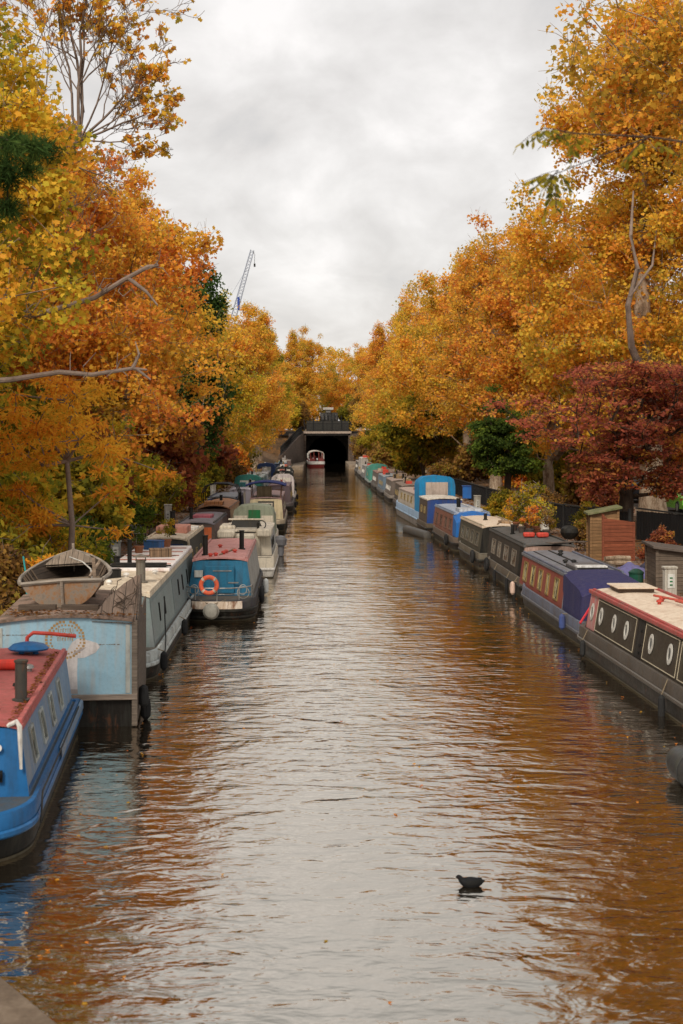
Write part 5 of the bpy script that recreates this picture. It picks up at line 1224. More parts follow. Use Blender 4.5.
# R2 red panelled boat with purple tonneau
gr_ = paint((.145,.145,.16), .55, .45, fade=.4); redpan = paint((.22,.05,.034), .5, .45, (.15,.06,.05), fade=.3); purple = paint((.028,.025,.078), .9, .3, (.07,.06,.09), fade=.2, bump=.5)
blueg = paint((.10,.11,.15), .5, .5, fade=.5)
R2 = b = Boat('narrowboat', 'narrowboat with red window panels, grey roof and purple canvas stern cover', 'boat', 7.50, 35.0, 1.4, 11.2, 2.1, 'round', 'bow', hull=hull_k, band=blueg, strake=paint((.09,.09,.1),.5), bandz=.3, group=GR, bowl=2.2)
b.cabin(3.6, 10.6, 1.5, redpan, gr_, gr_, inset=.13, tumble=.12, rail=blueg, over=.04)
for k, y in enumerate((4.6, 5.9, 7.1, 8.35, 9.7)): b.window(-1, y, .45, .62 if k != 1 else .42, .62, brass, glass((.05,.045,.03), (.5,.44,.26)), .045)
b.panel(-1, 3.7, 10.5, .88, .94, gr_, name='trim_line')
m = MB(); m.box(-.45,.45,4.0,5.4,b.rz(0)-.02,b.rz(0)+.07); b.part('hatch', m, paint((.12,.11,.11),.6), 0, .015)
m = MB(); m.box(-.42,.42,3.92,4.3,b.rz(0)+.06,b.rz(0)+.11); b.part('hatch_lid', m, paint((.6,.58,.55),.5), 0, .01)
for x, y in ((-.3,6.2),(-.1,6.0),(0,8.5),(.2,9.5)): b.vent(x, y, black, .09)
m = MB(); m.box(-.03,.03,3.9,10.4,b.rz(0)-.02,b.rz(0)+.02); m.box(-.5,-.46,3.9,10.4,b.rz(.5)-.02,b.rz(.5)+.02); b.part('roof_seam', m, black, 0)
# tonneau
m = MB(); K = 8; w0 = .92; rows = []
for y, zt, wz in ((3.75,1.56,.86),(3.1,1.54,.9),(2.4,1.49,.92),(1.8,1.45,.94),(1.3,1.38,.93),(1.1,1.22,.9)):
    row = [(-wz*1.03, y, .56)] + [(-wz, y, .9)] + [(-wz*.97 + 2*wz*.97*k/K, y, zt + .09*(1-((k-K/2)/(K/2))**2) - (.05 if k in (0,K) else 0) + .012*math.sin(y*7+k)) for k in range(K+1)] + [(wz, y, .9), (wz*1.03, y, .56)]
    rows.append(row)
m.sheet(rows); m.add(rows[-1], [tuple(range(len(rows[-1])))]); b.part('canvas_cover', m, purple, 50)
for x in (-.6, 0): 
    m = MB(); m.box(x-.08,x+.1,1.4,1.7,1.36,1.42); b.part('leaf_clump', m, paint((.4,.12,.03),.9), 0, .03)
m = MB(); m.tube([(-.75,.35,.6),(-.45,-.1,1.35)], .035, 6); m.tube([(-.6,.3,.6),(-.35,-.05,1.3)], .035, 6); b.part('red_ladder', m, paint((.5,.015,.04),.5,.2))
m = MB(); m.box(-.7,-.1,-.05,.35,1.36,1.42); b.part('seat_board', m, dgrey, 0, .01)
for y, c in ((2.2, paint((.03,.06,.2),.5)), (10.4, paint((.55,.38,.3),.6))): b.fender(-1, y, .42, .09, .42, c)
m = MB(); m.tube([(.2,.6,1.25),(.25,.6,1.5)], .02, 5); b.part('pole_stub', m, black)
# R3 dark boat with planted roof
woodk = paint((.038,.029,.022), .5, .55, (.12,.09,.06), fade=.5)
R3 = b = Boat('narrowboat', 'dark brown narrowboat with potted plants on its roof', 'boat', 7.52, 46.5, 1.0, 9.6, 2.12, 'square', 'bow', hull=hull_k, band=paint((.11,.09,.07),.5), bandz=.3, group=GR, bowl=2)
b.cabin(.5, 8.9, 1.62, woodk, paint((.25,.16,.12),.65,.5,(.12,.08,.06),rust=.3), paint((.09,.085,.08),.8,.5), inset=.12, tumble=.12, rail=dgrey)
m = MB(); m.add([(-1.0,.02,.6),(-.42,.02,.6),(-.42,.3,1.6),(-.82,.3,1.6)], [(0,1,2,3)]); b.part('end_board', m, paint((.3,.19,.15),.6,.6), 0)
b.panel(-1, .55, 1.3, .02, 1.0, black, name='side_door')
for y, w_ in ((2.4,.9), (4.2,1.0), (5.9,.7), (7.4,.9)): b.window(-1, y, .52, w_, .56, paint((.16,.13,.1),.5,.6), glass((.05,.045,.04),(.34,.31,.26)), .03)
b.chimney(-.5, 5.2, .35, .06, black); b.fender(-1, .5, .2, .07, .5); b.fender(-1, 2.3, .15, .06, .5); b.fender(-1, 5.3, .15, .06, .5)
# R4 cream roofed
R4 = b = Boat('narrowboat', 'short dark green-brown narrowboat with cream roof', 'boat', 7.25, 56.4, 2.0, 7.8, 2.1, 'square', 'bow', hull=hull_k, band=paint((.13,.11,.08),.5), bandz=.3, group=GR, bowl=2)
b.cabin(.5, 7.2, 1.6, paint((.06,.055,.04),.45,.5), black, cr2, inset=.12, tumble=.14, rail=tan)
for y in (1.7, 3.1, 4.5, 5.9): b.window(-1, y, .5, 1.0, .58, paint((.12,.1,.07),.5,.6), glass((.06,.06,.05),(.25,.24,.2)), .04)
b.hatch(.1,.5,1.4,2.3,wood((.35,.22,.12),5,'x')); b.chimney(-.2, 3.8, .3, .07, black); b.face_box(-.3,.3,.6,1.5,navy,'door')
m = MB(); m.tube([(-.2,.6,1.72),(.7,4.6,1.74)], .03, 5); b.part('boat_pole', m, wood((.3,.2,.12),3,'y',gaps=False))
# R5 blue cover, white-blue roof
R5 = b = Boat('narrowboat', 'narrowboat with pale blue roof, red brown panels and bright blue stern cover', 'boat', 7.05, 64.6, 2.0, 10.4, 2.1, 'round', 'bow', hull=hull_k, band=paint((.12,.09,.07),.5), bandz=.3, group=GR, bowl=2)
b.cabin(1.6, 9.6, 1.62, paint((.22,.09,.06),.5,.5), navy, paint((.30,.34,.42),.5,.4), inset=.12, tumble=.12, rail=paint((.2,.25,.35),.5), )
m = MB(); P = []
for y, z in ((1.7,1.72),(1.1,1.60),(.5,1.42)): P.append([(-.92,y,.62),(-.88,y,z-.18),(-.6,y,z-.02),(0,y,z+.05),(.6,y,z-.02),(.88,y,z-.18),(.92,y,.62)])
m.sheet(P); m.add(P[-1], [tuple(range(7))]); b.part('canvas_cover', m, fabric((.015,.12,.38)), 50)
for y in (2.8, 4.6, 6.4, 8.2): b.window(-1, y, .5, 1.1, .58, paint((.14,.06,.04),.5,.6), glass((.1,.05,.04),(.3,.2,.16)), .04)
m = MB(); m.box(-.55,.55,2.0,3.4,b.rz(0)-.02,b.rz(0)+.12); b.part('solar_panel', m, paint((.5,.52,.55),.3), 0, .01); b.chimney(-.3, 4.2, .55, .1, black)
m = MB(); m.tube([(.5,1.9,1.75),(.5,9.2,1.75)], .03, 5); b.part('boat_pole', m, white)
# R6 small dark cabin
R6 = b = Boat('houseboat', 'small dark boat with white flat roof and blue end', 'boat', 6.55, 75.4, 2.2, 4.6, 2.1, 'square', 'square', hull=hull_k, band=paint((.1,.075,.05),.6), group=GR)
b.cabin(.3, 4.3, 1.85, paint((.085,.06,.045),.6,.6), paint((.015,.05,.2),.5), paint((.62,.55,.46),.7,.5), inset=.08, tumble=.05)
small_windows(b, -1, (1.5, 3.0), .7, .6, .4)
# R7 long pale blue hulled boat with tall bright blue canopy
R7 = b = Boat('widebeam_boat', 'cream and pale blue boat with tall bright blue canopy', 'boat', 6.55, 80.6, 2.5, 16.5, 2.1, 'square', 'bow', hull=paint((.2,.17,.15),.6,.6), band=paint((.28,.4,.55),.5,.4), strake=paint((.3,.42,.55),.5), bandz=.45, zd=.85, group=GR)
b.cabin(3.6, 14.2, 1.75, paint((.45,.38,.3),.6,.5), cream, paint((.4,.3,.25),.7), inset=.15, tumble=.1)
b.canopy(.15, 2.6, 2.98, fabric((.01,.2,.42)), inset=.02, front=.1)
m = MB(); m.box(-.66,.6,.10,.13,1.9,2.62); b.part('canopy_window', m, paint((.45,.36,.3),.35,.4), 0, .0)
m = MB(); m.box(-1.0,1.0,.02,.1,.9,1.05); b.part('stern_rail', m, paint((.2,.3,.4),.5), 0)
small_windows(b, -1, (6,8,10,12), .5, .8, .4)
m = MB(); m.box(-.4,.4,7,9,1.8,2.0); m.box(-.3,.5,5,6,1.8,1.95); b.part('roof_box', m, paint((.35,.12,.08),.7), 0, .03)
# floating dark cylinder beside it
m = MB(); m.lathe([(.05,-2.6),(.2,-2.55),(.24,-2.4),(.24,2.4),(.2,2.55),(.05,2.6)], (0,0,0), 16, 'y'); o = m.build('float_tube', paint((.06,.055,.05),.5,.5), None)
o.location = (5.02, 75.6, .12); o.rotation_euler = (0, 0, R(9)); tag(o, 'grey cylindrical float lying in the water below the blue canopy', 'float')
m = MB(); m.lathe([(.02,2.02),(.16,2.0),(.24,1.9),(.27,1.75),(.28,1.5),(.28,-2),(.02,-2)], (0,0,0), 24, 'y'); m.torus((0,1.35,0),(1,0,0),(0,0,1),.283,.012,24,5)
o = m.build('pontoon_float', paint((.04,.038,.037),.4,.45,fade=.3), None); o.location = (5.80, 20.1, .14); o.rotation_euler = (R(4), 0, R(8)); tag(o, 'grey round-nosed pontoon float at the lower right edge', 'float')
FARR = [
 (6.15,98.5,11,'c',(.09,.07,.055),(.2,.15,.12),(.1,.08,.07),'brown narrowboat beyond the blue canopied boat'),
 (5.98,110,11,'c',(.15,.12,.1),(.32,.24,.2),(.2,.17,.14),'weathered tan boat with faded roof, far right row'),
 (5.85,121.5,12,'c',(.14,.2,.26),(.3,.33,.35),(.12,.12,.12),'grey-blue narrowboat under the olive tree'),
 (5.75,134,12,'c',(.12,.1,.09),(.26,.14,.11),(.1,.09,.08),'dark narrowboat with reddish roof, far right row'),
 (5.6,147,14,'g',(.05,.22,.18),(.06,.24,.19),(.25,.3,.28),'teal green canopied boat in the far right row'),
 (5.5,163,12,'c',(.2,.2,.19),(.3,.28,.25),(.12,.12,.12),'grey narrowboat between the teal boat and the white box boat'),
 (5.45,177,12,'b',(.42,.38,.34),(.5,.45,.4),(.2,.18,.16),'tall off-white box shaped boat, last but one on the right'),
 (5.4,191,12,'c',(.1,.09,.08),(.3,.27,.24),(.1,.1,.1),'last dark narrowboat on the right before the tunnel'),
]
for i, (x, y, L, kd, sc, rc, bc, lab) in enumerate(FARR):
    b = Boat('narrowboat', lab, 'boat', x + .25, y, .5, L, 2.05, 'round', 'bow', hull=tar, band=paint(bc,.6,.5), group=GR)
    b.cabin(1.2, L-2, 2.35 if kd == 'b' else 1.7, paint(sc,.6,.5), paint(tuple(q*.8 for q in sc),.6,.5), paint(rc,.65,.5), tumble=.1)
    small_windows(b, -1, [2.6+1.7*k for k in range(4)], fr=white if i % 2 else brass); b.face_box(-.3,.3,.62,1.5,paint((.08,.05,.04),.6),'door')
    if kd in 'gwr': b.canopy(.3, 3.9, 2.3, fabric(rc if kd != 'w' else (.45,.4,.35)), inset=.05)
    rr = random.Random(i+50)
    for q in range(2): b.chimney(rr.uniform(-.5,.5), rr.uniform(3, L-3), rr.uniform(.3,.5), .08, black)
    for q in range(3):
        yq = rr.uniform(3, L-3.5); xq = rr.uniform(-.6,.2); b.hatch(xq, xq+rr.uniform(.3,.5), yq, yq+rr.uniform(.5,1.1), rr.choice((tan, redp, wood((.3,.2,.1),5,'x'), dgrey)), rr.uniform(.12,.35), 'roof_box')

# tour boat coming out of the tunnel
t = thing('tour_boat', 'red and white trip boat leaving the tunnel mouth', 'boat', (-.9, 232, 0), R(1.5)); L, W = 19, 2.7
loft(hull_mesh(L, W, 'round', 'bow', [(-.3,.8),(.0,.93),(.55,1.0)], .3)).build('hull', paint((.25,.03,.03),.5,.4), t)
loft(hull_mesh(L, W, 'round', 'bow', [(.5,1.0),(.55,1.02),(.95,1.02),(.98,.97)], .3), cap_top=True).build('topsides', paint((.7,.68,.64),.4,.2), t)
m = MB(); prof = [(-1.25,.95),(-1.25,2.1),(-1.05,2.45),(-.6,2.62),(0,2.68),(.6,2.62),(1.05,2.45),(1.25,2.1),(1.25,.95)]
m.sheet([[(x*s_, y, z) for x, z in prof[1:8]] for y, s_ in ((.9,.97),(1.0,1),(9,1),(15.5,.97))]); m.sheet([[(x*s_*.97, y, z-.05) for x, z in prof[1:8]] for y, s_ in ((.9,.97),(1.0,1),(9,1),(15.5,.97))]); m.tube([(x, .9, z) for x, z in prof[1:8]], .07, 6); m.build('roof', paint((.6,.52,.45),.5,.3), t, 50)
m = MB()
for sx in (-1, 1): m.box(sx*1.25-.04, sx*1.25+.04, 1, 15.5, .95, 1.35)
m.build('side_panel', paint((.26,.04,.04),.4), t, 0)
for sx in (-1, 1):
    for k in range(9): m = MB(); m.box(sx*1.24-.04, sx*1.24+.04, 1+k*1.8, 1.12+k*1.8, 1.35, 2.12); m.build('window_post', white, t, 0)
for x in (-.95,-.4,.4,.95): m = MB(); m.box(x-.07,x+.07,.98,1.06,.95,2.5); m.build('roof_post', paint((.26,.05,.04),.4), t, 0)
m = MB(); m.box(-1.1,-.45,1.0,1.05,.95,1.5); m.box(.45,1.1,1.0,1.05,.95,1.5); m.build('rear_panel', paint((.22,.04,.04),.4), t, 0)
for x in (-.8, -.15, .6):
    for k in range(3): m = MB(); m.box(x-.22,x+.22,2+k*2,2.45+k*2,.98,1.4); m.box(x-.22,x+.22,2.4+k*2,2.46+k*2,1.4,1.85); m.build('seat', paint((.2,.04,.04),.6), t, 0)

# extra clutter: tyres, ropes and centre lines
def tyre(b, sx, y, z=.33):
    m = MB(); m.torus((sx*(b.W/2+.1), y, z), (0,1,0), (0,0,1), .2, .075, 20, 8); o = m.build('tyre_fender', rubber, b.t)
    m = MB(); m.tube([(sx*(b.W/2+.1), y, z+.2), (sx*(b.W/2-.03), y, b.zd+.08)], .012, 5); m.build('fender_rope', rope_m, o)
def shore_rope(b, sx, y, far_, z1=.55):
    m = MB(); x0 = sx*(b.W/2-.1); P = [(x0 + (far_[0]-x0)*t, y + (far_[1]-y)*t, b.zd+.1 + (z1-b.zd-.1)*t - .18*math.sin(PI*t)) for t in [k/8 for k in range(9)]]
    m.tube(P, .014, 5); m.build('mooring_rope', rope_m, b.t)
tyre(R1, -1, 3.5, .4); tyre(R3, -1, 7.4, .4); tyre(R4, -1, 1.0, .4); tyre(R5, -1, 2.2, .38); tyre(L3, 1, 11.8, .4); tyre(L4, 1, 3.4, .4)
for bb in (R1, R2, R3, R4): shore_rope(bb, 1, 1.5, (2.0, .5)); shore_rope(bb, 1, bb.L-2, (2.0, bb.L-1))
for bb in (L3,): shore_rope(bb, -1, 1.5, (-2.0, .6)); shore_rope(bb, -1, 12, (-2.0, 13))
# ------------------------------------------------------------------ tunnel bridge
brick = rough_mat('sooty_brick', [(.3,(.03,.021,.016)),(.5,(.08,.055,.04)),(.68,(.14,.10,.075))], 1.2, 6, .9, .4, 14, (1,1,2))
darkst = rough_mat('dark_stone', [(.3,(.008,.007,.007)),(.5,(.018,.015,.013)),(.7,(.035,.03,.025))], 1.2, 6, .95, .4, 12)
t = thing('bridge', 'low flat bridge with dark opening at the end of the canal', 'bridge', (1.0, 256, 0))
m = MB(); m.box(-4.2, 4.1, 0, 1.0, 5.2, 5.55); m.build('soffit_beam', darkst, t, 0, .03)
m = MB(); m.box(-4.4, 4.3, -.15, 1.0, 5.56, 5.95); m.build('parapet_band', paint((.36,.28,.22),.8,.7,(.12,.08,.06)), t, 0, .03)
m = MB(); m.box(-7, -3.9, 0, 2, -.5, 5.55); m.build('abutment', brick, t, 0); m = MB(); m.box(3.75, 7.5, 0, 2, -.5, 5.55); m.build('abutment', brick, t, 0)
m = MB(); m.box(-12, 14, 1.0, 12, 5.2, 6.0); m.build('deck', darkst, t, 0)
blk = paint((.008,.008,.008),.5,.2,(.02,.018,.015))
m = MB()
for k in range(44): x = -4.2 + 8.4*k/43; m.box(x-.025,x+.025,-.05,0,6.05,7.35)
m.box(-4.3,4.2,-.06,.02,7.3,7.4); m.box(-4.3,4.2,-.06,.02,6.15,6.22); m.build('railing', blk, t, 0)
for k in range(6): x = -4.2 + 8.4*k/5; m = MB(); m.box(x-.1,x+.1,-.1,.1,6.05,7.75); m.lathe([(.04,7.75),(.12,7.85),(.02,8.2)], (x,0,0), 8); m.build('railing_post', blk, t, 0)
# tunnel behind
t = thing('canal_tunnel', 'dark arched canal tunnel behind the bridge', 'tunnel', (1.0, 262, 0))
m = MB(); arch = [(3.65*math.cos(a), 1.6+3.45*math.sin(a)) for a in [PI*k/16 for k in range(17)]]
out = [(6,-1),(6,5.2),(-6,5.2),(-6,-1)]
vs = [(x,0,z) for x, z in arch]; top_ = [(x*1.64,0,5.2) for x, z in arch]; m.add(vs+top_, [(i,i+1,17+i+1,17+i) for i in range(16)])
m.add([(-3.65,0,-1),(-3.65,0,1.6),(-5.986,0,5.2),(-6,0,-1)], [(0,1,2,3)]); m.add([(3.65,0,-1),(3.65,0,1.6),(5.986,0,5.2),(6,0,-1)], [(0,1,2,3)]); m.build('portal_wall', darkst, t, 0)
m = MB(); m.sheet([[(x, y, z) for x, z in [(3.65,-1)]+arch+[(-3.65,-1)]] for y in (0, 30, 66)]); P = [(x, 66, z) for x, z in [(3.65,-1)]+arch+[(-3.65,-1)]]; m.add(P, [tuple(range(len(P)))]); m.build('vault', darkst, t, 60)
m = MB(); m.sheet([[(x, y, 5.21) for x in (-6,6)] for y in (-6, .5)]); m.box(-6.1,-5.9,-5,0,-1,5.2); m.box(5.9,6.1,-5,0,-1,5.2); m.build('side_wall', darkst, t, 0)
# embankment beyond
m = MB(); m.sheet([[(x, y, 5.9 + (0 if y < 262 else .15)) for x in (-300,-60,-20,-8,0,8,20,60,300)] for y in (257.5, 262, 330, 340)]); m.sheet([[(x, 257.5, z) for x in (-300,-6.0)] for z in (0, 5.9)]); m.sheet([[(x, 257.5, z) for x in (8.4,300)] for z in (0, 5.9)])
m.sheet([[(x, y, 6.05+(y-340)*.004) for x in (-900,0,900)] for y in (340, 1400)]); tag(m.build('embankment', ground_m, smooth=0), kind='structure')
# wing wall left with railing
t = thing('wing_wall', 'curving brick wing wall with black railing left of the tunnel', 'wall', (0,0,0))
pts = [(-5.9,212,2.3),(-5.3,225,3.1),(-4.6,238,4.2),(-3.8,250,5.2),(-3.25,256,5.6)]
m = MB(); m.sheet([[(x,y,-.5),(x-.02,y,z)] for x,y,z in pts]); m.sheet([[(x-.02,y,z),(x-.6,y,z)] for x,y,z in pts]); m.sheet([[(x-.6,y,z),(x-.6,y,-.5)] for x,y,z in pts]); m.add([(-5.9,212,-.5),(-5.92,212,2.3),(-6.5,212,2.3),(-6.5,212,-.5)],[(0,1,2,3)]); m.build('brickwork', brick, t, 0)
m = MB()
for (x,y,z),(x2,y2,z2) in zip(pts[:-1], pts[1:]):
    m.tube([(x-.3,y,z+1.25),(x2-.3,y2,z2+1.25)], .05, 5); m.tube([(x-.3,y,z+.15),(x2-.3,y2,z2+.15)], .04, 5)
    for k in range(26): s_ = k/26; q = [x+(x2-x)*s_-.3, y+(y2-y)*s_, z+(z2-z)*s_]; m.box(q[0]-.03,q[0]+.03,q[1]-.03,q[1]+.03,q[2],q[2]+1.35)
m.build('railing', blk, t, 0)
m = MB(); m.box(-4.6,-2.9,214,255,-.3,.55); o = tag(m.build('stone_landing', stone_m, None, 0, .04), 'low stone landing at the left foot of the tunnel', 'landing')
m = MB(); m.box(4.2,5.6,222,255,-.3,.6); o = tag(m.build('stone_landing', stone_m, None, 0, .04), 'low stone landing at the right foot of the tunnel', 'landing')
# cafe terrace on the bridge
t = thing('cafe_terrace', 'dark glazed cafe terrace with pale roof slab on top of the bridge', 'building', (1.0, 260, 6.0))
m = MB(); m.box(-3.8,3.9,0,.2,0,1.9); m.build('wall', paint((.03,.026,.022),.5,.4), t, 0)
rnd = random.Random(3)
for k in range(13):
    x = -3.8 + 7.6*k/12; m = MB(); h = 2.2 + 1.5*math.exp(-((x-.3)/1.9)**2) + rnd.uniform(-.3,.3); m.box(x-.07,x+.07,-.1,.1,1.9,h); m.build('terrace_post', blk, t, 0)
m = MB(); m.box(-1.3,1.9,.5,5,1.9,3.4); m.build('upper_room', paint((.035,.03,.028),.5,.4), t, 0)
for k in range(4): m = MB(); m.box(-1.2+k*.78,-.6+k*.78,.46,.498,2.1,3.2); m.build('window', glass((.03,.03,.03),(.1,.09,.08)), t, 0)
m = MB(); m.box(-.8,1.1,.2,4,3.9,4.35); m.build('roof_slab', paint((.4,.37,.33),.6,.4), t, 0, .03)
m = MB(); m.box(-.3,.6,.4,3.8,3.4,3.9); m.build('roof_turret', paint((.14,.13,.12),.6,.3), t, 0)

# ------------------------------------------------------------------ crane
t = thing('tower_crane', 'blue and white lattice crane jib rising above the left trees', 'crane', (-23.5, 400, 4))
def lattice(a, b, w, n, mat, name, taper=.6):
    a, b = Vector(a), Vector(b); d = (b-a); u = Vector((0,1,0)); v = d.cross(u).normalized(); m = MB()
    C_ = lambda s_, i: a + d*s_ + (u*(1,1,-1,-1)[i] + v*(1,-1,-1,1)[i]) * w/2*(1-(1-taper)*s_)
    for i in range(4): m.tube([C_(0,i), C_(1,i)], .10, 4)
    for k in range(n):
        for i in range(4): m.tube([C_(k/n,i), C_((k+1)/n,(i+1)%4)], .06, 4)
    return m.build(name, mat, t)
cb = paint((.38,.42,.50),.5,.3)
lattice((-2.6,0,30), (3.9,0,53.3), 1.5, 26, cb, 'jib'); lattice((-2.6,0,-4), (-2.6,0,30), 1.9, 24, cb, 'mast', 1)
m = MB(); m.box(-3.6,-1.6,-1,1,29.5,31.2); m.build('cab', paint((.5,.5,.5),.5), t, 0); m = MB(); m.box(-6.5,-3.6,-.8,.8,28.5,30); m.build('counterweight', dgrey, t, 0)
m = MB(); m.tube([(-2.6,0,30.5),(-3.4,0,38.5),(-2.4,0,30.5)], .12, 4); m.tube([(-3.4,0,38.5),(2.6,0,48.5)], .05, 4); m.build('pendant', cb, t)
m = MB(); m.box(-.25,.35,-.85,.85,36.5,40.0); m.build('jib_panel', paint((.02,.06,.3),.5), t, 0)
m = MB(); m.tube([(4.0,0,53.2),(4.6,0,52.0),(4.5,0,49.5)], .06, 4); m.box(4.3,4.8,-.2,.2,48.6,49.5); m.build('hook_block', black, t)

# ------------------------------------------------------------------ houses
hb = rough_mat('london_brick', [(.3,(.07,.045,.03)),(.5,(.14,.09,.06)),(.68,(.2,.14,.1))], 1.0, 6, .9, .3, 18, (1,1,2.5))
stucco = paint((.24,.2,.16),.8,.5)
def house(x, y, w_, h, lab, facing=-1, base=1.2, mat=None):
    t = thing('terraced_house', lab, 'house', (x, y, base), 0, 'terraced houses behind the trees')
    m = MB(); m.box(0, facing*-10, 0, w_, -1, h) if facing < 0 else m.box(-10, 0, 0, w_, -1, h); m.build('wall', mat or hb, t, 0)
    m = MB(); s_ = -facing
    m.prism([(-.3*s_, h),(5*s_, h+3),(10.3*s_, h)], 0.02, w_-.02, 'y'); m.build('roof', paint((.06,.055,.055),.8), t, 0)
    m = MB(); m.box(min(4*s_,5*s_), max(4*s_,5*s_), -.2, .6, h+1, h+4); m.build('chimney', mat or hb, t, 0)
    n = max(2, int(w_//2.4))
    for fl_ in range(int(h//3)):
        for k in range(n):
            yc = w_*(k+.5)/n; zc = 1.6 + fl_*3
            if fl_ == 0 and k == n-1:
                m = MB(); m.box(-.05,.05,yc-.5,yc+.5,0,2.2); m.build('door', paint((.02,.03,.05),.5), t, 0); continue
            m = MB(); xx = facing*.03
            for (a, b_, c, d) in ((-.6,.6,.8,.9),(-.6,.6,-.9,-.8),(-.6,-.5,-.8,.8),(.5,.6,-.8,.8),(-.5,.5,-.03,.03)): m.box(min(xx*2,-xx*.2), max(xx*2,-xx*.2), yc+a, yc+b_, zc+c, zc+d)
            f_ = m.build('window', white, t, 0); m = MB(); m.box(min(xx,0), max(xx,0)+.001, yc-.55, yc+.55, zc-.82, zc+.82); m.build('pane', DARKGL, f_, 0)
HL = ['brick terraced house behind the burgundy tree', 'pale stucco house behind the dark evergreen', 'brick terraced house behind the golden planes', 'stucco house farthest along the right road', 'brick house at the near end of the right terrace', 'plain brick house in the middle of the right terrace']
for k, (y, w_, h) in enumerate(((104,9,11),(113.2,9,12),(122.4,10,11),(133,14,12),(88,15.8,11.5),(148,40,11))): house(29, y, w_, h, HL[k], mat=stucco if k in (1,3) else None)
house(-34, 40, 60, 12, 'brick terrace behind the left bank trees', facing=1, base=3.2); house(-34, 102, 60, 12, 'pale terrace far behind the left bank trees', facing=1, base=3.2, mat=stucco)

# ------------------------------------------------------------------ cars
def car(lab, x, y, col, rz=0, L=4.1, W=1.72, H=1.48):
    t = thing('parked_car', lab, 'car', (x, y, 1.17), rz, 'cars parked along the right road'); pm = paint(col, .25, .08, metal=.2, bump=0)
    side = [(-L/2,.45),(-L/2+.05,.8),(-L/2+.75,.92),(-L/2+1.35,H-.06),(-L/2+2.0,H),(L/2-1.1,H-.03),(L/2-.35,.98),(L/2-.03,.85),(L/2,.42),(L/2-.15,.25),(-L/2+.15,.25)]
    m = MB(); lo = []
    for s_, ins in ((-1,.0),(-.94,.0),(0,0),(.94,0),(1,.0)):
        lo.append([(s_*W/2*(1 if z < .95 else .84)*(1), y_*(1 if abs(s_) < .97 else .985), z) for y_, z in side])
    n = len(side); vs = [p for l in lo for p in l]; m.add(vs, [(i*n+j, i*n+(j+1)%n, (i+1)*n+(j+1)%n, (i+1)*n+j) for i in range(4) for j in range(n)] + [tuple(range(n)), tuple(4*n+j for j in reversed(range(n)))])
    body = m.build('body', pm, t, 35)
    for sx in (-1, 1):
        m = MB(); xx = sx*(W/2*.84+.02); xl = sx*(W/2*.97)
        m.add([(xl,-L/2+.95,.96),(xx,-L/2+1.42,H-.12),(xx,L/2-1.15,H-.12),(xl,L/2-.6,.98)], [(0,1,2,3)]); m.build('side_window', DARKGL, t, 0)
        for yy in (-L/2+.8, L/2-.8):
            m = MB(); m.lathe([(.1,-.1),(.3,-.1),(.32,-.06),(.32,.06),(.3,.1),(.1,.1)], (sx*(W/2-.08), yy, .32), 18, 'x'); w_ = m.build('wheel', rubber, t)
            m = MB(); m.lathe([(.02,-.105),(.2,-.105),(.2,.105),(.02,.105)], (sx*(W/2-.08), yy, .32), 14, 'x'); m.build('rim', steel, w_)
        m = MB(); m.box(sx*.62-.14, sx*.62+.14, -L/2-.01, -L/2+.06, .62, .78); m.build('headlight', paint((.7,.7,.68),.2,.05), t, 0, .02)
        m = MB(); m.box(sx*.66-.1, sx*.66+.1, L/2-.05, L/2+.01, .7, .86); m.build('tail_light', redp, t, 0, .02)
    m = MB(); m.add([(-.68,-L/2+.78,.95),(.68,-L/2+.78,.95),(.6,-L/2+1.36,H-.07),(-.6,-L/2+1.36,H-.07)], [(0,1,2,3)]); m.v = [(a, b_-.02, c+.01) for a, b_, c in m.v]; m.build('windscreen', DARKGL, t, 0)
car('bright green car parked by the black fence at the right edge', 19.55, 76.5, (.14,.34,.04), R(4))
car('dark car parked behind the thick plane trunk', 19.2, 88, (.02,.02,.025), R(2))
car('pale silver-blue car seen left of the thick plane trunk', 18.9, 83.0-1, (.35,.42,.45), 0) if False else car('pale silver-blue car seen left of the thick plane trunk', 18.6, 94, (.35,.42,.45), 0)
car('black car parked beyond the silver one', 18.8, 101, (.015,.015,.018), 0)
car('dark red car parked among the black ones', 18.9, 108, (.10,.01,.012), 0)
car('dark grey car farthest up the road', 18.8, 118, (.04,.04,.045), 0)

# ------------------------------------------------------------------ right bank furniture
fence_m = wood((.014,.013,.013), 6, 'y', .8, .6)
def fence(pts, h, lab, zt=None):
    t = thing('board_fence', lab, 'fence', (0,0,0))
    for (x,y),(x2,y2) in zip(pts[:-1], pts[1:]):
        z, z2 = gz(x,y), gz(x2,y2); a = Vector((x,y,0)); d = Vector((x2-x,y2-y,0)); L = d.length; d.normalize(); nrm = Vector((-d.y,d.x,0)); m = MB(); k = 0; s_ = 0
        while s_ < L-.01:
            e = min(s_+.145, L); zz0 = z+(z2-z)*s_/L; rr = random.Random(k*7+int(x*10)); p = a + d*((s_+e)/2) + nrm*(.012*(k%2)); k += 1
            m.obox((p.x,p.y,zz0+h/2-.05+rr.uniform(-.01,.01)), d, nrm, (0,0,1), (e-s_)/2-.004, .01, h/2); s_ += .15
        m.build('boards', fence_m, t, 0)
        m = MB(); p = a + d*L/2; m.obox((p.x,p.y,(z+z2)/2+h-.02), d, nrm, (0,0,1), L/2, .045, .03)
        if abs(z-z2) < .2: m.build('capping', paint((.03,.028,.026),.7), t, 0)
        m = MB(); m.box(x-.06,x+.06,y-.06,y+.06,z-.1,z+h+.06); m.build('post', paint((.02,.019,.018),.7), t, 0)
fence([(15.9,44),(14.9,52),(13.4,60.6)], 1.3, 'tall black board fence at the right edge above the weathered shed')
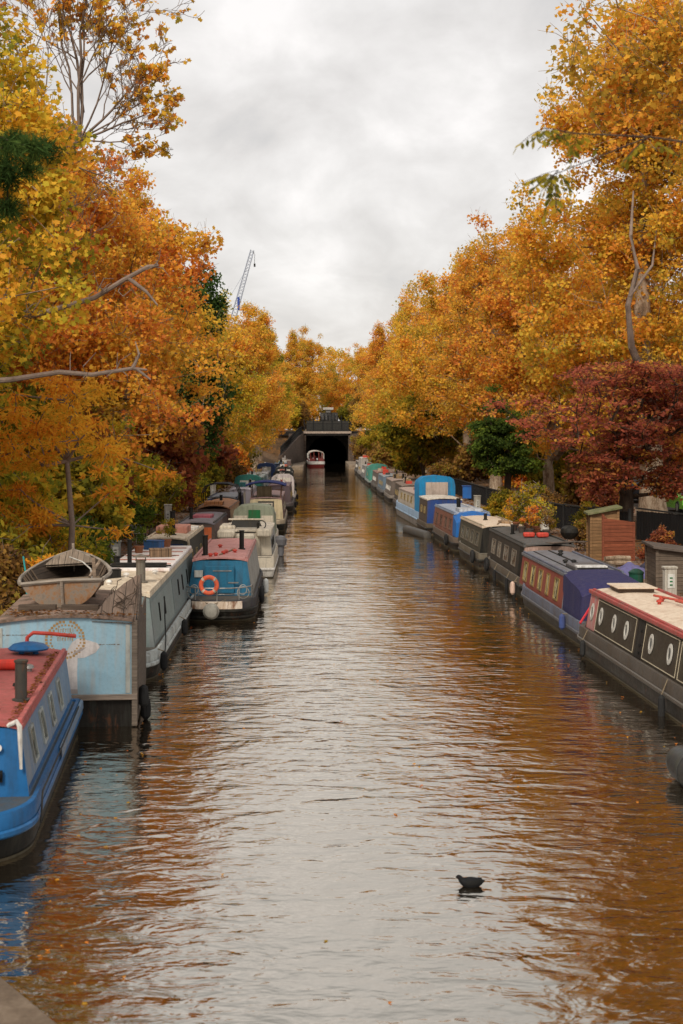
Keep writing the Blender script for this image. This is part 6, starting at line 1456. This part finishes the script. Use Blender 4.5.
fence([(13.3,61.5),(12.6,66),(11.9,70),(11.3,80),(10.8,93),(10.6,110),(10.2,128)], 1.25, 'long black board fence along the right bank')
tw = wood((.31,.17,.075), 8, 'z'); rw = wood((.30,.085,.04), 7.5, 'z'); gw = wood((.17,.125,.09), 8, 'z')
def shed(lab, x, y, rz, w_, d_, h0, h1, side, front, roofm, felt=None, door=None):
    t = thing('wooden_shed', lab, 'shed', (x, y, gz(x,y)), rz)
    m = MB(); m.prism([(0,0),(w_,0),(w_,h1),(0,h0)], 0, d_, 'y'); m.build('walls', side, t, 0)
    for px, hh in ((0,h0),(w_,h1)):
        for py in (0,d_): m = MB(); m.box(px-.05,px+.04,py-.05,py+.04,0,hh); m.build('corner_post', tw if side is tw else side, t, 0)
    s_ = (h1-h0)/w_; m = MB(); m.prism([(-.14,h0-.14*s_+.01),(w_+.14,h1+.14*s_+.01),(w_+.14,h1+.14*s_+.09),(-.14,h0-.14*s_+.09)], -.16, d_+.14, 'y'); m.build('roof', roofm, t, 0, .01)
    if front: m = MB(); m.box(front[0],front[1],-.06,-.02,.05,front[2]); m.build('door', front[3], t, 0, .008)
    return t
moss = rough_mat('mossy_felt', [(.3,(.06,.06,.03)),(.5,(.14,.14,.06)),(.7,(.24,.2,.12))], 3, 6, .95, .4, 30)
shed('tan wooden shed with sloping mossy roof and red-brown door', 10.15, 53.6, R(-5), 1.0, 1.4, 1.72, 1.92, tw, None, moss)
t = thing('wooden_screen', 'red-brown boarded screen panel leaning in front of the tan shed', 'fence panel', (10.38, 52.7, .6), R(10)); m = MB(); m.prism([(0,0),(1.28,0),(1.28,1.46),(.2,1.6),(0,1.78)], 0, .04, 'y'); m.build('boards', rw, t, 0); m = MB(); m.box(0,.07,-.03,0,0,1.76); m.box(1.2,1.28,-.03,0,0,1.45); m.box(.08,1.2,-.03,0,.75,.82); m.build('frame', wood((.24,.07,.035),3,'z',gaps=False), t, 0)
shed('weathered brown shed with sloping roof at the right edge', 9.95, 42.2, R(-4), 2.6, 2.0, 1.34, 1.0, gw, None, wood((.13,.1,.08),5,'y'))
def pillar(x, y, lab, h=1.1, w_=.24, d_=.2, notice=False, cm=None):
    t = thing('service_pillar', lab, 'service pillar', (x, y, gz(x,y)), R(4)); cm = cm or paint((.50,.46,.39),.7,.55,(.2,.15,.1))
    m = MB(); m.box(-w_/2,w_/2,-d_/2,d_/2,0,h); m.build('body', cm, t, 0, .012); m = MB(); m.box(-w_/2-.025,w_/2+.025,-d_/2-.025,d_/2+.025,h,h+.06); m.build('cap', cm, t, 0, .01)
    m = MB(); m.box(-w_*.3,w_*.3,-d_/2-.012,-d_/2-.003,h*.45,h*.85); m.build('panel', paint((.62,.6,.54),.6,.3), t, 0)
    for k in range(3): m = MB(); q = h*(.52+.1*k); m.box(-w_*.12,w_*.12,-d_/2-.02,-d_/2-.013,q,q+.04); m.build('socket', dgrey if not notice else green, t, 0)
pillar(9.75, 62.3, 'cream service pillar left of the kettle barbecue on the right bank', 1.35, .34, .3)
pillar(9.78, 40.0, 'cream service pillar with green notice before the weathered shed', .98, .34, .24, True)
pillar(8.95, 82.0, 'small white service pillar by the blue cover boat', 1.2, .35, .3)
pillar(-7.15, 66.0, 'tall white service pillar on the left towpath', 1.5, .32, .28)
pillar(-7.25, 50.0, 'grey service pillar on the left towpath beside the golden bush', 1.0, .34, .26, cm=paint((.36,.36,.34),.7,.5))
pillar(-7.05, 92.0, 'distant white service pillar on the left towpath', 1.5, .35, .3)
# kettle barbecue
t = thing('kettle_barbecue', 'black kettle barbecue standing on the right bank', 'barbecue', (9.95, 57.2, gz(9.95,57.2)))
m = MB(); m.lathe([(.02,.52),(.2,.56),(.33,.7),(.36,.8)], (0,0,0), 20); m.build('bowl', black, t); m = MB(); m.lathe([(.37,.8),(.37,.83),(.33,.97),(.2,1.07),(.02,1.11)], (0,0,0), 20); l = m.build('lid', black, t)
m = MB(); m.tube([(-.08,0,1.1),(-.07,0,1.17),(.07,0,1.17),(.08,0,1.1)], .014, 6); m.build('handle', black, l)
for k in range(3): a = 2*PI*k/3; m = MB(); m.tube([(.2*math.cos(a),.2*math.sin(a),.6),(.36*math.cos(a),.36*math.sin(a),0)], .015, 6); m.build('leg', black, t)
# blue bin and yellow box
t = thing('storage_bin', 'blue storage bin against the black fence', 'bin', (10.45, 102, .75)); m = MB(); m.box(-.36,.36,-.3,.3,0,.85); m.build('body', paint((.02,.13,.42),.5,.3), t, 0, .03); m = MB(); m.box(-.4,.4,-.34,.34,.855,.92); m.build('lid', paint((.02,.10,.34),.5,.3), t, 0, .02)
m = MB(); m.box(-.34,.34,-.25,.25,0,.5); m.box(-.36,.36,-.27,.27,.5,.55); o = tag(m.build('yellow_box', paint((.6,.36,.03),.5,.3), None, 0, .02), 'yellow box on a post beside the blue bin', 'box'); o.location = (11.15, 100, 1.05)
m = MB(); m.box(-.05,.05,-.05,.05,0,.42); o = tag(m.build('wooden_post', gw, None, 0, .01), 'short wooden post carrying the yellow box', 'post'); o.location = (11.15, 100, .65)
# purple tarpaulin heap
def heap(lab, loc, s, mat, seed, name='tarpaulin', cat='tarpaulin'):
    rs = np.random.RandomState(seed); K = 14; P = []
    for i in range(K+1):
        row = []
        for j in range(K+1):
            u, v_ = i/K*2-1, j/K*2-1; r_ = max(abs(u), abs(v_)); h = (1-r_**2.2)*(.8+.2*math.sin(u*5+seed)*math.cos(v_*4)) + .07*rs.rand()*(r_ < .95)
            row.append((u*s[0]*(1+.08*math.sin(v_*6)), v_*s[1]*(1+.1*math.sin(u*5)), max(h,0)*s[2]))
        P.append(row)
    m = MB(); m.sheet(P); o = tag(m.build(name, mat, None, 60), lab, cat); o.location = loc; return o
heap('crumpled violet tarpaulin over a heap behind the purple canvas', (10.2, 47.0, .6), (.6,.5,.5), paint((.12,.11,.24),.8,.3,fade=.5,bump=.5), 2)
heap('dark tarpaulin next to the violet one', (11.1, 47.6, .6), (.55,.5,.6), paint((.03,.028,.06),.7,.3,bump=.5), 5)
heap('low pile of sacks behind the grey roofed boat', (9.8, 50.2, .58), (.6,.5,.3), paint((.07,.055,.045),.9,.5,bump=.6), 8, 'sack_pile', 'sacks')
# green gas cylinder / bin
t = thing('green_bin', 'dark green round bin left of the service pillar with notice', 'bin', (9.5, 43.0, gz(9.5,43))); m = MB(); m.lathe([(.2,0),(.22,.05),(.22,.55)], (0,0,0), 16); m.build('body', paint((.01,.08,.05),.4,.3), t); m = MB(); m.lathe([(.235,.55),(.235,.6),(.12,.68),(.05,.7)], (0,0,0), 16); m.build('lid', paint((.008,.05,.03),.4,.3), t)
# logs, planks and crates on the right bank
rnd = random.Random(12)
for k, (x, y, lab) in enumerate(((9.35,48.4,'wooden crate on the right bank by the grey roof'),(9.5,59.6,'wooden crate by the barbecue legs'),(11.3,45.4,'wooden crate beside the dark tarpaulin'))):
    m = MB(); 
    for z in (.02,.14,.26): m.box(-.3,.3,-.22,-.2,z,z+.09); m.box(-.3,.3,.2,.22,z,z+.09); m.box(-.3,-.28,-.2,.2,z,z+.09); m.box(.28,.3,-.2,.2,z,z+.09)
    for sx in (-.27,.24):
        for sy in (-.2,.17): m.box(sx,sx+.03,sy,sy+.03,0,.36)
    m.box(-.28,.28,-.2,.2,.01,.03); o = tag(m.build('wooden_crate', wood((.3,.19,.1),3,'z',gaps=False), None, 0), lab, 'crate', 'crates on the right bank'); o.location = (x, y, gz(x,y)); o.rotation_euler.z = k*.7
for k in range(4):
    m = MB(); m.tube([(-.5,0,0),(0,.02,.02),(.5,0,0)], [.09,.1,.085], 9); o = tag(m.build('cut_log', bark_pale, None), ['lowest cut log by the sacks','second cut log by the sacks','third cut log by the sacks','top cut log on the pile by the sacks'][k], 'log', 'cut logs by the sacks'); o.location = (10.6 + .0*k, 50.9 + (.2*k if k < 3 else .1), .7 + (.0 if k < 3 else .17)); o.rotation_euler.z = .3
# roof plants and canisters on R3
def rw_(b, x, y, dz=0):
    a = b.t.rotation_euler.z; l = b.t.location; return (l.x + x*math.cos(a) - y*math.sin(a), l.y + x*math.sin(a) + y*math.cos(a), b.rz(x) + dz)
tree_data('pot', 95, [(0,0,.0,.02),(0,0,.2,.015)], [(0,0,.5,.3,.3,.3),(.05,0,.8,.22,.22,.2)], 22, 34, .07, .15, T_OVAL, L_olive, twig_m, gap=.1, seg=.3, twigs=2)
tree_data('grass', 96, [(0,0,.0,.02),(0,0,.15,.015)], [(0,0,.35,.25,.25,.3)], 16, 40, .3, .12, T_NEEDLE, L_yellow, twig_m, gap=.1, seg=.3)
PL = [(.0,4.4,1.0,'pot',L_rust,'red leaved potted plant nearest the canisters'),(.35,5.0,1.3,'pot',L_yellow,'yellow-green bushy potted plant on the dark boat'),(-.1,5.6,1.5,'pot',L_olive,'tall olive potted plant on the dark boat'),(.5,6.2,1.9,'pot',L_olive,'tallest potted shrub on the dark boat'),(-.2,6.8,1.2,'pot',L_feather,'golden potted plant in the middle of the dark roof'),(.4,7.5,1.5,'pot',L_green,'green potted plant toward the bow of the dark boat'),(.55,4.2,.9,'pot',L_brown,'brown withered potted plant on the dark boat'),(.1,8.3,1.1,'pot',L_brown,'brown potted plant nearest the bow of the dark boat')]
for k, (x, y, s_, key, lf, lab) in enumerate(PL):
    wx, wy, wz = rw_(R3, x, y, -.01); t = thing('potted_plant', lab, 'potted plant', (wx, wy, wz), k, 'potted plants on the dark boat roof')
    m = MB(); m.lathe([(.1,0),(.13,.2),(.15,.2),(.15,.24),(.12,.24),(.12,.2),(.02,.2)], (0,0,0), 12); m.build('pot', paint((.3,.11,.05) if k % 2 else (.08,.06,.05),.8,.4), t)
    A = ARCH[key]; l = bpy.data.objects.new('foliage', A['lv']); C.objects.link(l); l.parent = t; l.scale = (s_,)*3; l.location = (0,0,.15); l.material_slots[0].link = 'OBJECT'; l.material_slots[0].material = lf
    q = bpy.data.objects.new('stems', A['br']); C.objects.link(q); q.parent = t; q.scale = (s_,)*3; q.location = (0,0,.15)
for k, x in enumerate((-.25,.2)):
    wx, wy, wz = rw_(R3, x, 3.1-.15*k, .02); t = thing('fuel_canister', ['left red fuel canister lying on the dark boat roof','right red fuel canister lying on the dark boat roof'][k], 'canister', (wx, wy, wz), .2*k, 'red canisters on the dark boat roof')
    m = MB(); m.box(-.2,.2,-.13,.13,0,.17); m.build('body', redp, t, 40, .05); m = MB(); m.lathe([(.035,0),(.035,.05)], (.22,0,.1), 10, 'x'); m.build('cap', black, t)
for k, (x, y, ln_) in enumerate(((.65,.9,1.5),(.5,.6,1.2))):
    wx, wy, wz = rw_(R3, x, y, .03); m = MB(); m.box(-ln_/2,ln_/2,-.09,.09,0,.035); o = tag(m.build('loose_plank', wood((.12,.09,.07),3,'z',gaps=False), None, 0, .005), ['longer loose plank across the dark boat roof','shorter loose plank across the dark boat roof'][k], 'plank'); o.location = (wx, wy, wz); o.rotation_euler.z = .35+.3*k

# bicycles on the left towpath
def bicycle(lab, x, y, rz, col):
    t = thing('bicycle', lab, 'bicycle', (x, y, gz(x,y)), rz, 'bicycles on the left towpath'); t.rotation_euler.x = .12
    for yy in (-.52,.52):
        m = MB(); m.torus((0,yy,.34),(0,1,0),(0,0,1),.32,.022,28,6); w_ = m.build('wheel', rubber, t)
        m = MB()
        for k in range(8): a = PI*k/8; m.tube([(0,yy+.31*math.cos(a),.34+.31*math.sin(a)),(0,yy-.31*math.cos(a),.34-.31*math.sin(a))], .003, 3)
        m.build('spokes', steel, w_)
    m = MB(); A,B_,C_,D,E = (0,-.52,.34),(0,-.16,.82),(0,.0,.32),(0,.38,.8),(0,.52,.34)
    for p, q in ((A,B_),(A,C_),(C_,B_),(B_,D),(C_,D),(D,E)): m.tube([p,q], .018, 6)
    m.build('frame', paint(col,.4,.2), t)
    m = MB(); m.lathe([(.02,-.12),(.07,-.1),(.05,.1),(.02,.14)], (0,-.18,.92), 8, 'y'); m.tube([(0,-.16,.82),(0,-.18,.92)], .014, 5); m.build('saddle', black, t)
    m = MB(); m.tube([(0,.38,.8),(0,.35,.98)], .016, 5); m.tube([(-.27,.25,.98),(-.2,.36,1.0),(.2,.36,1.0),(.27,.25,.98)], .014, 6); m.build('handlebar', black, t)
bicycle('pale bicycle leaning on the bushes of the left towpath', -8.55, 64.0, R(50), (.5,.5,.5))
bicycle('pale blue bicycle behind the first one', -8.8, 66.0, R(70), (.3,.38,.4))
# benches / table: small boxes and planter by towpath
t = thing('mooring_fence', 'short wooden post and rail fence by the left service pillar', 'fence', (-6.95, 58, .5))
for k in range(3): m = MB(); m.box(-.05,.05,k*2-.05,k*2+.05,0,1.0); m.build('post', gw, t, 0, .01)
m = MB(); m.box(-.02,.02,-.1,4.1,.75,.87); m.build('rail', gw, t, 0, .005)
m = MB(); m.tube([(0,0,0),(.02,0,1.2),(-.03,.1,1.7),(-.1,.15,2.1)], .02, 6); o = tag(m.build('turquoise_pole', paint((.02,.3,.3),.5), None), 'thin turquoise pole standing behind the wooden dinghy', 'pole'); o.location = (-6.55, 31.5, .5)
# bollards / mooring posts
for k, (x, y) in enumerate(((-6.95,36),(-6.95,44),(9.3,46),(9.2,56))):
    m = MB(); m.lathe([(.09,0),(.08,.06),(.055,.1),(.055,.3),(.09,.34),(.09,.38),(.02,.42)], (0,0,0), 12); o = tag(m.build('mooring_bollard', black, None), ['iron bollard on the left bank beside the cream roof','iron bollard on the left bank beside the pink-roofed boat','iron bollard on the right bank behind the red panelled boat','iron bollard on the right bank behind the potted plants'][k], 'bollard'); o.location = (x, y, .55)

# stone ledge bottom left
t = thing('stone_ledge', 'worn stone quay corner at the lower left edge', 'ledge', (0,0,0))
def slab(pts, z0, z1, bev=.02):
    m = MB(); n = len(pts); m.add([(x,y,z0) for x,y in pts] + [(x,y,z1) for x,y in pts], [tuple(reversed(range(n))), tuple(range(n,2*n))] + [(i,(i+1)%n,n+(i+1)%n,n+i) for i in range(n)]); return m.build('coping_stone', rough_mat('ledge_stone', [(.3,(.07,.048,.03)),(.48,(.13,.09,.06)),(.6,(.18,.13,.09)),(.72,(.24,.18,.125))], 2.6, 8, .85, .6, 26, bdist=.02), t, 0, bev)
slab([(-2.0,11.2),(-2.86,12.46),(-3.30,12.18),(-2.45,10.92)], .3, .60); slab([(-2.46,10.90),(-3.31,12.16),(-5.8,10.6),(-4.9,9.3)], .3, .597)
slab([(-1.98,11.17),(-1.3,10.15),(-1.75,9.87),(-2.43,10.89)], .3, .6)
slab([(-2.88,12.48),(-3.9,13.9),(-4.35,13.6),(-3.32,12.19)], .3, .598)
m = MB(); m.add([(-1.35,10.1,-1),(-4.0,13.85,-1),(-7,12,-1),(-4.4,8.2,-1),(-1.35,10.1,.3),(-4.0,13.85,.3),(-7,12,.3),(-4.4,8.2,.3)], [(0,1,5,4),(1,2,6,5),(2,3,7,6),(3,0,4,7),(4,5,6,7)]); m.build('brick_base', MATS[('r','wet_brick')], t, 0)

# coot on the water
def coot():
    import bmesh
    t = thing('coot', 'small black coot swimming on the open water', 'bird', (1.74, 16.7, .0), R(0)); t.scale = (.92, .92, .92)
    m = MB(); m.tube([(.19,0,.075),(.165,0,.07),(.12,0,.055),(.05,0,.045),(-.03,0,.045),(-.085,0,.06),(-.112,0,.082),(-.126,0,.102),(-.138,0,.118),(-.154,0,.124),(-.171,0,.120),(-.186,0,.111)], [.006,.02,.052,.078,.078,.058,.042,.034,.032,.029,.018,.007], 16)
    o = m.build('body', paint((.006,.006,.007),.7,.1,(.01,.01,.01),fade=.1), t, 80); sm = o.modifiers.new('s','SUBSURF'); sm.levels = sm.render_levels = 1
    m = MB(); m.lathe([(.002,-.212),(.007,-.195),(.010,-.172)], (0,0,.109), 8, 'x'); m.build('bill', paint((.35,.33,.30),.5,.1), t)
    for sy in (-1,1): m = MB(); m.lathe([(.001,-.004),(.004,0),(.001,.004)], (-.158, sy*.028, .127), 8); m.build('eye', paint((.1,.01,.005),.2,0), t)
    for sy in (-1,1):
        m = MB(); P = [[(x, sy*(w_ - abs(dz)*.25), z + dz) for dz in (-.02,.0,.02,.04)] for x, w_, z in ((.15,.03,.068),(.10,.06,.06),(.05,.08,.055),(-.03,.0815,.055),(-.06,.074,.055))]; m.sheet(P); m.build('wing', paint((.009,.0085,.008),.75,.1,(.01,.01,.01),fade=.2), t, 60)
coot()

# things lying on the left boats' roofs
LB = [b_ for b_ in [L3, L4, L5, L6, L7]]
def box_thing(name, lab, cat, loc, sz, mat, rz=0, bev=.02):
    m = MB(); m.box(-sz[0]/2, sz[0]/2, -sz[1]/2, sz[1]/2, 0, sz[2]*.86); m.box(-sz[0]/2-.015, sz[0]/2+.015, -sz[1]/2-.015, sz[1]/2+.015, sz[2]*.87, sz[2]); o = tag(m.build(name, mat, None, 0, bev), lab, cat); o.location = loc; o.rotation_euler.z = rz; return o
box_thing('toolbox', 'dark toolbox on the cream roof behind the wooden board', 'box', rw_(L3, -.45, 4.6, .0), (.42,.3,.22), black, .3)
box_thing('wooden_box', 'wooden box on the white raised roof of the long grey-green boat', 'box', rw_(L3, .25, 9.6, .07), (.6,.4,.24), wood((.3,.19,.11),5,'x'), .2)
box_thing('blue_crate', 'blue crate at the far end of the long grey-green boat', 'crate', rw_(L3, -.2, 12.2, .07), (.5,.4,.28), paint((.03,.1,.25),.6,.4), -.3)
for k, (x, y, s_, lf, lab) in enumerate(((-.5,10.9,.7,L_green,'small green potted plant on the white roof of the grey-green boat'),(.1,13.1,.8,L_olive,'olive potted plant at the far end of the white roof'))):
    wx, wy, wz = rw_(L3, x, y, .06); t = thing('potted_plant', lab, 'potted plant', (wx, wy, wz))
    m = MB(); m.lathe([(.1,0),(.13,.2),(.15,.2),(.15,.24),(.12,.24),(.02,.2)], (0,0,0), 12); m.build('pot', paint((.3,.11,.05),.8,.4), t)
    l = bpy.data.objects.new('foliage', ARCH['pot']['lv']); C.objects.link(l); l.parent = t; l.scale = (s_,)*3; l.location = (0,0,.15); l.material_slots[0].link = 'OBJECT'; l.material_slots[0].material = lf
# coiled hose and kerb clutter on the right bank
for k, (x, y, lab) in enumerate(((9.6,44.2,'coiled pale hose on the right bank behind the purple canvas'),(-7.0,40.0,'coiled rope on the left towpath'))):
    m = MB()
    for q in range(4): m.torus((0,0,.03+.035*q), (1,0,0), (0,1,0), .22-.012*q, .022, 20, 6)
    o = tag(m.build('hose_coil', paint((.3,.28,.2),.7), None), lab, 'coil'); o.location = (x, y, gz(x,y)+.01)
def chair_(lab, x, y, rz, col):
    t = thing('garden_chair', lab, 'chair', (x, y, gz(x,y)), rz); mm = paint(col,.5,.3)
    m = MB(); m.box(-.22,.22,-.2,.2,.42,.45); m.build('seat', mm, t, 0, .01); m = MB(); m.box(-.22,.22,.18,.21,.5,.9); m.build('backrest', mm, t, 0, .01)
    for sx in (-.2,.2):
        for sy in (-.18,.18): m = MB(); m.tube([(sx,sy,.42),(sx*1.15,sy*1.2,0)], .014, 6); m.build('leg', mm, t)
chair_('white garden chair beside the bicycles', -8.1, 62.5, .8, (.55,.55,.52)); chair_('dark garden chair between the two sheds on the right bank', 11.9, 47.8, 2.6, (.05,.05,.05))
